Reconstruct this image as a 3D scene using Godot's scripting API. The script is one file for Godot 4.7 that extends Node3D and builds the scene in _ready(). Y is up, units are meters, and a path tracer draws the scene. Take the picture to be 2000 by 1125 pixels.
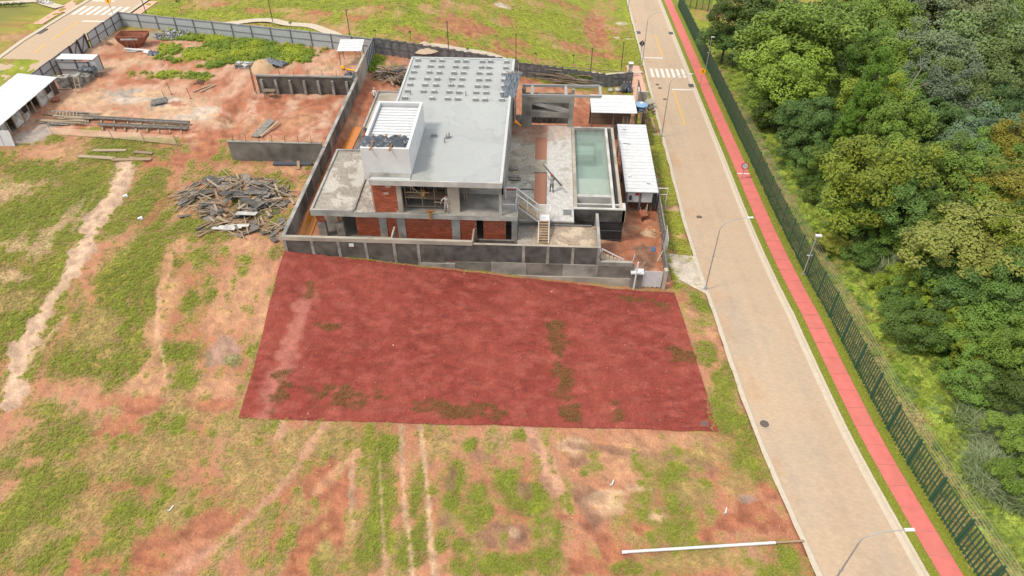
extends Node3D
# Building site beside an empty plot, seen from above.
var rng := RandomNumberGenerator.new()
var AP := {}
var NAMES := {}
var MESH := {}
var M := {}
var TX := {}
var nz := FastNoiseLite.new()
var nf := FastNoiseLite.new()
var nw := FastNoiseLite.new()
var gw := 0.0
var buckets := {}

func _ready():
	rng.seed = 77
	var cam := Camera3D.new()
	cam.name = "camera"; add_child(cam)
	cam.position = Vector3(0, 36, 0)
	cam.rotation_degrees = Vector3(-41.9, 2.67, 0)
	cam.fov = 44.15; cam.near = 0.5; cam.far = 1200.0
	cam.current = true
	var we := WorldEnvironment.new(); we.name = "world_environment"
	var env := Environment.new()
	env.background_mode = Environment.BG_SKY
	var sky := Sky.new(); var sm := ProceduralSkyMaterial.new()
	sm.sky_top_color = Color(0.875, 0.885, 0.90); sm.sky_horizon_color = Color(0.95, 0.945, 0.935)
	sm.sky_curve = 0.25
	sm.ground_bottom_color = Color(0.30, 0.28, 0.22); sm.ground_horizon_color = Color(0.6, 0.6, 0.58)
	sky.sky_material = sm; env.sky = sky
	env.tonemap_mode = Environment.TONE_MAPPER_LINEAR
	env.background_energy_multiplier = 0.72
	env.tonemap_exposure = 2.35
	env.sdfgi_enabled = true; env.ssao_enabled = true; env.ssil_enabled = true
	we.environment = env; add_child(we)
	var sun := DirectionalLight3D.new(); sun.name = "sun"
	sun.light_energy = 0.5; sun.light_angular_distance = 12.0; sun.light_color = Color(1.0, 0.95, 0.87)
	sun.shadow_enabled = true
	sun.rotation_degrees = Vector3(-58, -62, 0)
	add_child(sun)
	setup()
	make_ground(); make_plot(); make_road(); make_side_road(); make_park()
	make_walls(); make_house(); make_deck_pool(); make_yard(); make_left_site()
	make_street_things(); make_fence(); make_forest(); make_grass(); make_people()

# ------------------------------------------------------------------ helpers
func numbered(n: String) -> String:
	if not NAMES.has(n):
		NAMES[n] = 0; return n
	NAMES[n] += 1
	return "%s_%03d" % [n, NAMES[n]]
func thing(n: String, label: String, cat: String, at := Vector3.ZERO, group := "", local := false) -> Node3D:
	var o := Node3D.new(); o.name = numbered(n); add_child(o); o.position = at
	o.set_meta("label", label); o.set_meta("category", cat)
	if group != "": o.set_meta("group", group)
	AP[o] = Vector3.ZERO if local else at
	return o
func tag(o: Node, label: String, cat: String, group := ""):
	o.set_meta("label", label); o.set_meta("category", cat)
	if group != "": o.set_meta("group", group)
func mi(n: String, mesh: Mesh, m: Material, parent: Node = self, at := Vector3.ZERO) -> MeshInstance3D:
	var o := MeshInstance3D.new(); o.mesh = mesh
	if m != null: o.material_override = m
	if parent == self: o.name = numbered(n)
	else: o.name = n
	parent.add_child(o, true)
	o.position = at - AP.get(parent, Vector3.ZERO)
	AP[o] = at
	return o
func bm(s: Vector3) -> Mesh:
	var k := "%d_%d_%d" % [roundi(s.x * 500), roundi(s.y * 500), roundi(s.z * 500)]
	if not MESH.has(k):
		var b := BoxMesh.new(); b.size = s; MESH[k] = b
	return MESH[k]
func part(n: String, parent: Node, at: Vector3, s: Vector3, m: Material, rot := Vector3.ZERO) -> MeshInstance3D:
	var o := mi(n, bm(s), m, parent, at)
	o.rotation_degrees = rot
	return o
# box given by its corners
func pb(n: String, parent: Node, x0, x1, y0, y1, z0, z1, m: Material) -> MeshInstance3D:
	return part(n, parent, Vector3((x0 + x1) * 0.5, (y0 + y1) * 0.5, (z0 + z1) * 0.5), Vector3(absf(x1 - x0), absf(y1 - y0), absf(z1 - z0)), m)
func cyl(r0: float, r1: float, h: float, seg := 10) -> Mesh:
	var k := "c%d_%d_%d_%d" % [roundi(r0 * 1000), roundi(r1 * 1000), roundi(h * 500), seg]
	if not MESH.has(k):
		var c := CylinderMesh.new(); c.bottom_radius = r0; c.top_radius = r1; c.height = h; c.radial_segments = seg; c.rings = 1
		MESH[k] = c
	return MESH[k]
func bar(n: String, parent: Node, a: Vector3, b: Vector3, r: float, m: Material, r2 := -1.0, box := false, w := 0.0) -> MeshInstance3D:
	var d := b - a
	var o: MeshInstance3D
	if box: o = mi(n, bm(Vector3(r, d.length(), w if w > 0.0 else r)), m, parent, (a + b) * 0.5)
	else: o = mi(n, cyl(r, r if r2 < 0.0 else r2, d.length(), 8), m, parent, (a + b) * 0.5)
	var y := d.normalized(); var x := y.cross(Vector3(0.0123, 0.0, 1.0)).normalized()
	if absf(y.z) > 0.98: x = y.cross(Vector3(0, 1, 0)).normalized()
	o.basis = Basis(x, y, x.cross(y))
	return o
func structure(o: Node) -> Node:
	o.set_meta("kind", "structure"); return o

func ntex(freq: float, lo: float, hi: float, sd: int, oct := 4, warp := false, sharp := 1.0, sz := 512) -> ImageTexture:
	var n := FastNoiseLite.new(); n.seed = sd; n.frequency = freq; n.fractal_octaves = oct
	n.noise_type = FastNoiseLite.TYPE_SIMPLEX_SMOOTH
	if warp:
		n.domain_warp_enabled = true; n.domain_warp_amplitude = 25.0
	var im := n.get_seamless_image(sz, sz)
	var d := im.get_data()
	for i in d.size():
		var v := d[i] / 255.0
		if sharp != 1.0: v = clampf((v - 0.5) * sharp + 0.5, 0.0, 1.0)
		d[i] = int(255.0 * pow(lo + (hi - lo) * v, 0.4545))
	return ImageTexture.create_from_image(Image.create_from_data(sz, sz, false, Image.FORMAT_L8, d))
func nrm(freq: float, amt: float, sd: int) -> ImageTexture:
	var n := FastNoiseLite.new(); n.seed = sd; n.frequency = freq; n.fractal_octaves = 4
	var im := n.get_seamless_image(512, 512); im.convert(Image.FORMAT_RGBA8)
	im.bump_map_to_normal_map(amt)
	return ImageTexture.create_from_image(im)
func lin(c: Color) -> Color: return c.linear_to_srgb()
# linear base colour, roughness, texture key, texture repeats per metre
func mat(key: String, c: Color, rough := 0.85, tex := "", sc := 0.3, nk := "") -> StandardMaterial3D:
	var m := StandardMaterial3D.new()
	m.albedo_color = lin(c); m.roughness = rough
	m.metallic_specular = 0.4
	if tex != "":
		m.albedo_texture = TX[tex]
		m.uv1_triplanar = true; m.uv1_world_triplanar = true
		m.uv1_scale = Vector3(sc, sc, sc)
	if nk != "":
		m.normal_enabled = true; m.normal_texture = TX[nk]; m.normal_scale = 0.6
	M[key] = m
	return m
func vmat(key: String, rough := 0.9, tex := "", sc := 0.3, back := 0.0) -> StandardMaterial3D:
	var m := mat(key, Color.WHITE, rough, tex, sc)
	m.vertex_color_use_as_albedo = true
	m.cull_mode = BaseMaterial3D.CULL_DISABLED
	if back > 0.0:
		m.backlight_enabled = true; m.backlight = Color(back, back, back * 0.5)
	return m

func setup():
	nz.seed = 5; nz.frequency = 0.09; nz.fractal_octaves = 4
	nf.seed = 9; nf.frequency = 0.9; nf.fractal_octaves = 3
	nw.seed = 13; nw.frequency = 0.35; nw.fractal_octaves = 3
	TX.fine = ntex(0.05, 0.72, 1.0, 1, 5)
	TX.grain = ntex(0.05, 0.55, 1.0, 2, 5)
	TX.mottle = ntex(0.008, 0.82, 1.0, 3, 6, true)
	TX.stain = ntex(0.009, 0.42, 1.0, 4, 7, true, 1.3)
	TX.blotch = ntex(0.006, 0.62, 1.0, 6, 7, true, 1.6)
	TX.bump = nrm(0.06, 6.0, 7)
	# fine paving blocks, a course every 10 cm
	var im := Image.create(512, 512, false, Image.FORMAT_L8)
	var pr := RandomNumberGenerator.new(); pr.seed = 3
	for row in 16:
		for c in 8:
			var v := pr.randf_range(0.95, 1.0)
			var x0 := (c * 64 + (32 if row % 2 == 1 else 0)) % 512
			for k in 64:
				var xx := (x0 + k) % 512
				var col := Color(v, v, v) * (0.94 if k < 3 else 1.0)
				im.fill_rect(Rect2i(xx, row * 32, 1, 29), col)
				im.fill_rect(Rect2i(xx, row * 32 + 29, 1, 3), Color(0.9, 0.9, 0.9) * v)
	TX.paver = ImageTexture.create_from_image(im)
	# wood grain
	im = Image.create(256, 256, false, Image.FORMAT_L8)
	for y in 256:
		var v := 0.78 + 0.22 * sin(y * 0.19 + 2.0 * nw.get_noise_1d(y * 0.4)) * nf.get_noise_1d(y * 0.1)
		for x in 256: im.set_pixel(x, y, Color(v, v, v) * (0.92 + 0.12 * nf.get_noise_2d(x * 0.03, y * 0.4)))
	TX.wood = ImageTexture.create_from_image(im)
	vmat("ground", 0.95, "grain", 0.23); M.ground.normal_enabled = true; M.ground.normal_texture = TX.bump; M.ground.normal_scale = 0.5
	M.ground.cull_mode = BaseMaterial3D.CULL_BACK
	vmat("leaf", 0.55, "", 0.3, 0.35)
	vmat("blade", 0.6, "", 0.3, 0.3)
	vmat("cloth", 0.9)
	vmat("screed", 0.75); M.screed.cull_mode = BaseMaterial3D.CULL_BACK
	mat("paver", Color(0.405, 0.306, 0.218), 0.9, "paver", 0.62)
	M.paver.vertex_color_use_as_albedo = true
	mat("kerb", Color(0.46, 0.40, 0.32), 0.9, "mottle", 0.5)
	mat("pathred", Color(0.53, 0.145, 0.128), 0.85, "mottle", 0.3)
	mat("pathred2", Color(0.50, 0.145, 0.125), 0.85, "mottle", 0.2)
	mat("pathpink", Color(0.56, 0.33, 0.26), 0.9, "mottle", 0.5)
	mat("white_paint", Color(0.62, 0.60, 0.56), 0.8, "fine", 1.0)
	mat("yellow_paint", Color(0.66, 0.38, 0.07), 0.8, "fine", 1.0)
	mat("grate", Color(0.06, 0.065, 0.07), 0.7)
	mat("manhole", Color(0.13, 0.10, 0.085), 0.8, "grain", 1.0)
	mat("concrete", Color(0.3, 0.285, 0.26), 0.9, "stain", 0.09)
	mat("concrete_l", Color(0.36, 0.355, 0.34), 0.9, "stain", 0.1)
	mat("concrete_p", Color(0.36, 0.325, 0.275), 0.9, "blotch", 0.12)
	mat("concrete_w", Color(0.46, 0.455, 0.44), 0.9, "blotch", 0.12)
	mat("concrete_d", Color(0.19, 0.175, 0.155), 0.9, "stain", 0.1)
	mat("render_d", Color(0.115, 0.105, 0.095), 0.9, "stain", 0.15)
	mat("tar", Color(0.035, 0.037, 0.04), 0.55, "stain", 0.16)
	mat("tar_w", Color(0.10, 0.097, 0.093), 0.7, "stain", 0.18)
	mat("pillar", Color(0.30, 0.285, 0.26), 0.9, "stain", 0.2)
	mat("roof", Color(0.36, 0.385, 0.385), 0.7, "mottle", 0.06)
	mat("roof_rim", Color(0.42, 0.445, 0.45), 0.75, "mottle", 0.3)
	mat("block", Color(0.26, 0.27, 0.28), 0.9, "fine", 1.0)
	mat("white", Color(0.56, 0.57, 0.59), 0.6, "mottle", 0.15)
	mat("white_sheet", Color(0.52, 0.535, 0.56), 0.4, "mottle", 0.3)
	mat("white_old", Color(0.50, 0.49, 0.465), 0.8, "stain", 0.2)
	for i in 4:
		var k: float = [1.0, 0.82, 1.15, 0.92][i]
		mat("brick%d" % i, Color(0.36 * k, 0.088 * k, 0.042 * k), 0.9, "grain", 1.0)
	mat("mortar", Color(0.50, 0.40, 0.34), 0.95, "grain", 1.0)
	mat("tin", Color(0.37, 0.395, 0.42), 0.5, "mottle", 0.4)
	mat("tin_d", Color(0.24, 0.245, 0.255), 0.6, "stain", 0.4)
	mat("post_rust", Color(0.10, 0.065, 0.06), 0.8, "grain", 1.0)
	mat("post_grey", Color(0.13, 0.135, 0.145), 0.7)
	mat("rust", Color(0.34, 0.12, 0.075), 0.85, "stain", 0.9)
	mat("rust_d", Color(0.13, 0.07, 0.045), 0.9, "stain", 0.8)
	for i in 4:
		mat("wood%d" % i, [Color(0.56, 0.39, 0.25), Color(0.46, 0.34, 0.24), Color(0.62, 0.49, 0.35), Color(0.34, 0.265, 0.20)][i], 0.85, "wood", 0.8)
	for i in 3:
		mat("ply%d" % i, [Color(0.105, 0.10, 0.095), Color(0.17, 0.16, 0.15), Color(0.24, 0.225, 0.205)][i], 0.75, "stain", 0.7)
	mat("wood_orange", Color(0.55, 0.24, 0.07), 0.8, "wood", 0.8)
	mat("tarp", Color(0.075, 0.088, 0.11), 0.32, "fine", 0.6)
	mat("tarp_b", Color(0.13, 0.155, 0.19), 0.3, "fine", 0.6)
	mat("galv", Color(0.36, 0.36, 0.36), 0.45, "fine", 0.8); M.galv.metallic = 0.35
	mat("lamp_white", Color(0.48, 0.49, 0.51), 0.4)
	mat("dark_metal", Color(0.03, 0.035, 0.035), 0.6)
	mat("fence_green", Color(0.022, 0.075, 0.045), 0.5)
	mat("sign_yellow", Color(0.75, 0.36, 0.02), 0.5)
	mat("sign_red", Color(0.34, 0.03, 0.05), 0.5)
	mat("black", Color(0.02, 0.02, 0.022), 0.6)
	mat("blue_plastic", Color(0.035, 0.11, 0.25), 0.4)
	mat("blue_lid", Color(0.16, 0.28, 0.45), 0.4)
	mat("navy", Color(0.02, 0.028, 0.09), 0.7)
	mat("yellow_plastic", Color(0.72, 0.40, 0.01), 0.5)
	mat("orange_plastic", Color(0.75, 0.27, 0.02), 0.5)
	mat("puddle", Color(0.50, 0.17, 0.015), 0.16, "mottle", 0.4)
	mat("mud", Color(0.50, 0.345, 0.255), 0.3, "mottle", 0.5)
	mat("pool_plaster", Color(0.20, 0.285, 0.235), 0.6, "mottle", 0.3)
	mat("pool_pale", Color(0.34, 0.37, 0.31), 0.6, "mottle", 0.3)
	mat("pool_green", Color(0.05, 0.09, 0.04), 0.7)
	mat("sand", Color(0.52, 0.36, 0.23), 0.95, "grain", 0.8)
	mat("gravel", Color(0.26, 0.25, 0.25), 0.95, "grain", 0.7)
	mat("soil", Color(0.36, 0.17, 0.115), 0.95, "grain", 0.3)
	mat("lawn", Color(0.185, 0.215, 0.022), 0.95, "grain", 0.4)
	mat("bark", Color(0.11, 0.085, 0.065), 0.95, "grain", 1.0)
	mat("bark_g", Color(0.28, 0.25, 0.21), 0.95, "grain", 1.0)
	mat("water", Color(0.30, 0.42, 0.37), 0.08)
	M.water.albedo_color.a = 0.35; M.water.transparency = BaseMaterial3D.TRANSPARENCY_ALPHA
	mat("net", Color(0.62, 0.47, 0.36), 0.9)
	mat("window", Color(0.02, 0.022, 0.025), 0.25)
	mat("tent", Color(0.46, 0.36, 0.27), 0.9, "mottle", 0.4)
	for i in BLOBS.size():
		var b: Array = BLOBS[i]
		var rx: float = b[2] * 1.5 + 0.5; var rz: float = b[3] * 1.5 + 0.5
		put(i, b[0] - rx, b[0] + rx, b[1] - rz, b[1] + rz)
	for i in TRACKS.size():
		var p: Array = TRACKS[i][3]; var w: float = TRACKS[i][2] + 0.8
		var x0 := 1e9; var x1 := -1e9; var z0 := 1e9; var z1 := -1e9
		for k in range(0, p.size(), 2):
			x0 = minf(x0, p[k]); x1 = maxf(x1, p[k]); z0 = minf(z0, p[k + 1]); z1 = maxf(z1, p[k + 1])
		put(1000 + i, x0 - w, x1 + w, z0 - w, z1 + w)
func put(i: int, x0: float, x1: float, z0: float, z1: float):
	for a in range(floori(x0 / 4.0), floori(x1 / 4.0) + 1):
		for c in range(floori(z0 / 4.0), floori(z1 / 4.0) + 1):
			var k := Vector2i(a, c)
			if not buckets.has(k): buckets[k] = []
			buckets[k].append(i)

# ------------------------------------------------------------------ terrain
const GZ := [20.0, 0.0, -10.0, -18.6, -25.6, -30.0, -40.0, -50.0, -65.0, -71.0, -92.0, -125.0, -180.0, -400.0]
const GX := [21.5, 18.6, 16.9, 15.44, 14.33, 13.86, 13.2, 13.05, 13.3, 13.37, 13.72, 14.27, 15.2, 19.0]
func G(z: float) -> float:      # left inner edge of the road
	for i in GZ.size() - 1:
		if z >= GZ[i + 1]:
			var t: float = clampf((GZ[i] - z) / (GZ[i] - GZ[i + 1]), 0.0, 1.0)
			var d: float = GZ[i] - GZ[i + 1]
			var i0 := maxi(i - 1, 0); var i3 := mini(i + 2, GZ.size() - 1)
			var m0: float = (GX[i + 1] - GX[i0]) / (GZ[i0] - GZ[i + 1]) * d
			var m1: float = (GX[i3] - GX[i]) / (GZ[i] - GZ[i3]) * d
			var t2 := t * t; var t3 := t2 * t
			return (2 * t3 - 3 * t2 + 1) * GX[i] + (t3 - 2 * t2 + t) * m0 + (3 * t2 - 2 * t3) * GX[i + 1] + (t3 - t2) * m1
	return GX[GX.size() - 1]
func base_h(x: float, z: float) -> float:
	var l := clampf((8.0 - x) / 27.0, 0.0, 1.0)
	var hr := -0.10 * maxf(0.0, -38.0 - z)
	var hl := 2.2 * smoothstep(0.0, 1.0, (-27.0 - z) / 15.0) - 0.05 * maxf(0.0, -z - 78.0)
	return lerpf(hr, hl, l) - 0.10 * maxf(0.0, x - 26.0)
func H(x: float, z: float) -> float:
	var h := base_h(x, z)
	var o := x - G(z)
	if o > -0.3 and o < 7.75: return h - 0.22
	if z < -73.0 and x < -52.2 and x > -61.5: return h - 0.12
	var k := 1.0
	if o > -3.0: k = 0.35
	if x > 5.2 and x < 11.0 and z < -41.0 and z > -80.0: k = 0.6
	h += k * (0.13 * nz.get_noise_2d(x * 3.0, z * 3.0) + 0.05 * nf.get_noise_2d(x, z) + 0.05 * absf(nw.get_noise_2d(x * 2.2, z * 0.8)))
	if z > -40.5 and z < -15.0 and x < 12.0: h += 0.07 * absf(nw.get_noise_2d(x * 0.9 + 5.0, z * 2.6)) + 0.04 * absf(nf.get_noise_2d(x * 1.2, z * 1.2))
	if x > -18.4 and x < 5.2 and z < -41.7 and z > -64.0: h = minf(h, 1.86)
	# dug trench in the left yard
	var tx := (x + 29.9) / 1.2; var tz := (z + 61.5) / 3.0
	var td := tx * tx + tz * tz
	if td < 1.0: h -= 0.7 * (1.0 - td)
	return h
const KC := [Color(0.145, 0.185, 0.018), Color(0.22, 0.25, 0.024), Color(0.335, 0.228, 0.098), Color(0.45, 0.305, 0.195), Color(0.315, 0.118, 0.066), Color(0.42, 0.23, 0.135), Color(0.20, 0.112, 0.075), Color(0.30, 0.265, 0.24), Color(0.47, 0.40, 0.34), Color(0.47, 0.325, 0.235), Color(0.43, 0.24, 0.165)]
func ground_at(x: float, z: float) -> Color:
	var a := nz.get_noise_2d(x, z)
	var b := nw.get_noise_2d(x, z * 0.8)
	var c := nf.get_noise_2d(x, z)
	var s := nw.get_noise_2d(x * 2.0 + 40.0, z * 0.35)
	var soil := Color(0.37, 0.175, 0.105).lerp(Color(0.315, 0.115, 0.062), clampf(0.4 + a * 1.2 + c * 0.4, 0.0, 1.0)).lerp(Color(0.44, 0.265, 0.175), clampf(b * 1.1 + s * 0.7, 0.0, 0.7))
	var g := 0.0
	var gc: Color = KC[0]
	if z < -56.0 and z > -80.0 and x < -19.2: soil = soil.lerp(Color(0.455, 0.29, 0.21), clampf(0.28 + 1.0 * b + 0.6 * s, 0.0, 0.85))
	if z < -79.0 or x < -52.0:
		g = clampf(0.85 + a * 1.2 + s * 0.5, 0.0, 1.0); gc = KC[1].lerp(KC[0], clampf(b * 1.5 + 0.2, 0.0, 0.8))
		if x < -61.0: gc = Color(0.27, 0.215, 0.05).lerp(KC[1], clampf(a + 0.3, 0.0, 1.0))
	elif x > 20.0:
		g = 1.0; gc = Color(0.29, 0.235, 0.085).lerp(Color(0.15, 0.18, 0.03), clampf(0.6 + a * 1.4 + b * 0.8 + c * 0.4, 0.0, 1.0))
	elif z > -57.0 and (x < -19.2 or z > -41.0):
		g = clampf(0.34 + a * 0.9 + b * 0.8 + s * 0.8 + c * 0.7 + (0.22 if x < -33.0 else 0.0), 0.0, 1.0)
		gc = KC[2].lerp(Color(0.20, 0.20, 0.03), clampf(0.5 + b + c * 0.8, 0.0, 1.0))
	elif x > 10.5: g = clampf(0.6 + b + c, 0.0, 1.0); gc = KC[1].lerp(KC[0], 0.5)
	var col := soil.lerp(gc, g)
	gw = g * 0.7
	var kk := Vector2i(floori(x / 4.0), floori(z / 4.0))
	if buckets.has(kk):
		for i: int in buckets[kk]:
			var w := 0.0; var k := 0; var st := 1.0
			if i < 1000:
				var q: Array = BLOBS[i]
				var dx: float = (x - q[0]) / (q[2] + 0.05); var dz: float = (z - q[1]) / (q[3] + 0.05)
				var d := dx * dx + dz * dz
				if d > 2.4: continue
				d = sqrt(d) + 0.55 * b + 0.5 * c + 0.25 * s
				w = 1.0 - smoothstep(0.55, 1.05, d); k = q[4]; st = q[5]
			else:
				var q: Array = TRACKS[i - 1000]
				var p: Array = q[3]; var best := 1e9
				for j in range(0, p.size() - 2, 2):
					var ax: float = p[j]; var az: float = p[j + 1]
					var vx: float = p[j + 2] - ax; var vz: float = p[j + 3] - az
					var t := clampf(((x - ax) * vx + (z - az) * vz) / (vx * vx + vz * vz), 0.0, 1.0)
					best = minf(best, Vector2(x - ax - vx * t, z - az - vz * t).length())
				var d: float = best / q[2] + 0.9 * b + 0.7 * c
				w = 1.0 - smoothstep(0.7, 1.15, d); k = q[0]; st = q[1]
			if w <= 0.0: continue
			w *= st
			if k < 2: w *= clampf(0.9 + 0.9 * c, 0.4, 1.0)
			var kc: Color = KC[k]
			kc = kc * (1.0 + 0.28 * c + 0.2 * b)
			col = col.lerp(kc, w)
			gw = lerpf(gw, 1.0 if k < 2 else (0.35 if k == 2 else 0.0), w)
	return col * 1.15 * (1.0 + 0.26 * c + 0.22 * nf.get_noise_2d(x * 3.1 + 17.0, z * 3.1))

func steps(list: Array) -> PackedFloat32Array:   # [from, to, step, ...]
	var o := PackedFloat32Array()
	for s in list:
		var n := roundi(absf(s[1] - s[0]) / s[2])
		for i in n: o.append(lerpf(s[0], s[1], float(i) / n))
	o.append(list[-1][1])
	return o
func make_ground():
	var xs := steps([[-600.0, -120.0, 60.0], [-120.0, -64.0, 4.0], [-64.0, -40.0, 0.35], [-40.0, 16.0, 0.2], [16.0, 22.0, 0.5], [22.0, 34.0, 0.4], [34.0, 70.0, 2.0], [70.0, 600.0, 60.0]])
	var zs := steps([[120.0, 0.0, 30.0], [0.0, -14.0, 2.0], [-14.0, -46.0, 0.17], [-46.0, -66.0, 0.28], [-66.0, -130.0, 0.5], [-130.0, -200.0, 10.0], [-200.0, -900.0, 100.0]])
	var nx := xs.size(); var nzc := zs.size()
	var v := PackedVector3Array(); var cc := PackedColorArray(); var ix := PackedInt32Array(); var nn := PackedVector3Array()
	v.resize(nx * nzc); cc.resize(nx * nzc); nn.resize(nx * nzc)
	for j in nzc:
		for i in nx:
			var x := xs[i]; var z := zs[j]
			v[j * nx + i] = Vector3(x, H(x, z) - (0.1 if in_plot(x, z) else 0.0), z)
			if x < -64.0 or x > 60.0 or z > -12.0 or z < -140.0: cc[j * nx + i] = Color(0.2, 0.2, 0.05)
			else: cc[j * nx + i] = ground_at(x, z)
	for j in nzc:
		for i in nx:
			var l := v[j * nx + maxi(i - 1, 0)]; var r := v[j * nx + mini(i + 1, nx - 1)]
			var u := v[maxi(j - 1, 0) * nx + i]; var d := v[mini(j + 1, nzc - 1) * nx + i]
			nn[j * nx + i] = (u - d).cross(l - r).normalized() * -1.0
			if nn[j * nx + i].y < 0.0: nn[j * nx + i] *= -1.0
	for j in nzc - 1:
		for i in nx - 1:
			var a := j * nx + i
			ix.append_array([a, a + nx, a + 1, a + 1, a + nx, a + nx + 1])
	structure(mi("ground", amesh(v, nn, cc, ix), M.ground))
func in_plot(x: float, z: float) -> bool:
	var t := (z + 41.0) / 13.9
	return t > 0.03 and t < 0.97 and x > lerpf(-19.15, -18.5, t) + 0.3 and x < lerpf(10.4, 11.5, t) - 0.3 and z < lerpf(-26.95, -27.3, (x + 18.5) / 30.0) - 0.3 and z > lerpf(-41.0, -40.3, (x + 19.0) / 29.5) + 0.3
func amesh(v, nn, cc, ix) -> ArrayMesh:
	var ar := []; ar.resize(Mesh.ARRAY_MAX)
	ar[Mesh.ARRAY_VERTEX] = v
	if nn != null: ar[Mesh.ARRAY_NORMAL] = nn
	if cc != null: ar[Mesh.ARRAY_COLOR] = cc
	if ix != null: ar[Mesh.ARRAY_INDEX] = ix
	var m := ArrayMesh.new(); m.add_surface_from_arrays(Mesh.PRIMITIVE_TRIANGLES, ar)
	return m
# sheet over a quad (corner order a b c d) following the ground
func sheet(n: String, a: Vector2, b: Vector2, c: Vector2, d: Vector2, nu: int, nv: int, dy: float, colf: Callable, m: Material) -> MeshInstance3D:
	var v := PackedVector3Array(); var cc := PackedColorArray(); var ix := PackedInt32Array()
	for j in nv + 1:
		for i in nu + 1:
			var p := a.lerp(b, float(i) / nu).lerp(d.lerp(c, float(i) / nu), float(j) / nv)
			v.append(Vector3(p.x, H(p.x, p.y) + dy, p.y))
			cc.append(colf.call(p.x, p.y))
	for j in nv:
		for i in nu:
			var q := j * (nu + 1) + i
			ix.append_array([q, q + 1, q + nu + 1, q + 1, q + nu + 2, q + nu + 1])
	var st := SurfaceTool.new(); st.create_from(amesh(v, null, cc, ix), 0)
	st.generate_normals()
	return mi(n, st.commit(), m)
func plot_col(x: float, z: float) -> Color:
	var a := nz.get_noise_2d(x * 1.3 + 9.0, z * 1.3); var b := nw.get_noise_2d(x * 1.3, z * 1.7); var c := nf.get_noise_2d(x, z * 1.2)
	var s := nw.get_noise_2d(x * 1.6, z * 3.2 + 30.0)
	var col := Color(0.245, 0.052, 0.038).lerp(Color(0.205, 0.036, 0.026), clampf(0.35 + a * 0.9, 0.0, 1.0)).lerp(Color(0.30, 0.078, 0.058), clampf(0.15 + b * 0.8 + s * 0.9, 0.0, 0.75))
	var cr := nw.get_noise_2d(x * 0.8 + 70.0, z * 3.2)
	col *= 1.0 - 0.2 * smoothstep(0.10, 0.02, absf(cr)) * smoothstep(-0.05, 0.25, a + 0.15)
	# pale wheel track at the left
	var tx := x + 16.6 + (z + 34.0) * 0.05
	col = col.lerp(Color(0.37, 0.135, 0.105), 0.9 * smoothstep(0.9, 0.2, absf(tx) + 0.8 * b) * smoothstep(-38.5, -35.5, z))
	var g := 0.0
	for q in [[1.3, -35.6, 0.7, 1.0], [1.55, -33.6, 0.7, 2.0], [2.0, -31.0, 0.7, 1.9], [2.3, -28.6, 0.75, 1.6], [10.2, -33.8, 1.2, 1.1], [-14.5, -34.4, 1.3, 0.35], [-16.4, -37.6, 0.4, 1.3], [-12.0, -29.0, 2.5, 1.0], [-16.5, -29.0, 0.7, 2.0], [7.0, -39.2, 1.6, 0.4], [5.2, -28.5, 0.5, 1.0], [-5.0, -28.2, 3.5, 0.7], [9.3, -38.6, 0.8, 0.5]]:
		var d := Vector2((x - q[0]) / q[2], (z - q[1]) / q[3]).length() + 0.8 * b + 0.7 * c
		g = maxf(g, 1.0 - smoothstep(0.4, 1.0, d))
	gw = g
	col = col.lerp(Color(0.135, 0.062, 0.022), g * 0.75)
	return col * 1.04 * (1.0 + 0.2 * c + 0.2 * nf.get_noise_2d(x * 3.0, z * 4.0))
func make_plot():
	structure(sheet("plot", Vector2(-19.15, -41.0), Vector2(10.4, -40.3), Vector2(11.5, -27.3), Vector2(-18.5, -26.95), 240, 120, 0.05, plot_col, M.ground))

# cross-section swept along the road: offsets and heights from the left inner edge
func sweep(n: String, prof: Array, z0: float, z1: float, m: Material, parent: Node = self, jag := 0.0, dz := 1.0, tinted := false) -> MeshInstance3D:
	var st := SurfaceTool.new(); st.begin(Mesh.PRIMITIVE_TRIANGLES); st.set_smooth_group(-1)
	var cnt := maxi(1, ceili((z0 - z1) / dz))
	var rows := []
	for i in cnt + 1:
		var z := lerpf(z0, z1, float(i) / cnt)
		var row := []
		for k in prof.size():
			var q: Array = prof[k]
			var o: float = q[0]
			if jag > 0.0 and k == 0: o += jag * nf.get_noise_2d(z * 2.0, 3.0)
			var x := G(z) + o
			row.append(Vector3(x, base_h(x, z) + q[1], z))
		rows.append(row)
	for i in cnt:
		for k in prof.size() - 1:
			var a: Vector3 = rows[i][k]; var b: Vector3 = rows[i][k + 1]; var c: Vector3 = rows[i + 1][k + 1]; var d: Vector3 = rows[i + 1][k]
			for p in [a, d, b, b, d, c]:
				if tinted: st.set_color(road_col(p.x, p.z))
				st.add_vertex(p)
	st.generate_normals()
	return mi(n, st.commit(), m, parent)
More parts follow.
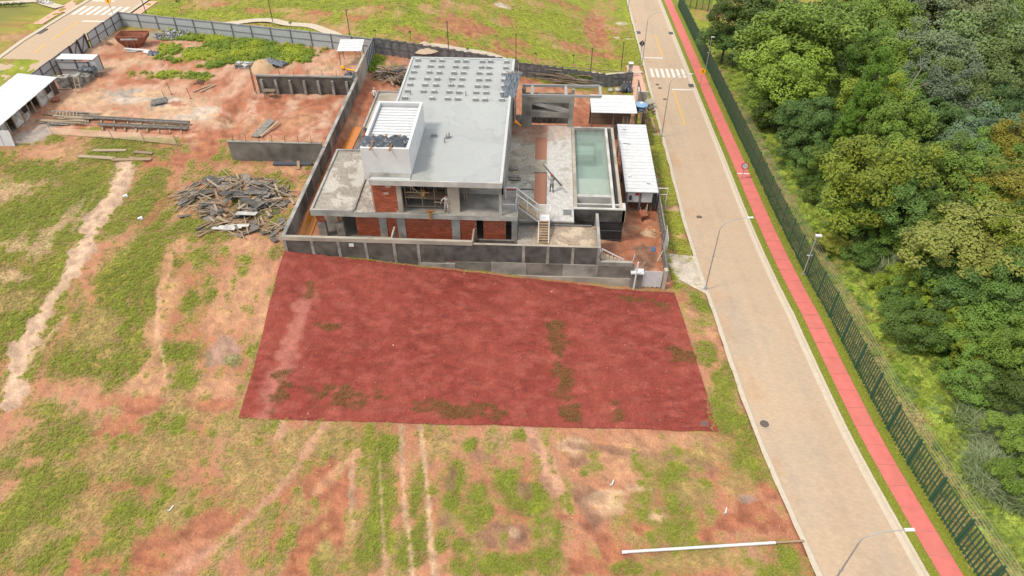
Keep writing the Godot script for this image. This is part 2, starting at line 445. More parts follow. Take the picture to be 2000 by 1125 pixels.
# tone of the paving: worn wheel lines, grey washed patches, drifted soil at the left gutter
func road_col(x: float, z: float) -> Color:
	var o := x - G(z)
	var q := 1.0 + 0.10 * nz.get_noise_2d(x * 2.0, z * 1.2) + 0.10 * nf.get_noise_2d(x * 1.5, z * 1.5) + 0.07 * nw.get_noise_2d(o * 3.0, z * 0.15)
	var c := Color(q, q, q)
	c = c.lerp(Color(0.93, 0.98, 1.05) * q, 0.7 * smoothstep(0.02, 0.3, nw.get_noise_2d(x * 0.5 + 90.0, z * 0.35)))
	c = c.lerp(Color(0.95, 0.8, 0.68) * q, 0.6 * smoothstep(1.1, 0.1, o + 1.3 * nw.get_noise_2d(x * 1.3, z * 0.7)) * smoothstep(-0.05, 0.3, nz.get_noise_2d(3.0, z * 1.6)))
	return c.lerp(Color(1.12, 1.1, 1.08), 0.5 * smoothstep(4.2, 5.0, o + 0.8 * nw.get_noise_2d(x, z * 0.5)))
func make_road():
	var prof := []
	for k in 26: prof.append([k * 0.2, -0.03 + 0.03 * (1.0 - absf(k - 12.5) / 12.5)])
	var road := sweep("road", prof, -8.0, -160.0, M.paver, self, 0.0, 0.35, true); structure(road)
	structure(sweep("gutter", [[-0.42, 0.06], [-0.40, 0.075], [-0.12, 0.07], [-0.08, 0.02], [0.0, -0.026], [0.004, -0.2]], 5.0, -200.0, M.kerb, self, 0.12))
	var g2 := sweep("gutter_right", [[4.996, -0.2], [5.0, -0.026], [5.3, -0.01], [5.34, 0.10], [5.5, 0.105], [5.504, -0.2]], 5.0, -200.0, M.kerb); structure(g2)
	structure(sweep("verge", [[5.5, 0.07], [5.75, 0.10], [6.05, 0.08]], 5.0, -140.0, M.lawn))
	structure(sweep("verge_right", [[7.3, 0.08], [7.6, 0.10], [8.0, 0.05], [8.5, -0.05]], 5.0, -140.0, M.lawn))
	# red footpath of cast slabs
	var path := sweep("footpath", [[6.05, -0.2], [6.052, 0.055], [7.298, 0.055], [7.3, -0.2]], 5.0, -140.0, M.kerb); structure(path)
	var z := -14.0; var i := 0
	while z > -135.0:
		var l := 1.42
		if -z > 60.0: l = 3.0
		sweep("slab", [[6.06, 0.03], [6.062, 0.085], [7.288, 0.085], [7.29, 0.03]], z, z - l + 0.02, M.pathred if i % 3 != 1 else M.pathred2, path)
		z -= l; i += 1
	# markings
	for k in 7:
		sweep("crosswalk_stripe", [[0.35 + k * 0.68, 0.004], [0.72 + k * 0.68, 0.004]], -87.0, -90.3, M.white_paint, road)
	sweep("stop_line", [[0.05, 0.004], [2.55, 0.006]], -94.4, -94.8, M.white_paint, road)
	sweep("stop_line", [[2.45, 0.006], [4.95, 0.004]], -82.6, -83.0, M.white_paint, road)
	sweep("centre_line", [[2.5, 0.006], [2.66, 0.006]], -95.2, -105.0, M.yellow_paint, road)
	sweep("centre_line", [[2.5, 0.006], [2.66, 0.006]], -72.0, -82.3, M.yellow_paint, road)
	for q in [[-106.0, 4.75], [-84.2, 4.72], [-106.0, -0.1]]:
		var x: float = G(q[0]) + q[1] + 0.25
		part("drain_grate", g2, Vector3(x, base_h(x, q[0]) + 0.03, q[0]), Vector3(0.6, 0.06, 0.9), M.grate)
	var mh := mi("manhole_cover", cyl(0.29, 0.29, 0.03, 20), M.manhole, road, Vector3(14.5, 0.0, -28.1))
	mi("cover_rim", cyl(0.33, 0.33, 0.02, 20), M.kerb, mh, Vector3(14.5, -0.005, -28.1))
	for q in [[-51.8, 1.15], [-79.5, 1.2], [-83.2, 1.0], [-84.4, 0.8]]:
		var x: float = G(q[0]) + q[1]
		mi("manhole_cover", cyl(0.25, 0.25, 0.03, 16), M.manhole, road, Vector3(x, base_h(x, q[0]) - 0.01, q[0]))
	# concrete driveway apron outside the site gate
	structure(sheet("driveway", Vector2(10.2, -45.8), Vector2(12.72, -45.4), Vector2(12.78, -40.3), Vector2(10.9, -42.2), 24, 30, 0.05, func(x, z): return Color(0.50, 0.44, 0.37) * (1.0 + 0.35 * nw.get_noise_2d(x * 2, z * 2) + 0.2 * nf.get_noise_2d(x * 2, z * 2)), M.ground))
const BLOBS := [[-39.2,-44.7,5.4,6.1,0,0.8],
[-36.7,-36.8,3,2.5,0,0.8],
[-29,-35.3,2.9,5.3,0,0.8],
[-39.6,-54.1,4.6,2.1,0,0.8],
[-29.6,-41.8,2,5.4,0,0.8],
[-36.2,-33.4,1.6,2.9,0,0.8],
[-29,-25.2,2.5,1.9,0,0.8],
[-28.4,-19.7,2,4.3,0,0.8],
[-31.2,-23.2,1.2,2.1,0,0.8],
[-26.8,-21.7,1.2,2,0,0.8],
[-26.8,-43.9,1.8,1.2,0,0.8],
[-24.6,-42.4,1.6,0.9,0,0.8],
[-19.7,-40.9,0.8,0.8,0,0.8],
[-23.7,-31.8,1.6,0.9,0,0.8],
[-24.7,-35.9,0.7,1.1,0,0.8],
[-23.3,-36.4,0.7,0.8,0,0.8],
[-26.7,-39.5,0.5,0.5,0,0.8],
[-24.9,-40,0.5,0.5,0,0.8],
[-22.5,-29.7,1.1,0.9,0,0.8],
[-27.5,-30.5,2.4,2,0,0.8],
[-24.8,-31.8,1.4,0.8,0,0.8],
[-30.9,-31.1,2.1,2,0,0.8],
[-42.1,-43.9,2.4,3.3,0,0.8],
[-37.3,-47.7,2.6,2.9,0,0.8],
[-20.3,-31.4,0.6,0.4,0,0.8],
[-22.5,-20.3,0.7,0.9,0,0.8],
[-25.9,-17.4,1.1,1.1,0,0.8],
[-33.2,-50.2,1.3,2.3,0,0.8],
[-32,-46.4,1.7,2.8,0,0.8],
[-43.7,-51.3,3.1,2,0,0.8],
[-25,-18.3,0.7,0.7,0,0.8],
[-22.5,-22.4,0.7,0.5,0,0.8],
[-21.1,-17.2,0.5,0.6,0,0.8],
[-22.2,-26.3,0.6,1.5,0,0.8],
[-35.3,-38.8,1.5,2.5,1,0.7],
[-31.1,-38.9,1.5,3.1,1,0.7],
[-38,-50.8,2.7,1.6,1,0.7],
[-29,-20.3,1,2.5,1,0.7],
[-31,-27.1,1.6,1,1,0.7],
[-35.6,-44.2,0.8,3.3,1,0.7],
[-44.6,-48.1,3,2.2,3,0.6],
[-37.9,-41.4,1,2.7,3,0.6],
[-37.6,-44.8,0.8,2.7,3,0.6],
[-39.9,-40.7,1.6,1.1,3,0.6],
[-38.7,-37.7,1.5,0.7,3,0.6],
[-30.5,-33.6,2.2,2,2,0.7],
[-21.9,-24.4,2.2,1.8,2,0.7],
[-25,-19.8,1.7,1.5,2,0.7],
[-17.3,-24.6,0.8,2.9,2,0.7],
[-16.1,-22.9,1.2,2.4,2,0.7],
[-20.2,-20.4,1.7,1.6,2,0.7],
[-27,-18.2,1.1,1.2,2,0.7],
[-19.2,-26.4,1.3,1.2,2,0.7],
[-25,-23.5,1.8,1.4,2,0.7],
[-36.9,-35.5,1.5,1.1,2,0.7],
[-15,-25.5,0.9,0.9,2,0.7],
[-22.2,-27.5,1.6,1,2,0.7],
[-21.1,-37.4,2.2,2.8,5,0.75],
[-21.8,-34.8,1.8,1.7,5,0.75],
[-18.9,-34.9,1.1,2.5,5,0.75],
[-26.5,-33.7,1.1,1.2,5,0.75],
[-25.3,-29.4,1.7,1.6,5,0.75],
[-20.8,-29.2,2,1.2,5,0.75],
[-27.4,-41.3,1.6,1.2,5,0.75],
[-22.3,-41.5,2.3,1.5,5,0.75],
[-26.3,-36.3,0.9,1.8,5,0.75],
[-43.3,-53.9,2.8,2.1,5,0.75],
[-26.5,-46.7,1.7,1.8,5,0.75],
[-29.1,-46.6,1,2.8,5,0.75],
[-25.6,-27.8,2.3,0.8,4,0.7],
[-20.4,-28,1.6,0.5,4,0.7],
[-20,-18.5,1.1,1.8,4,0.7],
[-13.8,-19.4,0.4,2.1,4,0.7],
[-17.1,-19.9,1.7,1.2,4,0.7],
[-25.9,-26.1,1.6,1.2,4,0.7],
[-22.5,-17.2,1.6,0.6,4,0.7],
[-20,-17.1,1.3,0.8,4,0.7],
[-14,-22,0.5,2,4,0.7],
[-12,-18,0.8,1.1,4,0.7],
[-31,-45.1,0.6,2.7,4,0.7],
[-49.5,-57.3,3.9,1.5,4,0.7],
[-47.3,-56.9,1.7,1.7,7,0.8],
[-21,-32.1,1.2,1.1,7,0.4],
[-8.6,-22.2,0.7,3,0,0.9],
[-8.7,-19.1,0.9,2.4,0,0.9],
[-6.6,-18.6,0.8,1.7,0,0.9],
[-4.4,-23.4,0.6,1.4,0,0.9],
[-4.5,-21.6,0.6,0.8,0,0.9],
[-3.1,-22.3,0.6,0.7,0,0.9],
[-2.7,-21,0.6,0.8,0,0.9],
[-1.4,-23.2,0.7,0.8,0,0.9],
[-1,-22.4,0.5,1,0,0.9],
[0.3,-22.1,0.8,1.1,0,0.9],
[-3.5,-19.1,0.7,0.5,0,0.9],
[-1.9,-18.2,0.9,0.7,0,0.9],
[-3.5,-17.8,0.8,0.6,0,0.9],
[-9.2,-24.6,0.6,1.8,0,0.9],
[-6.5,-22.6,0.4,2,0,0.9],
[-5.9,-19.5,0.5,1.8,0,0.9],
[-0.8,-18.1,1.1,0.7,0,0.9],
[1,-18.5,1.1,1.1,0,0.9],
[-3.8,-25.6,0.6,0.6,0,0.9],
[0.7,-24.7,0.5,0.5,0,0.9],
[1.5,-20.1,0.5,0.9,0,0.9],
[-0.9,-26.5,0.8,0.5,0,0.9],
[-12.3,-24.9,0.6,0.6,0,0.9],
[-4.8,-19.2,0.4,0.6,0,0.9],
[-12.1,-25.8,0.6,0.5,0,0.9],
[1.3,-23,0.4,0.8,0,0.9],
[-8.7,-25.4,0.8,0.8,0,0.9],
[-8.5,-20.6,0.4,1.9,1,0.9],
[-2.4,-21.2,0.3,0.6,1,0.9],
[-1.1,-23.6,0.5,0.6,1,0.9],
[0.4,-21.6,0.5,0.6,1,0.9],
[-2.2,-18.1,0.5,0.4,1,0.9],
[-7.9,-21.3,0.4,1.6,1,0.9],
[-7.4,-19.1,0.4,0.9,1,0.9],
[-12.5,-25.6,1.6,1.5,2,0.75],
[-14.6,-24,0.9,2.1,2,0.75],
[-10.8,-18.7,1.1,1.5,2,0.75],
[-5.6,-25.5,1.2,1.1,2,0.75],
[-10.1,-19.3,0.8,1.2,2,0.75],
[-12.9,-21.3,0.6,1.9,2,0.75],
[-10.7,-21.8,0.7,2.3,4,0.85],
[-10.5,-19.6,0.6,1.2,4,0.85],
[-12.3,-22.4,0.9,1.7,4,0.85],
[-12,-18.9,0.8,1.5,4,0.85],
[4.4,-19.5,0.9,0.8,4,0.85],
[3.5,-18.5,1.4,0.9,4,0.85],
[4.6,-18.8,0.8,0.9,4,0.85],
[-3,-24.9,0.8,0.5,6,0.7],
[-0.5,-22.6,0.6,0.5,6,0.7],
[-4.7,-23.1,0.4,0.7,6,0.7],
[-0.9,-20.2,1.7,0.4,6,0.7],
[-2,-19.7,1.4,0.7,6,0.7],
[-4.7,-20.5,0.5,0.4,6,0.7],
[2.8,-22.7,0.9,0.7,6,0.7],
[3.3,-21.1,0.7,0.9,6,0.7],
[-0.9,-19.4,1.1,0.5,6,0.7],
[2.8,-24.8,0.7,0.5,6,0.7],
[4.5,-22,1.2,0.7,3,0.8],
[4.8,-22.7,0.9,0.3,3,0.8],
[6.3,-23.1,0.9,0.3,3,0.8],
[7,-21.3,0.6,0.3,3,0.8],
[-0.9,-20,0.3,0.3,3,0.8],
[2.5,-25.9,1.2,0.7,3,0.8],
[8.2,-23.8,0.9,1.1,0,0.85],
[8.4,-22.2,0.8,1,0,0.85],
[8.4,-20.8,1.1,0.5,0,0.85],
[11.9,-29.1,1,2.1,0,0.85],
[13,-31.9,1,1.8,0,0.85],
[11.8,-34,0.8,1.3,0,0.85],
[13.4,-39.4,0.5,0.6,0,0.85],
[12,-39.9,0.5,0.9,0,0.85],
[12.5,-38.4,0.5,0.6,0,0.85],
[13,-26.4,0.7,1.3,0,0.85],
[13.3,-24.3,0.7,0.8,0,0.85],
[13.8,-19.1,0.7,1,0,0.85],
[12.3,-25.3,0.6,0.9,0,0.85],
[12.5,-28.3,1.3,1,0,0.85],
[9.9,-23.4,0.7,0.5,0,0.85],
[6.6,-20.2,0.3,0.2,0,0.85],
[12.8,-18.3,0.6,0.6,0,0.85],
[12.2,-39,0.9,1.1,0,0.85],
[3.1,-24,0.2,0.3,0,0.85],
[9.6,-19.5,1.6,0.4,0,0.85],
[5.1,-18.3,1.1,0.4,0,0.85],
[12.3,-30.8,0.8,1.3,1,0.7],
[13.2,-25.1,0.4,0.6,1,0.7],
[14,-19.2,0.4,0.7,1,0.7],
[12.7,-30,0.5,1.3,1,0.7],
[10.6,-25.9,1.5,1.1,2,0.7],
[9.2,-23,1.5,1,2,0.7],
[6.8,-25,1.8,0.7,2,0.7],
[10,-19.1,2.2,0.6,2,0.7],
[11.7,-23.5,0.9,0.7,2,0.7],
[5.8,-20,0.8,0.4,2,0.7],
[9.2,-25.1,1.2,0.7,2,0.7],
[8.1,-18.7,1.6,0.5,2,0.7],
[6.6,-26.1,2.2,0.8,5,0.7],
[9.1,-26.6,1.6,0.6,5,0.7],
[5,-24.9,1.8,0.9,5,0.7],
[11.3,-38,0.5,0.8,5,0.7],
[12.5,-36,0.7,0.7,5,0.7],
[13.3,-42.7,0.7,0.6,5,0.7],
[5.5,-23.9,1.8,0.6,5,0.7],
[12.8,-21.9,1.1,1,4,0.85],
[11.5,-21.2,1.4,0.6,4,0.85],
[9.4,-20.3,1.1,0.3,4,0.85],
[13.8,-21.3,0.6,0.6,4,0.85],
[6.4,-20.5,0.8,0.4,4,0.85],
[13.7,-23.3,0.6,0.5,4,0.85],
[12.4,-22.7,0.5,0.2,7,0.6],
[11.7,-43.1,1.5,1.6,8,0.85],
[11.5,-44.3,1.2,0.9,8,0.85],
[12.8,-42.3,0.6,1,8,0.85],
[-45.5,-64.1,3.1,2.4,3,0.9],
[-41.3,-65.4,3.7,2.8,3,0.9],
[-36.1,-62.9,4.1,2.6,3,0.9],
[-37.3,-59.8,3,1.6,3,0.9],
[-32.9,-61.5,2.5,1.8,3,0.9],
[-42.9,-61,2.5,1.4,3,0.9],
[-31.1,-60.6,1.5,1,3,0.9],
[-52.4,-75.5,1.5,1.1,3,0.9],
[-50,-79.4,1.8,1.9,3,0.9],
[-45.9,-73.1,3.4,1,3,0.9],
[-48.1,-71.7,2.8,1,3,0.9],
[-33.3,-62.5,2,1,8,0.8],
[-34.3,-61.1,2.5,0.8,8,0.8],
[-37.5,-63.9,2.1,1.1,8,0.8],
[-41.9,-64.3,2.1,0.9,8,0.8],
[-43.2,-65.3,1.6,1.3,7,0.85],
[-38.3,-63.4,0.7,0.7,7,0.85],
[-41.7,-66.2,0.8,0.7,7,0.85],
[-47.9,-57.1,2.2,1.7,7,0.85],
[-47.4,-58.8,1.5,1,7,0.85],
[-48.3,-80.3,1.8,1.3,7,0.85],
[-45.6,-80.8,1.8,1.5,7,0.85],
[-42.6,-68.3,3.8,0.9,4,0.8],
[-34.3,-68.1,2.7,1.2,4,0.8],
[-31.2,-63.2,0.8,3.1,4,0.8],
[-28.8,-58.2,1.4,1.9,4,0.8],
[-35,-57.9,2.9,0.9,4,0.8],
[-31.3,-57.2,2.4,1.5,4,0.8],
[-36.3,-63.5,1.3,0.8,4,0.8],
[-24.2,-59.4,3.9,2.9,4,0.8],
[-22.8,-63.5,2,2.1,4,0.8],
[-27.3,-62.8,2,2.1,4,0.8],
[-31.1,-54,2.8,1.2,4,0.8],
[-34.2,-52.6,2.3,0.8,4,0.8],
[-42,-59.1,2.9,0.8,4,0.8],
[-47.7,-74.4,2.9,1.1,4,0.8],
[-40,-72.8,2.2,0.8,4,0.8],
[-29.7,-55.4,1.4,1.8,4,0.8],
[-27,-65.5,3.1,1.1,4,0.8],
[-43.7,-74.6,3.4,1.3,5,0.7],
[-47.4,-68,2.2,1.2,5,0.7],
[-23.7,-60.9,2,2.5,5,0.7],
[-24.5,-57,2.4,0.9,5,0.7],
[-27.5,-60.2,1.5,2.9,5,0.7],
[-23.9,-74.2,2.3,1.8,5,0.7],
[-22.2,-52.3,2.7,1,5,0.7],
[-19.9,-48.9,1.3,2.2,5,0.7],
[-26.2,-52.1,2.2,1,5,0.7],
[-43.5,-57.1,1.9,0.7,5,0.7],
[-28.4,-73.9,1.7,2.1,3,0.8],
[-23.4,-72.2,1.9,1.5,3,0.8],
[-21,-74.3,1.4,1.3,3,0.8],
[-33.8,-76.4,8.7,4.3,0,0.9],
[-42.5,-76,1.7,1.9,0,0.9],
[-27.8,-76,3.5,2.2,0,0.9],
[-39.5,-70,4.4,1,0,0.9],
[-36,-69.8,1.4,1,0,0.9],
[-18.2,-74.2,1.3,2.2,0,0.9],
[-16.4,-73.8,1.5,1.5,0,0.9],
[-42.6,-58.4,1.2,0.6,0,0.9],
[-36.8,-56.4,3.8,0.5,0,0.9],
[7.7,-38.4,0.8,1.2,3,0.5],
[-18.5,-65,1.2,4.1,4,0.8],
[-18.2,-68.5,1.5,2.2,4,0.8],
[-15.4,-70.5,2,1.4,4,0.8],
[-19.2,-55,1.1,5.1,4,0.8],
[-19,-47,0.8,3.5,4,0.8],
[8.8,-50.1,1.3,2.6,4,0.8],
[7.6,-46.7,1.1,2,4,0.8],
[8.3,-59.7,0.5,6.6,4,0.8],
[5.3,-74.3,1.8,4.5,4,0.8],
[4.3,-70.2,1.2,2.1,4,0.8],
[-0,-78.8,3.6,1.3,4,0.8],
[10,-52.8,0.9,1.3,4,0.8],
[8.8,-45.3,1,1.5,6,0.8],
[8.8,-43.8,0.9,1,6,0.8],
[8.5,-46.4,0.8,0.6,6,0.8],
[7,-49.8,0.8,1.2,6,0.8],
[9.6,-48.9,0.8,0.7,5,0.8],
[8.3,-49.7,0.6,0.7,5,0.8],
[-18.3,-61.4,0.6,1.9,5,0.8],
[9.8,-78.2,1.2,4.8,6,0.7],
[1.8,-83.4,1.9,1.4,0,0.9],
[2.4,-81.2,1.6,1.4,0,0.9],
[-0,-79.6,0.9,0.8,0,0.9],
[12.2,-65.7,0.9,4.5,1,0.95],
[12.3,-59.9,0.9,4.4,1,0.95],
[12.3,-56.3,0.8,2,1,0.95],
[12,-50.3,0.9,2.1,1,0.95],
[12.3,-51.2,0.6,1.8,1,0.95],
[11.9,-46.8,0.9,1.4,1,0.95],
[13.2,-77.6,0.6,4.8,0,0.8],
[13.2,-73.8,0.6,2.9,0,0.8],
[13.1,-85.3,0.4,2.2,0,0.8],
[12.3,-68.3,0.7,1.6,0,0.8],
[12.1,-48.5,0.9,0.4,5,0.7],
[12.3,-53,0.7,0.3,5,0.7],
[12.3,-53.2,0.9,0.4,3,0.8],
[12.7,-69.3,0.8,0.5,3,0.8],
[12.3,-87.1,0.8,1.9,3,0.8],
[12.5,-84.3,0.5,2.5,3,0.8],
[-11.1,-92.7,3.7,4.2,4,0.75],
[-8.3,-91.9,2.5,2.7,4,0.75],
[-11.5,-84.6,3.5,2,4,0.75],
[-6.5,-85.5,3.6,1.4,4,0.75],
[7.6,-110.3,2.1,6.4,4,0.75],
[8,-102.9,3.1,5,4,0.75],
[-3.6,-90.7,2.6,2.3,4,0.75],
[2,-115.5,5,2.4,4,0.75],
[-17.1,-85,1.6,1.6,4,0.75],
[-15.1,-83.8,1.7,1.3,4,0.75],
[-37,-89.8,2.6,1.6,4,0.75],
[-42.7,-92.4,2,1,4,0.75],
[4.8,-95.4,3.7,2.2,4,0.75],
[-5.3,-98.8,1.7,2.6,4,0.75],
[-2.8,-87.4,3.2,1.1,4,0.75],
[8.3,-94.9,2.9,1.7,4,0.75],
[-20.9,-92.1,1.7,1,4,0.75],
[-29,-89.7,2.6,1.2,4,0.75],
[-24,-88,1.6,1.5,4,0.75],
[-24,-90.9,2.6,1.6,5,0.5],
[-33.2,-90.4,2,1.2,5,0.5],
[-15.3,-94.4,2.4,1.9,5,0.5],
[1.2,-93.5,2.8,1.7,5,0.5],
[-18.8,-91.4,0.8,3.7,5,0.5],
[-26.9,-81.5,3.6,1.7,1,0.95],
[-21.9,-80.9,3.6,1.7,1,0.95],
[-16.9,-80,2.1,1.2,1,0.95],
[1.2,-88.5,4.7,1.7,1,0.95],
[6,-90.1,3.5,1.6,1,0.95],
[-41.7,-88,5.2,1.9,1,0.95],
[-50.1,-89.1,2.6,1.6,1,0.95],
[-20,-83.6,3.5,1.8,1,0.95],
[1.9,-103.3,3.8,6.2,1,0.95],
[-0.2,-92.4,2,3.3,1,0.95],
[-2.5,-101.5,2.2,5.8,1,0.95],
[-3.5,-108,2.2,3.1,1,0.95],
[-37.8,-86.3,2.5,1.1,1,0.95],
[-12.7,-79.5,0.8,0.9,1,0.95],
[-8.4,-85.1,2.4,0.9,1,0.95],
[13.6,-115.3,1.3,11.9,1,0.95],
[13,-99.6,0.9,7,1,0.95],
[-6.5,-104.9,1.1,1,8,0.9],
[11.8,-110.6,1,0.8,8,0.9],
[12.4,-102.9,0.6,0.5,8,0.9],
[10.6,-103.3,0.5,0.5,8,0.9],
[-17.9,-79,2.1,0.6,0,0.8],
[-19,-92.4,2.5,1.5,0,0.8],
[-27,-92,2.7,1.6,0,0.8],
[-33.8,-92.5,2.7,1.2,0,0.8],
[-67.3,-87.6,3.9,2.7,1,0.9],
[-67.6,-90.2,2.6,1.2,1,0.9],
[-66.5,-85.1,1.9,1.1,1,0.9],
[-61.4,-86.5,0.6,0.8,1,0.9],
[-63.2,-84,2.5,0.7,4,0.6],
[-65,-82.6,1.9,0.7,4,0.6]]
const TRACKS := [[9,0.95,0.9,[-36.48,-52.49,-36.03,-50.05,-35.48,-47.01,-35.3,-44.87,-34.81,-42.2,-34.48,-39.85,-34.36,-38.32]],
[9,0.85,0.45,[-34.36,-38.32,-34.41,-37.13,-34.66,-35.99,-34.83,-35.12]],
[9,0.95,0.8,[-34.9,-34.05,-34.78,-32.61,-34.55,-30.99,-34.26,-29.39,-33.57,-27.8]],
[3,0.8,0.12,[-8.21,-26.96,-7.72,-24.34,-7.13,-21.62,-6.45,-19.16,-6.03,-17.32]],
[3,0.85,0.16,[-6.96,-27.01,-6.4,-24.4,-5.79,-21.68,-5.38,-19.51,-4.83,-17.37]],
[3,0.7,0.1,[-9.09,-24.27,-8.43,-21.56,-7.45,-17.25]],
[3,0.7,0.14,[-10.77,-24.93,-10.29,-22.13,-9.63,-19.61]],
[10,0.9,0.45,[-0.14,-26.94,0.68,-25.09,1.15,-23.69,1.6,-22.69]],
[10,0.8,0.18,[1.29,-24.76,1.89,-22.7,2.02,-21.4]],
[5,0.8,0.35,[-27.71,-40.13,-26.89,-36.29,-25.68,-31.35,-26.46,-28.92]],
[10,0.6,0.3,[-12.87,-27.14,-14.19,-22.63,-15.35,-20.59,-16.44,-18.69,-18.73,-16.72]],
[10,0.7,0.4,[-15.77,-27,-15.59,-25.83]],
[3,0.6,0.12,[-27.39,-37.17,-26.37,-33.75,-24.99,-31.37,-23.95,-29.03]],
[2,0.6,0.3,[-18.34,-26.88,-16.65,-21.84,-16.65,-20.53]],
[3,0.5,0.2,[-33,-34.33,-34.03,-31.01,-34.63,-28.16]],
[3,0.45,0.25,[-40.1,-43.27,-39.99,-40.17]],
[3,0.45,0.2,[-37.26,-48.43,-36.74,-44.8,-36.53,-42.77]],
[5,0.7,0.3,[-10.46,-24.94,-12.23,-22.04]],
[6,0.6,0.25,[2.54,-25.92,5,-25.66,8.95,-25.3,10.95,-24.5]],
[4,0.8,0.15,[1.59,-21.06,2.74,-21.12,3.68,-19.93]],
[4,0.7,0.25,[9.73,-20.52,11.59,-21.53,13.51,-22.58]]]
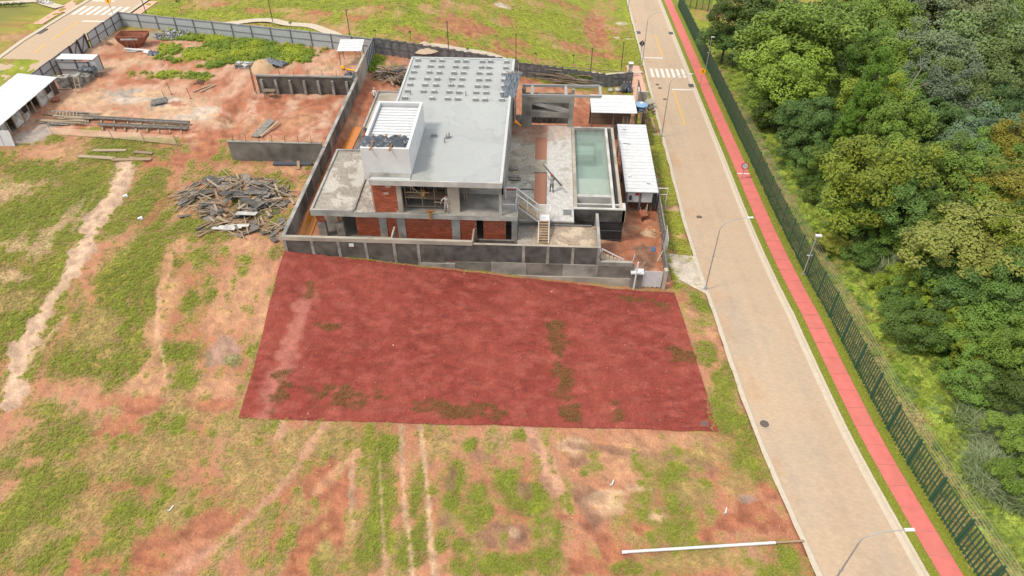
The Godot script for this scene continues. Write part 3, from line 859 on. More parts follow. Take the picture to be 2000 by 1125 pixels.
const TREES := [[23.7,-92.3,2.9,6,2,"thin dark tree with a bare leaning trunk nearest the far fence gate"],
[28.4,-92.2,4.6,7,2,"dark green tree behind the light domed tree at the fence corner of the wood"],
[28.2,-79.4,5.5,8,0,"large domed yellow-green tree, the first big crown beyond the far fence"],
[25.8,-71.8,3.7,6,0,"lower yellow-green crown hanging in front of the large domed tree"],
[34.8,-88,3.6,8,1,"mid green tree behind the right shoulder of the large domed tree"],
[41.4,-94.1,4.3,8,0,"light green tree at the top edge, right of the large domed tree"],
[42.2,-86.7,3.7,8,0,"small bright tree between the domed tree and the grey-olive crown"],
[50.7,-99.4,5.1,9,3,"brownish olive tree at the top edge of the wood"],
[54.9,-96.2,5,9,3,"grey-green tree at the top edge, second from the right corner"],
[63.7,-102.4,5.5,9,1,"green tree filling the top right corner of the picture"],
[59.8,-91.4,3.3,9,0,"bright yellow-green treetop at the right edge near the top corner"],
[35.4,-75.8,3.2,8,1,"mid green tree behind the vine-covered pointed tree"],
[38.5,-74.4,3.6,8,0,"light feathery tree just right of the bare grey branch"],
[41.6,-74.3,3.9,9,3,"dark grey-olive spreading tree in the middle of the upper wood"],
[37.2,-68.3,3,7,1,"rounded green tree below the light feathery tree"],
[32.4,-64.9,2.6,7,0,"yellow-green tree behind the bare grey branch"],
[39.6,-66.6,3.3,8,3,"second grey-olive crown below the spreading grey tree"],
[49.1,-78.6,4.6,9,6,"pale grey-green tree with large leaf clusters at the upper right"],
[50.1,-73.9,3.4,9,6,"pale grey-green crown cut by the right edge above the golden tree"],
[31.7,-58,2.9,7,1,"layered green tree to the right of the vine-covered tower"],
[36,-59.8,2.8,7,2,"dark green tree left of the rounded grey-green crown"],
[41.9,-65.9,3.4,8,6,"grey-green tree under the pale large-leaved crown"],
[37.6,-56.4,2.8,7,6,"rounded blue-green crown left of the golden tree"],
[39.5,-54.3,2.4,8,4,"golden yellow tree cut by the right edge of the picture, upper one"],
[42.8,-62.4,2.4,8,2,"dark tree between the pale crown and the golden tree"],
[26.3,-49.3,3.3,6,0,"wide light green tree below the vine-covered tower"],
[25.2,-55.2,2.1,3.5,1,"low shaggy tree left of the wide light green tree"],
[30.1,-51.5,2.7,6,0,"light green tree right beside the wide light green one"],
[33,-52.2,2.8,6,1,"mid green tree between the light green trees and the golden crowns"],
[33.5,-48.4,2.9,6.5,1,"green crown just below the rounded blue-green tree"],
[28.1,-46.8,2.5,5,1,"dark-hollowed green tree above the silvery tall grass"],
[31,-45.9,2.5,5,2,"deep green tree between the silvery grass and the golden crown"],
[35.3,-47.5,2.6,7,4,"golden tree at the right edge, middle one"],
[30.2,-40.3,3.2,6,4,"broad golden-green crown spreading low at the right side"],
[32.8,-41,2.4,7,0,"yellow-green tree right of the broad golden crown"],
[31.4,-36.8,2.5,5,1,"green tree at the right edge below the broad golden crown"],
[29.2,-38.1,2.3,3.5,2,"dark shrubby tree below the broad golden crown"],
[30,-31.9,1.8,4,1,"green tree at the right edge above the dark trunk gap"],
[28.9,-29.7,1.9,2.5,2,"dark shrubby tree low on the right edge"],
[28.1,-26.2,1.5,2.5,0,"light green shrubby tree near the lower right edge"],
[25.6,-89.6,2,2.5,6,"small blue-green bush on the grass just beyond the far fence"],
[24.1,-70.2,2.7,2.5,2,"dark bush at the foot of the large domed tree"],
[24.6,-63.1,2.5,2.5,2,"dark bush under the left skirt of the vine-covered tree"],
[24.7,-58.5,2.1,2,1,"mid green bush beside the grass strip above the low shaggy tree"],
[24.5,-54.2,1.8,1.6,1,"leafy bush at the grass edge above the yellow shrub"],
[25.4,-50.9,1.9,2.5,2,"dark bush above the first silvery grass clumps"],
[23.7,-46.1,1.2,1.2,4,"yellow-leaved shrub behind the lamp by the red path"],
[26.2,-35.4,2,1.8,2,"dark bush among the tall grass in the lower wood"],
[28.7,-33.4,2.2,2.2,1,"broad green bush at the lower edge of the wood"],
[27.7,-50.1,1.5,1.4,1,"round green shrub left of the silvery tall grass"],
[29,-37.8,1.7,1.8,1,"green shrub below the golden crown's dark hollow"],
[26.2,-64.4,2.5,4.5,2,"dark tree in the hollow left of the vine tower"],
[26.2,-52,1.9,3.2,0,"light bush left of the dark-hollowed tree above the silvery grass"],
[27.8,-49.2,2.1,4,1,"green tree just above the first silvery grass"],
[29.9,-42.9,2.2,3.4,1,"green shrub right of the silvery grass, below the deep green tree"],
[28.1,-40.1,1.9,1.8,0,"light green shrub below the silvery grass clumps"],
[28.1,-35.6,1.8,1.8,0,"light green shrub left of the dark shrubby edge trees"],
[30.3,-35.5,2.1,3.2,1,"mid green shrub between the edge trees on the right"],
[26.2,-38.6,1.7,1.2,1,"low green shrub on the bank below the silvery grass"],
[27.8,-30.2,1.9,1.8,1,"green shrub low on the bank near the right edge"],
[29.4,-32.6,1.8,2.2,0,"light shrub beside the broad green bush at the wood's lower edge"],
[27.2,-24,1.6,1.5,1,"green shrub at the right edge above the lowest tall grass"],
[25.9,-71.9,2.4,3.6,1,"green shrub under the light domed tree, fence side"],
[25.8,-82,2.4,2.2,1,"green shrub on the slope below the small blue-green bush"],
[25.5,-62.8,1.9,1.8,2,"dark green shrub on the slope between fence and vine tower"],
[25.3,-49.1,1.4,1.2,1,"low green shrub above the yellow-leaved shrub"],
[25.9,-44.8,1.6,1,1,"low green shrub right of the yellow-leaved shrub"],
[26.5,-40.9,1.5,0.9,0,"low light green shrub on the bank above the near lamp"],
[30.9,-43.6,2,5.5,1,"green treetop between the deep green tree and the golden crown"],
[37.5,-53.3,2.1,7,1,"green treetop left of the upper golden tree"]]
const TALL := [[29.1,-52.2,1.5],[29.4,-49.3,1.7],[30,-47,1.9],[30.6,-46,1.4],[27.4,-45.4,1.8],[28.3,-43.4,1.8],[32.2,-48.6,1.5],[30.5,-37.8,1.1],[31.7,-42,0.9],[28,-28.2,1.5],[28,-26.3,1.3],[26.8,-24.4,1.5],[27.6,-23.5,1.1],[28,-36.1,0.8],[27.3,-53.6,1.3]]

func flat(n: String, x0: float, x1: float, z0: float, z1: float, dy: float, m: Material, parent: Node = self) -> MeshInstance3D:
	var st := SurfaceTool.new(); st.begin(Mesh.PRIMITIVE_TRIANGLES)
	var nu := maxi(1, ceili((x1 - x0) / 2.0)); var nv := maxi(1, ceili((z0 - z1) / 2.0))
	for j in nv:
		for i in nu:
			var a0 := lerpf(x0, x1, float(i) / nu); var a1 := lerpf(x0, x1, float(i + 1) / nu)
			var b0 := lerpf(z0, z1, float(j) / nv); var b1 := lerpf(z0, z1, float(j + 1) / nv)
			var p := [Vector3(a0, base_h(a0, b0) + dy, b0), Vector3(a1, base_h(a1, b0) + dy, b0), Vector3(a1, base_h(a1, b1) + dy, b1), Vector3(a0, base_h(a0, b1) + dy, b1)]
			for k in [0, 3, 1, 1, 3, 2]: st.add_vertex(p[k])
	st.generate_normals()
	return mi(n, st.commit(), m, parent)
func make_side_road():
	var r := flat("side_road", -60.4, -53.2, -60.0, -180.0, 0.0, M.paver); structure(r)
	structure(flat("side_gutter_left", -60.95, -60.4, -60.0, -180.0, 0.06, M.kerb))
	structure(flat("side_gutter_right", -53.2, -52.7, -84.0, -180.0, 0.06, M.kerb))
	for k in 7: flat("crosswalk_stripe", -60.0 + k * 0.95, -59.5 + k * 0.95, -87.3, -90.6, 0.008, M.white_paint, r)
	flat("stop_line", -57.3, -54.0, -84.8, -85.2, 0.008, M.white_paint, r)
	flat("centre_line", -57.6, -57.42, -74.8, -84.8, 0.008, M.yellow_paint, r)
	flat("stop_line", -60.0, -57.0, -92.6, -93.0, 0.008, M.white_paint, r)
	part("drain_grate", r, Vector3(-60.1, base_h(-60, -81) + 0.02, -81.1), Vector3(0.5, 0.06, 1.6), M.grate)
	structure(flat("side_path", -62.7, -61.5, -83.6, -93.0, 0.05, M.pathpink))
	structure(flat("side_path_link", -61.6, -60.95, -88.0, -91.0, 0.06, M.pathpink))
	structure(flat("side_path_right", -52.4, -51.2, -86.0, -93.0, 0.05, M.pathpink))
	ribbon("garden_path", [Vector2(-76.0, -90.0), Vector2(-71.4, -90.8), Vector2(-67.1, -92.0), Vector2(-65.2, -91.0), Vector2(-62.6, -89.6)], 0.65, M.kerb, 0.05)
	var p := thing("garden_steps", "short flight of pale steps leading down to the side road", "steps", Vector3(-65.5, base_h(-65, -91.3), -91.3))
	for k in 5: part("step", p, Vector3(-66.6 + k * 0.5, base_h(-65, -91) + 0.32 - k * 0.06, -91.9 + k * 0.25), Vector3(0.52, 0.3, 1.2), M.white_old, Vector3(0, 25, 0))
	var hd := thing("clipped_hedge", "dark clipped hedge along the pale path in the top left corner", "hedge", Vector3(-70, base_h(-70, -89.5), -89.5))
	for k in 7: mi("foliage", bush_mesh(2), M["leaf_2"], hd, Vector3(-73.5 + k * 0.95, base_h(-70, -89.6) + 0.25, -89.3 - k * 0.12)).scale = Vector3(0.75, 0.4, 0.45)
func ribbon(n: String, pts: Array, w: float, m: Material, dy: float):
	var cv := Curve3D.new()
	for i in pts.size():
		var t: Vector2 = (pts[mini(i + 1, pts.size() - 1)] - pts[maxi(i - 1, 0)]) * 0.18
		cv.add_point(Vector3(pts[i].x, 0, pts[i].y), Vector3(-t.x, 0, -t.y), Vector3(t.x, 0, t.y))
	var bk := cv.tessellate_even_length(5, 0.7)
	var st := SurfaceTool.new(); st.begin(Mesh.PRIMITIVE_TRIANGLES)
	var pl := []; var prr := []
	for i in bk.size():
		var t := (bk[mini(i + 1, bk.size() - 1)] - bk[maxi(i - 1, 0)]).normalized()
		var s := Vector3(-t.z, 0, t.x) * w
		var a: Vector3 = bk[i] - s; var b: Vector3 = bk[i] + s
		a.y = base_h(a.x, a.z) + dy + 0.12; b.y = base_h(b.x, b.z) + dy + 0.12
		pl.append(a); prr.append(b)
	for i in bk.size() - 1:
		for q in [pl[i], pl[i + 1], prr[i], prr[i], pl[i + 1], prr[i + 1]]: st.add_vertex(q)
	st.generate_normals()
	structure(mi(n, st.commit(), m))
func make_park():
	ribbon("park_path", [Vector2(-44.0, -83.6), Vector2(-39.0, -84.6), Vector2(-36.0, -86.0), Vector2(-33.8, -86.1), Vector2(-31.5, -85.0), Vector2(-28.6, -84.5), Vector2(-26.4, -82.9), Vector2(-24.6, -81.4), Vector2(-23.4, -79.0)], 0.65, M.kerb, 0.04)
	ribbon("park_path_right", [Vector2(-16.5, -78.3), Vector2(-14.0, -81.6), Vector2(-12.4, -82.8), Vector2(-10.0, -83.2), Vector2(-7.2, -84.0), Vector2(-5.0, -83.6), Vector2(-3.0, -81.8)], 0.6, M.kerb, 0.04)
	ribbon("park_path_end", [Vector2(6.0, -86.6), Vector2(9.0, -87.5), Vector2(12.9, -88.6)], 0.4, M.kerb, 0.04)
	structure(flat("pavement", 11.0, 12.7, -78.0, -91.0, 0.12, M.pathpink))
	var labs := ["thin black park lamp post by the pale path near the tin fence", "thin black park lamp post between the open shelter and the lawn", "thin black park lamp post beside the path right above the grey roof", "thin black park lamp post just behind the right end of the grey roof", "thin black park lamp post above the stacked poles at the back fence", "thin black park lamp post nearest the right road and the white pillar", "thin black park lamp post behind the corner of the tin fence by the side road", "thin black park lamp post on the lawn midway behind the roof's right corner"]
	var i := 0
	for q in [[-33.5, -85.6, 3.2], [-22.8, -80.8, 3.2], [-11.5, -82.5, 3.3], [-3.4, -83.3, 3.6], [6.1, -87.3, 3.0], [10.2, -89.4, 3.6], [-50.8, -88.5, 3.0]]:
		var y := base_h(q[0], q[1])
		var t := thing("park_lamp", labs[i], "lamp post", Vector3(q[0], y, q[1]), "park lamp posts")
		bar("pole", t, Vector3(q[0], y, q[1]), Vector3(q[0], y + q[2], q[1]), 0.05, M.dark_metal, 0.04)
		mi("base", cyl(0.12, 0.1, 0.12, 8), M.dark_metal, t, Vector3(q[0], y + 0.06, q[1]))
		mi("lamp_head", cyl(0.05, 0.16, 0.1, 8), M.dark_metal, t, Vector3(q[0], y + q[2] + 0.05, q[1]))
		i += 1
	var sl := ["young sapling on the lawn behind the tin fence's long left run", "tiny sapling next to the pale path behind the tin fence", "small staked sapling on the lawn right of the open shelter", "small sapling on the bare slope above the open shelter", "small sapling in the mown strip behind the concrete frame", "small sapling in the mown strip above the heap of poles", "small sapling at the bend of the path behind the grey roof"]
	i = 0
	for q in [[-46.3, -88.7, 1.6], [-30.4, -83.0, 1.0], [-19.7, -80.5, 1.3], [-15.9, -82.0, 1.4], [-1.0, -85.5, 1.3], [3.8, -87.9, 1.5], [-9.1, -81.6, 1.2]]:
		var y := H(q[0], q[1])
		var t := thing("sapling", sl[i], "sapling", Vector3(q[0], y, q[1]), "young saplings in the park")
		bar("trunk", t, Vector3(q[0], y, q[1]), Vector3(q[0] + 0.04, y + q[2] * 0.8, q[1]), 0.03, M.bark, 0.015)
		mi("crown", bush_mesh(1), M.leaf_2 if i > 0 else M.leaf_1, t, Vector3(q[0], y + q[2] * 0.85, q[1])).scale = Vector3.ONE * (0.28 if i > 0 else 0.45)
		mi("mulch", cyl(0.4, 0.3, 0.08, 10), M.soil, t, Vector3(q[0], y + 0.04, q[1]))
		i += 1

# ------------------------------------------------------------------ walls of the lot
func make_walls():
	var w := thing("front_wall", "long low block wall with tarred panels and pale pillars along the red plot", "wall", Vector3(-7, 1.0, -41.1))
	var xs := [-18.95, -16.9, -14.9, -12.85, -10.7, -8.9, -7.0, -5.0, -3.0, -1.05, 0.75, 2.6, 4.5]
	for i in xs.size() - 1:
		var x0: float = xs[i]; var x1: float = xs[i + 1]
		var yb := base_h(x0, -41) - 0.6
		if x0 > -8.0: yb = 1.75
		pb("panel", w, x0 + (0.1 if i not in [6, 7, 8] else 0.005), x1 - (0.1 if i not in [5, 6, 7] else 0.005), yb, 3.28 if i < 7 else 3.36, -41.0, -41.16, M.render_d if i < 6 else M.tar_w)
	for i in xs.size():
		if i in [6, 7, 8]: continue
		var x: float = xs[i]
		pb("pillar", w, x - 0.11, x + 0.11, base_h(x, -41) - 0.6 if x < -8.0 else 1.75, 3.3, -40.97, -41.18, M.pillar)
	pb("coping", w, -19.08, -4.85, 3.28, 3.62, -40.96, -41.2, M.concrete_p)
	pb("coping", w, -4.85, 4.6, 3.36, 3.40, -41.0, -41.18, M.concrete_p)
	# concrete footing that shows where the ground falls away
	for i in 6:
		var x0 := -8.9 + i * 2.7
		pb("footing", w, x0, x0 + 2.68, -1.0, 1.76 if i > 1 else 1.5 + i * 0.2, -40.93, -41.2, M.concrete if i % 2 == 0 else M.concrete_d)
	pb("footing_ledge", w, -6.2, 7.1, -1.2, 0.6, -40.84, -41.1, M.concrete_p)
	pb("footing", w, 4.6, 7.1, 0.3, 2.08, -40.95, -41.2, M.concrete)
	part("switch_box", w, Vector3(-13.9, 3.0, -40.96), Vector3(0.35, 0.25, 0.06), M.white)
	w = thing("side_wall", "long plastered side wall between the wood pile and the orange puddle", "wall", Vector3(-18.97, 2.0, -54))
	for i in 13:
		var z := -41.2 - i * 2.0
		pb("panel", w, -19.06, -18.9, 1.2, 3.55, z, z - 1.78, M.concrete_d if i % 3 != 1 else M.concrete)
		pb("pillar", w, -19.1, -18.86, 1.2, 3.55, z - 1.78, z - 2.0, M.pillar)
	pb("coping", w, -19.12, -18.84, 3.55, 3.65, -41.2, -67.3, M.concrete_l)
	pb("end_block", w, -19.1, -18.85, 1.4, 4.3, -67.3, -71.5, M.concrete_p)
	w = thing("retaining_wall", "short plastered retaining wall left of the side wall, above the wood pile", "wall", Vector3(-23.3, 2.2, -53.6))
	pb("panel", w, -27.4, -19.12, 1.8, 4.05, -53.5, -53.66, M.concrete_d)
	pb("coping", w, -27.45, -19.12, 4.05, 4.12, -53.47, -53.69, M.concrete)
	for i in 7:
		var x := -26.9 + i * 1.15
		bar("starter_bar", w, Vector3(x, 4.1, -53.6), Vector3(x + 0.05, 4.75, -53.6), 0.022, M.post_rust)
	w = thing("retaining_wall", "dark block retaining wall with pale pilasters behind the dug yard", "wall", Vector3(-24, 2.2, -66.4))
	pb("panel", w, -29.0, -19.15, 1.8, 4.05, -66.35, -66.55, M.render_d)
	pb("coping", w, -29.05, -19.15, 4.05, 4.18, -66.3, -66.6, M.concrete)
	for i in 7:
		var x := -28.6 + i * 1.45
		pb("pilaster", w, x, x + 0.24, 1.8, 3.75, -66.1, -66.34, M.pillar)
		if i > 0: bar("starter_bar", w, Vector3(x + 0.6, 4.1, -66.45), Vector3(x + 0.62, 4.8, -66.45), 0.022, M.post_rust)
	bar("corner_rebar", w, Vector3(-29.3, 2.0, -66.2), Vector3(-29.3, 4.9, -66.3), 0.04, M.post_rust)
	bar("corner_rebar", w, Vector3(-29.55, 2.0, -66.5), Vector3(-29.5, 4.9, -66.5), 0.04, M.post_rust)

# tin hoarding from a to b
func hoarding(n: String, label: String, a: Vector3, b: Vector3, h: float, step: float, m: Material, pm: Material, side := 1.0):
	var t := thing(n, label, "fence", a)
	var len := Vector2(b.x - a.x, b.z - a.z).length(); var k := maxi(1, roundi(len / step))
	var d := Vector3(b.x - a.x, 0, b.z - a.z).normalized(); var nrmv := Vector3(-d.z, 0, d.x) * side
	var yaw := rad_to_deg(atan2(-d.z, d.x))
	for i in k:
		var p0 := a.lerp(b, float(i) / k); var p1 := a.lerp(b, float(i + 1) / k); var c := (p0 + p1) * 0.5
		c.y = base_h(c.x, c.z)
		part("sheet", t, c + Vector3(0, h * 0.5 + 0.03 * (i % 2), 0), Vector3(len / k - 0.015, h, 0.025), m, Vector3(rng.randf_range(-1.0, 1.0), yaw, 0))
	for i in k + 1:
		var p := a.lerp(b, float(i) / k) + nrmv * 0.07; p.y = base_h(p.x, p.z)
		part("post", t, p + Vector3(0, h * 0.5, 0), Vector3(0.07, h + 0.08, 0.07), pm, Vector3(0, yaw, 0))
	for yy in [0.5, 0.97]:
		var p0 := a + nrmv * 0.04; var p1 := b + nrmv * 0.04
		p0.y = base_h(a.x, a.z) + h * yy; p1.y = base_h(b.x, b.z) + h * yy
		bar("rail", t, p0, p1, 0.05, pm, -1.0, true)
	return t

# bricks laid on the face of a wall part; each wall part carries its own bricks
func brick_face(parent: Node, x0: float, x1: float, y0: float, y1: float, z: float, along_z := false, bl := 0.40, bh := 0.2, hole := false):
	var core: MeshInstance3D
	if along_z: core = pb("brick_wall", parent, z + 0.02, z + 0.16, y0, y1, x0, x1, M.mortar)
	else: core = pb("brick_wall", parent, x0, x1, y0, y1, z - 0.16, z - 0.02, M.mortar)
	var rows := roundi((y1 - y0) / bh); var hh := (y1 - y0) / rows
	for r in rows:
		var x := x0 - (bl * 0.5 if r % 2 == 1 else 0.0)
		while x < x1 - 0.02:
			var a := maxf(x, x0) + 0.01; var b := minf(x + bl, x1) - 0.01
			x += bl
			if b - a < 0.06: continue
			if hole and rng.randf() < 0.04: continue
			var mm: Material = M["brick%d" % rng.randi_range(0, 3)]
			var j := rng.randf_range(-0.006, 0.006)
			if along_z: pb("brick", core, z - 0.012 + j, z + 0.1, y0 + r * hh + 0.008, y0 + (r + 1) * hh - 0.026, a, b, mm)
			else: pb("brick", core, a, b, y0 + r * hh + 0.008, y0 + (r + 1) * hh - 0.026, z - 0.1, z + 0.012 + j, mm)
	return core
func make_house():
	var h := thing("house", "unfinished two-storey brick and concrete house with flat grey roof and white stair tower", "house", Vector3(-8, 1.6, -53))
	pb("floor_slab", h, -17.2, -1.7, 1.5, 1.92, -43.3, -63.6, M.concrete_d)
	# garage wing
	var gr := pb("garage_roof", h, -17.2, -12.3, 4.2, 4.56, -43.0, -51.7, M.concrete_p)
	pb("rim", gr, -17.25, -17.08, 4.15, 4.69, -42.96, -51.75, M.concrete_l)
	pb("rim", gr, -17.08, -14.0, 4.15, 4.69, -42.96, -43.12, M.concrete_l)
	pb("rim", gr, -17.08, -12.9, 4.3, 4.69, -51.6, -51.75, M.concrete_l)
	pb("rim", gr, -14.0, -13.88, 4.5, 4.72, -43.12, -47.6, M.concrete)
	pb("rim", gr, -13.88, -12.3, 4.5, 4.6, -47.4, -47.6, M.concrete)
	coat("screed", gr, -17.08, -14.0, -43.12, -51.6, 4.565, roof_coat)
	coat("screed", gr, -13.88, -12.35, -43.0, -47.4, 4.57, roof_coat)
	pb("post", h, -17.0, -16.4, 1.8, 3.35, -43.2, -43.6, M.pillar)
	brick_face(h, -17.0, -16.4, 3.35, 4.2, -43.22)
	pb("post", h, -15.6, -15.0, 1.8, 3.2, -43.25, -43.6, M.pillar)
	for k in 6: pb("bottle_strip", h, -15.42 , -15.3, 3.25 + k * 0.15, 3.33 + k * 0.15, -43.4, -43.5, M.brick2)
	bar("prop", h, Vector3(-15.1, 3.2, -43.4), Vector3(-15.15, 4.2, -43.4), 0.03, M.wood0)
	pb("back_wall", h, -17.2, -13.9, 1.8, 4.2, -50.2, -50.4, M.brick1)
	pb("side_wall", h, -17.2, -17.0, 1.8, 4.2, -46.5, -51.6, M.concrete_d)
	# small rear roof at the left
	var rr := pb("rear_roof", h, -15.7, -12.35, 4.3, 4.6, -55.5, -62.3, M.concrete_p)
	pb("rim", rr, -15.78, -15.62, 4.2, 4.74, -55.4, -62.4, M.concrete_l)
	pb("rim", rr, -15.62, -12.4, 4.3, 4.74, -62.25, -62.4, M.concrete_l)
	pb("left_wall", h, -15.7, -15.5, 1.8, 4.3, -51.8, -62.3, M.brick1)
	# first-floor slab
	var sl := pb("upper_slab", h, -14.0, -2.75, 4.2, 4.5, -43.0, -63.6, M.concrete)
	pb("landing_slab", sl, -2.75, -1.65, 4.2, 4.5, -43.0, -46.5, M.concrete)
	pb("edge_beam", sl, -14.0, -1.6, 4.16, 4.55, -42.93, -43.0, M.concrete_l)
	pb("edge_beam", sl, -1.65, -1.58, 4.16, 4.55, -43.0, -46.6, M.concrete_l)
	# ground floor front
	for q in [[-14.0, -12.2], [-11.62, -10.8], [-10.2, -6.62], [-6.0, -4.75], [-4.2, -2.5]]:
		brick_face(h, q[0], q[1], 1.9, 4.2, -43.3)
	for q in [[-12.2, -11.62], [-10.8, -10.2], [-6.62, -6.0], [-2.05, -1.62]]:
		pb("column", h, q[0], q[1], 1.85, 4.2, -43.24, -43.6, M.concrete_l)
	pb("base_course", h, -14.0, -12.2, 1.85, 2.1, -43.2, -43.28, M.concrete_l)
	pb("room_wall", h, -14.0, -1.8, 1.9, 4.2, -47.0, -47.2, M.brick1)
	pb("right_wall", h, -2.95, -2.76, 1.9, 4.2, -46.5, -63.4, M.concrete_l)
	pb("corner_wall", h, -1.85, -1.65, 1.9, 4.2, -43.6, -46.4, M.concrete_l)
	pb("planter_wall", h, -4.75, -1.8, 1.8, 2.75, -42.35, -42.5, M.concrete_d)
	pb("fin_wall", h, -11.05, -10.93, 1.8, 3.3, -41.22, -43.0, M.concrete_p)
	pb("fin_wall", h, -4.95, -4.83, 1.8, 3.4, -41.22, -42.9, M.concrete_p)
	# upper floor
	brick_face(h, -12.33, -10.55, 4.5, 7.1, -43.2, false, 0.4, 0.2, true)
	brick_face(h, -46.4, -43.38, 4.62, 7.1, -12.45, true, 0.4, 0.2, true)
	pb("column", h, -10.55, -10.2, 4.5, 7.1, -43.2, -43.6, M.concrete_p)
	pb("column", h, -6.8, -5.95, 4.5, 7.1, -43.4, -43.75, M.concrete_p)
	for k in range(3, 8): pb("wall_board", h, -10.4 + k * 0.5, -9.92 + k * 0.5, 4.5, 7.1, -46.4 - 0.01 * (k % 2), -46.5, M.concrete if k % 2 else M.concrete_d)
	pb("door_lintel", h, -12.13, -8.9, 6.75, 7.1, -46.4, -46.5, M.concrete)
	pb("wall_board", h, -12.13, -10.15, 4.5, 6.75, -46.4, -46.5, M.concrete)
	pb("inner_wall", h, -6.4, -6.2, 4.5, 7.1, -43.75, -46.5, M.concrete)
	pb("inner_wall", h, -6.2, -2.8, 4.5, 7.1, -45.9, -46.1, M.concrete_l)
	pb("wall_panel", h, -5.4, -4.1, 4.95, 6.9, -45.78, -45.9, M.concrete_p)
	bar("prop", h, Vector3(-5.75, 4.5, -45.0), Vector3(-5.95, 7.0, -45.6), 0.035, M.wood2)
	bar("prop", h, Vector3(-5.55, 4.5, -44.9), Vector3(-5.85, 7.0, -45.6), 0.03, M.wood2)
	pb("left_wall", h, -12.33, -12.13, 4.5, 7.1, -46.4, -63.6, M.concrete)
	pb("right_wall", h, -2.98, -2.8, 4.5, 7.1, -45.9, -63.6, M.concrete_l)
	pb("corner_post", h, -2.98, -2.78, 4.5, 7.1, -43.1, -43.3, M.concrete_l)
	pb("back_wall", h, -12.33, -2.8, 1.9, 7.1, -63.45, -63.6, M.concrete)
	brick_face(h, -63.2, -60.7, 2.6, 4.2, -2.68, true)
	# main roof
	var rf := pb("roof", h, -12.33, -2.78, 7.1, 7.48, -43.0, -63.65, M.roof)
	pb("rim", rf, -12.4, -2.72, 7.08, 7.52, -42.9, -43.0, M.concrete_w)
	pb("rim", rf, -2.9, -2.7, 7.08, 7.55, -43.0, -63.75, M.roof_rim)
	pb("rim", rf, -12.42, -12.25, 7.08, 7.58, -51.0, -63.75, M.roof_rim)
	pb("rim", rf, -12.25, -2.9, 7.3, 7.58, -63.6, -63.78, M.roof_rim)
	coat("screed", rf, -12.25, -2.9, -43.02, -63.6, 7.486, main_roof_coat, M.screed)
	var cx := [-11.71, -10.34, -9.45, -8.08, -7.19, -5.73, -4.93, -3.47]
	var rz := [-63.0, -61.75, -60.5, -59.25, -58.0, -56.75, -55.5]
	for i in 8:
		for j in 7:
			if j == 6 and i == 1: continue
			part("mounting_block", rf, Vector3(cx[i] + rng.randf_range(-0.07, 0.07), 7.6, rz[j] + rng.randf_range(-0.07, 0.07)), Vector3(0.46, 0.24, 0.26), M.block)
			part("block_cap", rf, Vector3(cx[i], 7.725, rz[j]), Vector3(0.4, 0.01, 0.2), M.roof_rim)
	for q in [[-8.55, -49.2], [-8.3, -49.2], [-7.4, -49.0], [-7.25, -49.3], [-7.5, -48.4], [-11.4, -56.3], [-6.6, -56.3], [-8.1, -58.2]]:
		bar("vent_pipe", rf, Vector3(q[0], 7.45, q[1]), Vector3(q[0], 7.9, q[1]), 0.05, M.block)
	for q in [[-7.3, -49.1, 0.5], [-8.45, -49.3, 0.55]]:
		part("pipe_clamp", rf, Vector3(q[0], 7.6, q[1]), Vector3(q[2], 0.06, 0.1), M.post_grey, Vector3(0, 20, 0))
	# stair tower
	var tw := pb("stair_tower", h, -12.9, -12.7, 6.95, 9.62, -43.8, -50.9, M.white)
	pb("tower_wall", tw, -9.6, -9.4, 7.4, 9.62, -43.8, -50.9, M.white)
	pb("tower_wall", tw, -12.7, -9.6, 6.95, 9.62, -43.8, -44.0, M.white)
	pb("tower_wall", tw, -12.7, -9.6, 7.4, 9.62, -50.7, -50.9, M.white)
	for k in 14: part("roof_panel", tw, Vector3(-11.15, 9.28 + 0.006 * (k % 2), -44.75 - k * 0.425), Vector3(2.95, 0.09, 0.35), M.white_sheet)
	pb("roof_deck", tw, -12.7, -9.6, 9.05, 9.2, -44.0, -50.7, M.tin_d)
	pb("tower_ledge", tw, -12.4, -9.4, 7.46, 7.6, -43.25, -43.8, M.concrete_l)
	pb("tower_base", tw, -12.3, -9.4, 7.46, 7.56, -43.0, -43.25, M.roof_rim)
	for q in [-12.15, -10.75]:
		bar("lifting_timber", tw, Vector3(q, 9.6, -43.55), Vector3(q + 0.12, 9.85, -44.4), 0.1, M.wood_orange, -1.0, true)
	tarp("tarpaulin", "crumpled black tarpaulin draped over the front of the white stair tower", Vector3(-12.98, 9.66, -43.95), Vector3(3.3, 0, 0), Vector3(0.15, 0, -1.5), M.tarp, 0.3)
	tarp("tarpaulin", "crumpled grey-blue tarpaulin hanging over the right rear edge of the roof", Vector3(-3.6, 7.62, -56.0), Vector3(1.35, 0.0, -0.35), Vector3(0.35, 0, -5.0), M.tarp_b, 0.3)
	# brackets and scaffold at the opening
	var bt := thing("timber_bracket", "orange timber bracket standing on the upper slab edge", "bracket", Vector3(-8.1, 4.55, -42.95))
	part("post", bt, Vector3(-8.1, 4.5, -42.9), Vector3(0.16, 0.75, 0.1), M.wood_orange)
	part("crosspiece", bt, Vector3(-8.1, 4.9, -42.9), Vector3(0.62, 0.16, 0.1), M.wood_orange)
	var sc := thing("scaffold", "timber scaffold with working platforms inside the upper floor opening", "scaffold", Vector3(-8.5, 4.5, -44.2))
	for x in [-10.05, -8.8, -7.85, -6.95]:
		for z in [-43.8, -44.8]: bar("pole", sc, Vector3(x, 4.5, z), Vector3(x, 6.4, z), 0.035, M.wood1)
	for k in 4: pb("platform_board", sc, -10.1, -8.7, 5.45, 5.5, -43.75 - k * 0.27, -43.98 - k * 0.27, M.wood2)
	for k in 4: pb("platform_board", sc, -8.7, -6.9, 5.4, 5.45, -43.75 - k * 0.27, -43.98 - k * 0.27, M.wood1)
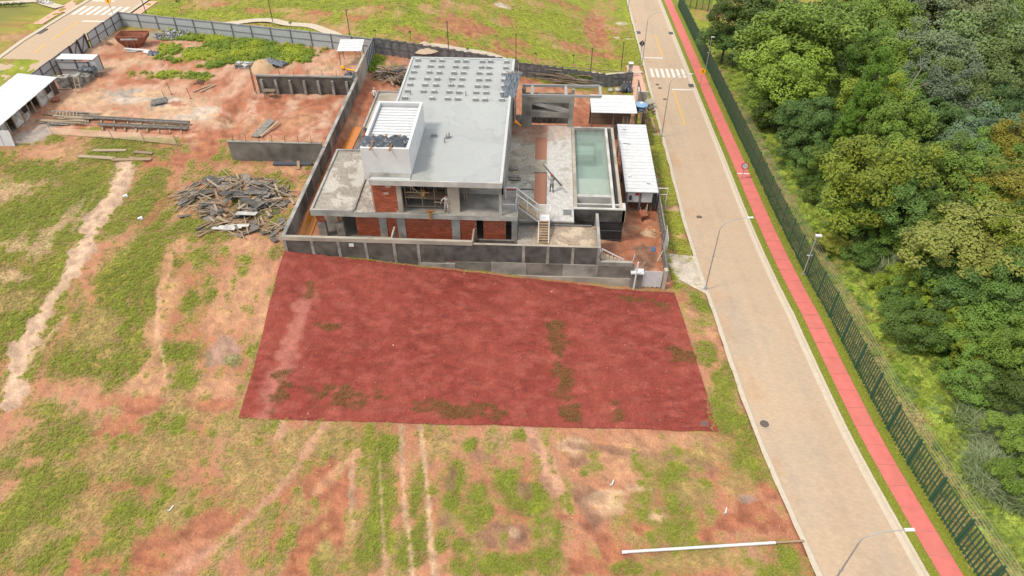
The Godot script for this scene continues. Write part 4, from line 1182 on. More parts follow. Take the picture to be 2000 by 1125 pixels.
	pb("ledger", sc, -7.9, -6.9, 5.1, 5.2, -43.72, -43.78, M.wood2)
	pb("ledger", sc, -10.1, -6.9, 4.7, 4.77, -43.72, -43.78, M.wood3)
	pb("ledger", sc, -10.1, -8.2, 5.95, 6.0, -43.72, -43.78, M.wood2)
	bar("brace", sc, Vector3(-9.5, 6.5, -43.7), Vector3(-8.5, 5.5, -43.7), 0.03, M.wood2)
	var bk := thing("bucket", "yellow bucket on the scaffold platform", "bucket", Vector3(-8.75, 5.5, -44.1))
	mi("body", cyl(0.12, 0.16, 0.32, 12), M.yellow_plastic, bk, Vector3(-8.75, 5.66, -44.1))
	mi("rim", cyl(0.17, 0.17, 0.03, 12), M.yellow_plastic, bk, Vector3(-8.75, 5.83, -44.1))
	var pu := sheet("puddle", Vector2(-18.7, -53.0), Vector2(-17.95, -53.0), Vector2(-17.75, -41.9), Vector2(-18.7, -41.9), 4, 14, 0.07, func(_x, _z): return Color.WHITE, M.puddle)
	structure(pu)
	structure(sheet("puddle_rear", Vector2(-18.1, -60.3), Vector2(-17.2, -60.3), Vector2(-17.4, -54.0), Vector2(-18.3, -54.0), 3, 6, 0.09, func(_x, _z): return Color.WHITE, M.puddle))
	var sw := thing("sawhorse", "small timber sawhorse between the front wall and the brick house", "sawhorse", Vector3(-11.6, 1.9, -42.3))
	part("beam", sw, Vector3(-11.6, 2.75, -42.3), Vector3(0.8, 0.08, 0.1), M.wood2)
	for x in [-11.9, -11.3]:
		for z in [-0.2, 0.2]: bar("leg", sw, Vector3(x, 1.86, -42.3 + z), Vector3(x, 2.75, -42.3), 0.03, M.wood1)

# poured surface with its own patches of laitance and dirt
func coat(n: String, parent: Node, x0: float, x1: float, z0: float, z1: float, y: float, colf: Callable, m: Material = null):
	var nu := ceili((x1 - x0) / 0.12); var nv := ceili((z0 - z1) / 0.12)
	var v := PackedVector3Array(); var cc := PackedColorArray(); var ix := PackedInt32Array(); var nn := PackedVector3Array()
	for j in nv + 1:
		for i in nu + 1:
			var x := lerpf(x0, x1, float(i) / nu); var z := lerpf(z0, z1, float(j) / nv)
			v.append(Vector3(x, y, z)); nn.append(Vector3.UP); cc.append(colf.call(x, z))
	for j in nv:
		for i in nu:
			var q := j * (nu + 1) + i
			ix.append_array([q, q + nu + 1, q + 1, q + 1, q + nu + 1, q + nu + 2])
	mi(n, amesh(v, nn, cc, ix), M.ground if m == null else m, parent)
func patch(x: float, z: float, f: float, th: float, sd: float) -> float:
	var q := nw.get_noise_2d(x * f + sd, z * f) + 0.45 * nf.get_noise_2d(x * f * 1.3, z * f * 1.3 + sd) + 0.25 * nf.get_noise_2d(x * 4.0, z * 4.0)
	return smoothstep(th - 0.05, th + 0.07, q)
func roof_coat(x: float, z: float) -> Color:
	var c := Color(0.33, 0.30, 0.265) * (1.0 + 0.25 * nf.get_noise_2d(x * 2.0, z * 2.0) + 0.2 * nz.get_noise_2d(x * 3.0, z * 3.0))
	return c.lerp(Color(0.53, 0.50, 0.455), 0.85 * patch(x, z, 0.9, 0.10, 20.0))
func main_roof_coat(x: float, z: float) -> Color:
	var c := Color(0.305, 0.322, 0.325) * (1.0 + 0.04 * nf.get_noise_2d(x * 2.0, z * 2.0) + 0.07 * nz.get_noise_2d(x * 1.5, z * 1.5))
	# soft shade of the tower painted in along its foot, plus faint puddle rims
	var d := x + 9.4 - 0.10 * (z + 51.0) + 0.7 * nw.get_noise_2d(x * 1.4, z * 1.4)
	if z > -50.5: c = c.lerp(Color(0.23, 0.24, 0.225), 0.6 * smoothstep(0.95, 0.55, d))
	var q := nw.get_noise_2d(x * 0.55 + 11.0, z * 0.55)
	return c * (1.0 - 0.10 * smoothstep(0.05, 0.01, absf(q - 0.12)) - 0.04 * smoothstep(0.1, 0.16, q))
func deck_coat(x: float, z: float) -> Color:
	var c := Color(0.40, 0.355, 0.29).lerp(Color(0.27, 0.25, 0.205), patch(x, z, 0.5, 0.0, 3.0) * 0.7)
	if z > -51.2 and x < -0.5: c = Color(0.29, 0.265, 0.215)
	c = c.lerp(Color(0.50, 0.48, 0.44), 0.8 * patch(x, z, 0.7, 0.16, 50.0))
	if x > 0.55: c = c.lerp(Color(0.52, 0.515, 0.51), 0.9 * (1.0 - 0.5 * patch(x, z * 0.6, 1.3, 0.12, 80.0)))
	c = c.lerp(Color(0.40, 0.17, 0.10), 0.75 * smoothstep(-56.5, -59.5, z + 1.6 * nw.get_noise_2d(x, z)) * (1.0 if x < 0.6 else 0.4))
	return c * (1.0 + 0.22 * nf.get_noise_2d(x * 2.0, z * 2.0))
func terrace_coat(x: float, z: float) -> Color:
	var c := Color(0.37, 0.295, 0.23).lerp(Color(0.27, 0.16, 0.11), patch(x, z, 0.5, 0.02, 7.0) * 0.6)
	if x < -0.3: c = Color(0.36, 0.32, 0.28)
	return c.lerp(Color(0.55, 0.45, 0.34), 0.9 * patch(x, z, 1.2, 0.2 - 0.25 * exp(-0.8 * Vector2(x - 3.4, z + 43.0).length_squared()), 33.0)) * (1.0 + 0.2 * nf.get_noise_2d(x * 3, z * 3))
func tarp(n: String, label: String, o: Vector3, u: Vector3, w: Vector3, m: Material, amp: float):
	var st := SurfaceTool.new(); st.begin(Mesh.PRIMITIVE_TRIANGLES); st.set_smooth_group(0)
	var nu := 26; var nv := 22
	var pts := []
	for j in nv + 1:
		for i in nu + 1:
			var a := float(i) / nu; var b := float(j) / nv
			var ed := 1.0 + 0.12 * nf.get_noise_2d(a * 6.0 + o.x, b * 6.0)
			var p := u * (a * ed - 0.05) + w * b * ed
			var q := absf(nw.get_noise_2d(a * 9.0 + o.x * 3.0, b * 4.5 + o.z)) * 1.9 + 0.25 * absf(nf.get_noise_2d(a * 4.0, b * 3.0 + o.x))
			p.y += amp * q - amp * 0.9 * pow(maxf(absf(a - 0.5), absf(b - 0.5)) * 2.0, 6.0)
			pts.append(p)
	for j in nv:
		for i in nu:
			var k := j * (nu + 1) + i
			for x in [k, k + nu + 1, k + 1, k + 1, k + nu + 1, k + nu + 2]: st.add_vertex(pts[x])
	st.index(); st.generate_normals()
	var t := thing(n, label, "tarpaulin", o)
	var mm: StandardMaterial3D = m
	mm.cull_mode = BaseMaterial3D.CULL_DISABLED
	mi("cloth", st.commit(), m, t, o)
	for k in 3: mi("weight", bm(Vector3(0.14, 0.09, 0.3)), M.wood1, t, o + u * (0.2 + 0.3 * k) + w * 0.8 + Vector3(0, amp * 0.8, 0))

# ------------------------------------------------------------------ deck, pool, stair
func make_deck_pool():
	var dk := thing("concrete_deck", "grey concrete deck with whitewashed strips between the house and the pool", "deck", Vector3(0, 2.0, -53))
	pb("slab", dk, -2.78, 2.78, 1.6, 2.5, -45.4, -60.6, M.concrete_p)
	coat("screed", dk, -2.74, 2.78, -45.4, -60.5, 2.504, deck_coat)
	pb("bare_bed", dk, -0.5, 0.53, 2.5, 2.515, -54.4, -58.2, M.soil)
	pb("bare_bed", dk, -0.45, 0.53, 2.5, 2.515, -47.6, -52.2, M.soil)
	pb("bed_edge", dk, -0.5, 0.56, 2.5, 2.6, -52.2, -52.27, M.concrete_d)
	pb("bed_edge", dk, 0.53, 0.57, 2.5, 2.58, -47.6, -52.2, M.concrete_d)
	pb("bed_edge", dk, -1.6, -0.5, 2.5, 2.6, -49.6, -49.68, M.concrete_d)
	pb("hatch_cover", dk, 1.95, 2.6, 2.508, 2.54, -46.2, -46.9, M.post_grey)
	pb("front_lip", dk, -1.6, 2.78, 2.42, 2.54, -45.3, -45.4, M.concrete_w)
	for q in [[-2.3, -52.9, 0.7, 0.5], [-2.2, -51.6, 0.9, 0.3], [-2.1, -51.2, 1.0, 0.25]]:
		var o := thing("board_stack", ["grey plastic crate lid lying on the deck by the house wall", "weathered boards lying on the deck beside the house", "dark plank lying closest to the stair on the deck by the house"][int(absf(q[1] + 52.9) * 1.2) if q[1] > -52.0 else 0], "boards", Vector3(q[0], 2.5, q[1]))
		for k in 3: part("board", o, Vector3(q[0], 2.53 + k * 0.05, q[1] + k * 0.1), Vector3(q[2], 0.045, q[3]), M.ply1 if k < 2 else M.ply2, Vector3(0, rng.randf_range(-12, 12), 0))
	var tr := thing("lower_terrace", "stained lower concrete terrace behind the tarred wall panels", "terrace", Vector3(1.5, 2.0, -43.3))
	pb("slab", tr, -1.6, 4.5, 0.5, 2.1, -41.2, -45.38, M.concrete_p)
	coat("screed", tr, -1.6, 4.5, -41.22, -45.36, 2.106, terrace_coat)
	pb("side_kerb", tr, 4.5, 4.72, 0.0, 2.75, -41.2, -46.2, M.concrete_l)
	bar("drain_pipe", tr, Vector3(-1.4, 2.2, -45.25), Vector3(4.2, 2.2, -45.25), 0.07, M.post_grey)
	# pool
	var p := thing("swimming_pool", "long narrow raised pool with pale green water and black tarred front", "pool", Vector3(4.8, -1, -53.5))
	pb("floor", p, 3.05, 6.0, 0.7, 1.0, -49.2, -60.1, M.pool_plaster)
	pb("wall", p, 2.8, 3.08, -1.5, 2.55, -47.2, -60.4, M.concrete_p)
	pb("wall", p, 5.92, 6.14, 0.5, 2.55, -47.2, -60.2, M.concrete_w)
	pb("gutter_floor", p, 6.14, 6.5, 1.0, 2.0, -47.2, -60.2, M.concrete_d)
	pb("wall", p, 6.5, 6.74, -2.2, 2.5, -47.2, -60.4, M.concrete_p)
	pb("wall", p, 3.08, 6.5, -2.0, 2.5, -60.2, -60.4, M.concrete_l)
	pb("shelf", p, 3.08, 5.92, 1.0, 2.07, -49.3, -52.2, M.pool_pale)
	pb("step_frame", p, 3.08, 5.1, 1.0, 2.09, -58.2, -58.45, M.pool_green)
	pb("step_frame", p, 3.08, 5.1, 1.0, 2.09, -55.9, -56.15, M.pool_green)
	pb("step_frame", p, 4.9, 5.1, 1.0, 2.09, -56.15, -58.2, M.pool_green)
	pb("step", p, 3.08, 4.9, 1.0, 1.75, -56.15, -58.2, M.pool_plaster)
	var wp := PlaneMesh.new(); wp.size = Vector2(2.84, 10.86)
	mi("water", wp, M.water, p, Vector3(4.5, 2.12, -54.75))
	pb("bench", p, 3.08, 5.92, 0.5, 2.42, -48.95, -49.3, M.concrete_w)
	pb("basin_floor", p, 3.08, 5.92, 0.5, 1.7, -47.9, -48.95, M.concrete_w)
	pb("basin_pit", p, 3.6, 5.3, 1.7, 1.72, -48.15, -48.7, M.concrete_d)
	pb("trough_wall", p, 3.08, 6.5, 0.8, 2.5, -47.75, -47.9, M.concrete_w)
	pb("trough_floor", p, 3.08, 6.5, 0.8, 1.7, -47.25, -47.75, M.concrete_d)
	pb("trough_divider", p, 6.05, 6.14, 1.7, 2.48, -47.25, -47.75, M.white)
	pb("front_wall", p, 2.8, 6.95, 1.3, 2.48, -47.05, -47.25, M.tar_w)
	pb("front_rim", p, 2.8, 6.95, 2.48, 2.56, -47.03, -47.27, M.concrete_w)
	pb("side_rim", p, 6.74, 6.98, 1.3, 2.55, -47.05, -48.0, M.concrete_w)
	pb("tank_wall", p, 4.72, 6.9, -2.2, 1.3, -47.12, -48.6, M.tar)
	for k in 2: pb("joint", p, 4.7, 6.92, 0.35 - k * 0.95, 0.38 - k * 0.95, -47.1, -47.13, M.post_grey)
	bar("coping_pipe", p, Vector3(6.35, 2.3, -47.4), Vector3(6.32, 2.45, -59.9), 0.045, M.dark_metal)
	# white steel stair
	var s := thing("steel_stair", "white steel stair with timber treads turning down beside the house", "staircase", Vector3(-0.5, 2.1, -44.5))
	for k in 9:
		var x := -1.6 + k * 0.19; var y := 4.42 - k * 0.17
		part("tread", s, Vector3(x, y, -45.1), Vector3(0.24, 0.14, 0.75), M.wood2)
	for z in [-44.74, -45.46]:
		bar("stringer", s, Vector3(-1.75, 4.35, z), Vector3(0.05, 2.8, z), 0.05, M.white, -1.0, true, 0.16)
		bar("handrail", s, Vector3(-1.75, 5.4, z), Vector3(0.0, 3.9, z), 0.06, M.white, -1.0, true)
		for k in 3: bar("baluster", s, Vector3(-1.7 + k * 0.8, 4.4 - k * 0.7, z), Vector3(-1.7 + k * 0.8, 5.35 - k * 0.69, z), 0.025, M.white)
	pb("landing", s, -0.05, 0.85, 2.92, 3.0, -44.7, -45.5, M.white)
	for q in [[-0.05, -45.5], [0.85, -45.5], [0.85, -44.7]]: bar("newel", s, Vector3(q[0], 2.5, q[1]), Vector3(q[0], 3.9, q[1]), 0.06, M.white, -1.0, true)
	bar("handrail", s, Vector3(-0.05, 3.9, -45.5), Vector3(0.85, 3.9, -45.5), 0.06, M.white, -1.0, true)
	bar("handrail", s, Vector3(0.85, 3.9, -45.5), Vector3(0.85, 3.9, -44.7), 0.06, M.white, -1.0, true)
	for x in [0.0, 0.8]: bar("stringer", s, Vector3(x, 2.95, -44.7), Vector3(x, 2.12, -42.95), 0.06, M.white, -1.0, true, 0.12)
	for k in 9: part("tread", s, Vector3(0.4, 2.98 - k * 0.1, -44.62 + k * 0.2), Vector3(0.74, 0.06, 0.15), M.wood0)
	# landing rail on the house
	var rl := thing("landing_railing", "white tube railing round the upper landing at the house corner", "railing", Vector3(-2.2, 4.55, -44.5))
	for q in [[-2.6, -45.4], [-1.75, -45.4], [-1.75, -43.9]]: bar("post", rl, Vector3(q[0], 4.5, q[1]), Vector3(q[0], 5.5, q[1]), 0.035, M.white)
	bar("rail", rl, Vector3(-2.6, 5.5, -45.4), Vector3(-1.75, 5.5, -45.4), 0.035, M.white)
	bar("rail", rl, Vector3(-1.75, 5.0, -45.4), Vector3(-1.75, 5.0, -43.9), 0.03, M.white)
	bar("rail", rl, Vector3(-2.75, 5.0, -43.9), Vector3(-1.75, 5.0, -43.9), 0.03, M.white)
	# concrete frame behind the deck
	var fr := thing("frame_structure", "bare concrete frame with a sloping beam behind the deck", "frame", Vector3(0.5, 2.0, -61.2))
	pb("column", fr, -1.9, -0.95, 2.2, 5.5, -60.2, -60.7, M.concrete)
	pb("column", fr, 2.45, 2.9, 1.0, 5.5, -60.25, -60.65, M.concrete)
	pb("beam", fr, -0.95, 2.45, 5.0, 5.5, -60.22, -60.66, M.concrete)
	pb("beam", fr, -0.95, 2.45, 3.5, 4.05, -60.22, -60.66, M.concrete)
	bar("raking_beam", fr, Vector3(-1.0, 4.98, -60.44), Vector3(2.5, 4.02, -60.44), 0.36, M.concrete_l, -1.0, true, 0.38)
	pb("back_wall", fr, -1.9, 2.9, 1.8, 4.9, -62.2, -62.4, M.concrete_d)
	pb("column", fr, 2.7, 3.0, 1.0, 5.4, -62.1, -62.5, M.concrete)
	pb("column", fr, -1.95, -1.6, 1.0, 5.4, -62.1, -62.5, M.concrete)
	pb("post", fr, -0.35, -0.2, 2.3, 5.0, -61.2, -61.35, M.wood3)
	for q in [[[-1.9, -60.3], [5.35, -60.36]], [[-1.9, -62.3], [5.35, -62.4]], [[5.32, -60.4], [5.32, -62.4]], [[-0.98, -60.4], [-0.98, -62.3]], [[2.14, -60.4], [2.14, -62.3]]]:
		bar("steel_rail", fr, Vector3(q[0][0], 5.64, q[0][1]), Vector3(q[1][0], 5.64, q[1][1]), 0.24, M.galv, -1.0, true, 0.12)
	for k in 5: bar("prop", fr, Vector3(-0.6 + k * 0.5, 2.4, -61.0), Vector3(-0.4 + k * 0.55, 3.6, -61.3), 0.035, M.wood1)
	var dr := thing("drum", "orange plastic cone lying beside the house by the concrete frame", "cone", Vector3(-2.1, 3.2, -58.9))
	bar("body", dr, Vector3(-2.5, 3.75, -58.9), Vector3(-1.9, 3.4, -58.7), 0.16, M.orange_plastic, 0.06)
	part("foot", dr, Vector3(-2.5, 3.78, -58.9), Vector3(0.36, 0.05, 0.36), M.orange_plastic, Vector3(0, 0, 60))
	pb("shelf_plank", dr, -2.75, -1.9, 3.2, 3.25, -58.5, -59.1, M.wood1)

# corrugated sheet roof on posts; local frame: x along panels' run
func sheet_roof(t: Node3D, c: Vector3, sx: float, sz: float, y: float, n: int, m: Material, along_x := true, tilt := 0.0):
	for k in n:
		if along_x: part("roof_sheet", t, c + Vector3(0, y + tilt * (k - n * 0.5) / n + 0.008 * (k % 2), sz * (0.5 - (k + 0.5) / n)), Vector3(sx, 0.05, sz / n - 0.05), m)
		else: part("roof_sheet", t, c + Vector3(sx * ((k + 0.5) / n - 0.5), y + tilt * (k - n * 0.5) / n + 0.008 * (k % 2), 0), Vector3(sx / n - 0.03, 0.035, sz), m)
func make_yard():
	# site cabin
	var t := thing("site_cabin", "long white site cabin with panelled roof between the pool and the road", "cabin", Vector3(8.95, -1.5, -58.2))
	pb("body", t, 7.65, 10.2, -0.35, 0.8, -52.35, -63.8, M.white_old)
	pb("roof_deck", t, 7.5, 10.34, 0.8, 0.86, -52.1, -64.1, M.tin_d)
	for k in 22: part("roof_panel", t, Vector3(8.92, 0.885 + 0.006 * (k % 2), -52.36 - k * 0.54), Vector3(2.84, 0.05, 0.505), M.white_sheet)
	pb("front_panel", t, 7.75, 8.75, -0.3, 0.75, -52.29, -52.345, M.white_sheet)
	pb("front_panel", t, 8.98, 9.9, -0.3, 0.75, -52.29, -52.345, M.white_sheet)
	pb("corner_post", t, 8.8, 8.93, -1.6, 0.8, -52.27, -52.34, M.post_grey)
	pb("corner_post", t, 7.6, 7.7, -0.9, 0.8, -52.26, -52.34, M.post_grey)
	pb("corner_post", t, 9.95, 10.22, -0.6, 0.8, -52.26, -52.34, M.dark_metal)
	for q in [[7.8, -52.6], [10.0, -52.6], [7.8, -58.0], [10.0, -58.0], [7.8, -63.5], [10.0, -63.5]]:
		pb("stilt", t, q[0] - 0.08, q[0] + 0.08, base_h(q[0], q[1]) - 0.2, -0.35, q[1] - 0.08, q[1] + 0.08, M.post_grey)
	pb("name_plate", t, 8.4, 8.72, 0.45, 0.68, -52.24, -52.28, M.sign_red)
	pb("hose_reel", t, 7.9, 8.1, 0.0, 0.4, -52.15, -52.28, M.dark_metal)
	for q in [[7.85, -62.9, 0.35], [7.9, -60.2, 0.7], [9.3, -53.4, 0.35]]: part("roof_scrap", t, Vector3(q[0] + 0.3, 0.94, q[1]), Vector3(q[2], 0.03, 0.1), M.block, Vector3(0, -12, 0))
	part("roof_scrap", t, Vector3(8.0, 0.95, -54.6), Vector3(0.35, 0.08, 0.3), M.white, Vector3(0, 40, 0))
	# open shed
	t = thing("open_shed", "open shed with corrugated white roof between the concrete frame and the water tank", "shed", Vector3(7.4, -2.6, -68.7))
	sheet_roof(t, Vector3(7.4, 0, -68.75), 4.7, 4.2, 0.62, 9, M.white_sheet, true, -0.12)
	for q in [[5.2, -66.9], [9.6, -66.9], [5.2, -70.6], [9.6, -70.6], [7.4, -66.9]]: bar("post", t, Vector3(q[0], base_h(q[0], q[1]) - 0.2, q[1]), Vector3(q[0], 0.56, q[1]), 0.06, M.wood3)
	pb("back_panel", t, 5.2, 9.6, -2.8, 0.4, -70.6, -70.65, M.wood3)
	pb("counter", t, 7.7, 8.9, -2.6, -1.5, -67.6, -68.2, M.post_grey)
	for k in 12: bar("leaning_pole", t, Vector3(8.3 + k * 0.13, base_h(9, -66.6), -66.5 + rng.randf() * 0.3), Vector3(8.4 + k * 0.12 + rng.randf_range(-0.3, 0.3), 0.2, -67.0), 0.035, [M.wood1, M.wood2, M.wood3][k % 3])
	# water tank
	t = thing("water_tank", "round blue plastic water tank on posts beside the open shed", "tank", Vector3(10.45, -3, -70.4))
	var c := Vector3(10.45, 0, -69.2)
	mi("body", cyl(0.42, 0.62, 0.62, 24), M.blue_plastic, t, c + Vector3(0, 0.1, 0))
	mi("lid", cyl(0.68, 0.45, 0.12, 24), M.blue_lid, t, c + Vector3(0, 0.47, 0))
	mi("cap", cyl(0.2, 0.18, 0.09, 14), M.white, t, c + Vector3(0, 0.57, 0))
	var lt := part("label_band", t, c + Vector3(-0.02, 0.05, 0.545), Vector3(0.5, 0.09, 0.02), M.white, Vector3(14, 0, 0))
	lt.set_meta("label", "white lettering band on the tank")
	for q in [[-0.35, 0.35], [0.35, 0.35], [-0.35, -0.35], [0.35, -0.35]]: bar("post", t, c + Vector3(q[0], base_h(10.4, -69.2) - 0.2, q[1]), c + Vector3(q[0], -0.22, q[1]), 0.06, M.wood3)
	part("platform", t, c + Vector3(0, -0.24, 0), Vector3(1.1, 0.07, 1.1), M.wood1)
	# hoardings of the lot
	hoarding("back_fence", "grey corrugated back fence from the tin yard corner to behind the grey roof", Vector3(-19.0, 0, -76.4), Vector3(-3.0, 0, -79.6), 1.9, 0.9, M.tin_d, M.post_grey)
	hoarding("back_fence", "grey corrugated back fence right of the roof behind the concrete frame", Vector3(-2.9, 0, -79.6), Vector3(11.1, 0, -84.0), 1.7, 0.9, M.tin_d, M.post_grey)
	hoarding("side_fence", "short grey sheet fence running from the tin yard corner to the side wall", Vector3(-19.0, 0, -71.6), Vector3(-19.0, 0, -76.3), 1.9, 0.8, M.tin, M.post_grey)
	hoarding("yard_fence", "leaning dark board fence between the cabin and the grass verge", Vector3(10.75, 0, -56.0), Vector3(10.4, 0, -46.8), 1.7, 0.75, M.ply2, M.galv)
	hoarding("yard_fence", "rough pole fence beside the open shed along the pavement", Vector3(10.9, 0, -66.0), Vector3(11.4, 0, -80.5), 2.0, 0.6, M.wood3, M.post_rust)
	t = thing("fence_frame", "white tube frame standing at the corner of the cabin fence", "frame", Vector3(10.7, -1.6, -53.2))
	for x in [10.45, 11.3]: bar("post", t, Vector3(x, base_h(x, -53) - 0.1, -53.0), Vector3(x, 0.75, -53.0), 0.04, M.white)
	bar("rail", t, Vector3(10.45, 0.75, -53.0), Vector3(11.3, 0.75, -53.0), 0.04, M.white)
	bar("rail", t, Vector3(10.45, 0.1, -53.0), Vector3(11.3, 0.1, -53.0), 0.03, M.white)
	# gate corner at the road
	t = thing("site_gate", "white corrugated sheet gate facing the red plot at the end of the front wall", "gate", Vector3(8.7, -0.2, -40.9))
	for k in 9: part("gate_sheet", t, Vector3(7.98 + k * 0.17, 0.62 + 0.06 * (k % 2), -40.85), Vector3(0.155, 1.55, 0.03), M.white_sheet)
	pb("meter_box", t, 7.1, 7.95, -0.4, 1.25, -40.7, -41.15, M.concrete_d)
	pb("box_cap", t, 7.02, 8.0, 1.25, 1.36, -40.62, -41.2, M.white)
	pb("post", t, 9.5, 9.75, -0.5, 1.6, -40.7, -41.1, M.concrete_p)
	bar("service_pole", t, Vector3(7.35, -0.3, -40.5), Vector3(7.42, 2.5, -40.55), 0.06, M.white)
	bar("service_pole", t, Vector3(7.05, 1.2, -41.3), Vector3(7.2, 2.6, -41.3), 0.03, M.white)
	t = thing("gate_leaf", "open white sheet gate leaf propped beside the concrete driveway", "gate", Vector3(10.4, -0.6, -46.6))
	for k in 5: part("gate_sheet", t, Vector3(10.42 - 0.02 * k, 0.35, -46.7 + k * 0.4), Vector3(0.03, 1.75, 0.38), M.white_sheet, Vector3(0, -8, 0))
	for k in 5: part("gate_board", t, Vector3(10.0, 0.1, -45.0 + k * 0.75), Vector3(0.05, 1.5, 0.72), M.ply2, Vector3(0, 4, 3))
	bar("brace", t, Vector3(9.6, -0.4, -44.3), Vector3(10.0, 0.7, -44.5), 0.04, M.white)
	# garden steps down to the yard
	t = thing("yard_steps", "small pale flight of steps with white handrail at the end of the front wall", "steps", Vector3(5.5, 1.0, -41.7))
	for k in 5: pb("step", t, 4.78 + k * 0.3, 5.08 + k * 0.3, 0.4, 2.1 - k * 0.12, -41.25, -42.0, M.wood2)
	bar("handrail", t, Vector3(4.75, 3.0, -41.4), Vector3(6.5, 2.0, -41.4), 0.06, M.white, -1.0, true)
	for k in 3: bar("post", t, Vector3(4.78 + k * 0.8, 1.8 - k * 0.2, -41.4), Vector3(4.78 + k * 0.8, 3.0 - k * 0.46, -41.4), 0.03, M.white)
	# loose things in the yard
	t = thing("timber_plank", "pale plank lying in the muddy yard near the gate", "plank", Vector3(8.2, -0.5, -42.9))
	bar("plank", t, Vector3(7.7, -0.35, -42.4), Vector3(8.5, 0.25, -43.4), 0.16, M.wood2, -1.0, true, 0.04)
	t = thing("timber_post", "pale timber post leaning in the soil before the cabin", "post", Vector3(9.5, -1.4, -52.0))
	bar("shaft", t, Vector3(9.4, base_h(9.4, -51.4) - 0.1, -51.2), Vector3(9.5, -0.2, -51.9), 0.08, M.wood2, -1.0, true)
	t = thing("shovel", "blue shovel with a long orange handle in the yard by the gate", "shovel", Vector3(9.5, -0.9, -46.5))
	bar("handle", t, Vector3(9.55, -0.75, -46.6), Vector3(10.3, 0.35, -47.4), 0.03, M.wood_orange)
	part("blade", t, Vector3(9.5, base_h(9.5, -46.3) + 0.12, -46.2), Vector3(0.3, 0.06, 0.5), M.blue_plastic, Vector3(15, 0, 0))
	t = thing("wheelbarrow", "rusty wheelbarrow in the yard in front of the cabin", "wheelbarrow", Vector3(9.3, -1.4, -51.3))
	part("tray", t, Vector3(9.15, base_h(9.2, -51) + 0.45, -51.3), Vector3(0.6, 0.25, 0.8), M.rust, Vector3(8, 20, 0))
	mi("wheel", cyl(0.18, 0.18, 0.08, 14), M.black, t, Vector3(9.05, base_h(9.2, -51) + 0.18, -50.8)).rotation_degrees = Vector3(0, 0, 90)
	bar("handle", t, Vector3(8.9, base_h(9.2, -51) + 0.4, -51.2), Vector3(9.0, base_h(9.2, -51) + 0.55, -52.2), 0.03, M.wood1)
	bar("handle", t, Vector3(9.4, base_h(9.2, -51) + 0.4, -51.2), Vector3(9.45, base_h(9.2, -51) + 0.55, -52.2), 0.03, M.wood1)
	heap("soil_heap", "low orange soil heap in the yard between the pool and the fence", "heap", Vector3(9.35, base_h(9.35, -48.7), -48.7), 0.8, 0.25, M.sand)
	heap("soil_heap", "red soil heap behind the pool beside the concrete frame", "heap", Vector3(4.3, base_h(4.3, -64.0) + 0.2, -64.0), 1.8, 1.1, M.soil)
	# white pillars and rubble by the road
	t = thing("wall_pillar", "pale rendered pillar by the pavement above the water tank", "pillar", Vector3(11.6, -4.1, -77.3))
	var pm := PrismMesh.new(); pm.size = Vector3(1.0, 0.02, 0.5)
	pb("pillar", t, 11.1, 12.2, base_h(11.6, -77) - 0.2, base_h(11.6, -77) + 1.9, -77.0, -77.25, M.white_old)
	pb("return", t, 11.1, 11.3, base_h(11.6, -77) - 0.2, base_h(11.6, -77) + 1.9, -77.25, -78.2, M.white_old)
	t = thing("wall_pillar", "narrow white pillar at the back corner of the lot by the crossing", "pillar", Vector3(11.1, -4.9, -87.2))
	pb("pillar", t, 10.85, 11.35, base_h(11, -87) - 0.2, base_h(11, -87) + 1.9, -86.6, -87.0, M.white_old)
	pb("cap", t, 10.8, 11.4, base_h(11, -87) + 1.9, base_h(11, -87) + 1.98, -86.5, -87.1, M.white)
	t = thing("rubble_heap", "heap of broken concrete on the verge beside the road", "rubble", Vector3(12.6, -3.9, -75.8))
	for k in 34:
		var a := rng.randf() * TAU; var r := sqrt(rng.randf()) * 1.0
		part("chunk", t, Vector3(12.3 + cos(a) * r * 0.75, base_h(12.3, -75.8) + 0.12 + (1.0 - r) * 0.6 * rng.randf(), -75.8 + sin(a) * r * 1.7), Vector3(rng.randf_range(0.15, 0.5), rng.randf_range(0.1, 0.3), rng.randf_range(0.15, 0.5)), [M.concrete_p, M.concrete, M.sand, M.rust_d][k % 4], Vector3(rng.randf_range(-30, 30), rng.randf() * 360, rng.randf_range(-30, 30)))
	part("slab_piece", t, Vector3(12.4, base_h(12.4, -76) + 0.75, -76.6), Vector3(1.1, 0.12, 0.9), M.concrete_p, Vector3(12, 20, 8))
	t = thing("timber_plank", "long tan plank lying on the verge below the rubble heap", "plank", Vector3(12.4, -3.3, -71.5))
	bar("plank", t, Vector3(12.35, base_h(12.4, -73) + 0.22, -73.4), Vector3(12.45, base_h(12.4, -70) + 0.1, -69.8), 0.28, M.wood0, -1.0, true, 0.05)
	# pole stack along the back fence
	t = thing("pole_stack", "long stack of grey poles and branches along the right back fence", "poles", Vector3(3.5, -3.2, -80.6))
	for k in 46:
		var x := rng.randf_range(0.0, 5.5); var z := -80.2 - x * 0.18 + rng.randf_range(-1.0, 0.8)
		var y := base_h(x, z) + rng.randf_range(0.3, 1.4)
		bar("pole", t, Vector3(x - rng.randf_range(0.8, 2.0), y + rng.randf_range(-0.1, 0.25), z + rng.randf_range(-0.3, 0.3)), Vector3(x + rng.randf_range(0.8, 2.2), y - 0.3, z + rng.randf_range(-0.3, 0.3)), rng.randf_range(0.025, 0.05), [M.wood1, M.wood2, M.wood3, M.bark_g][k % 4])
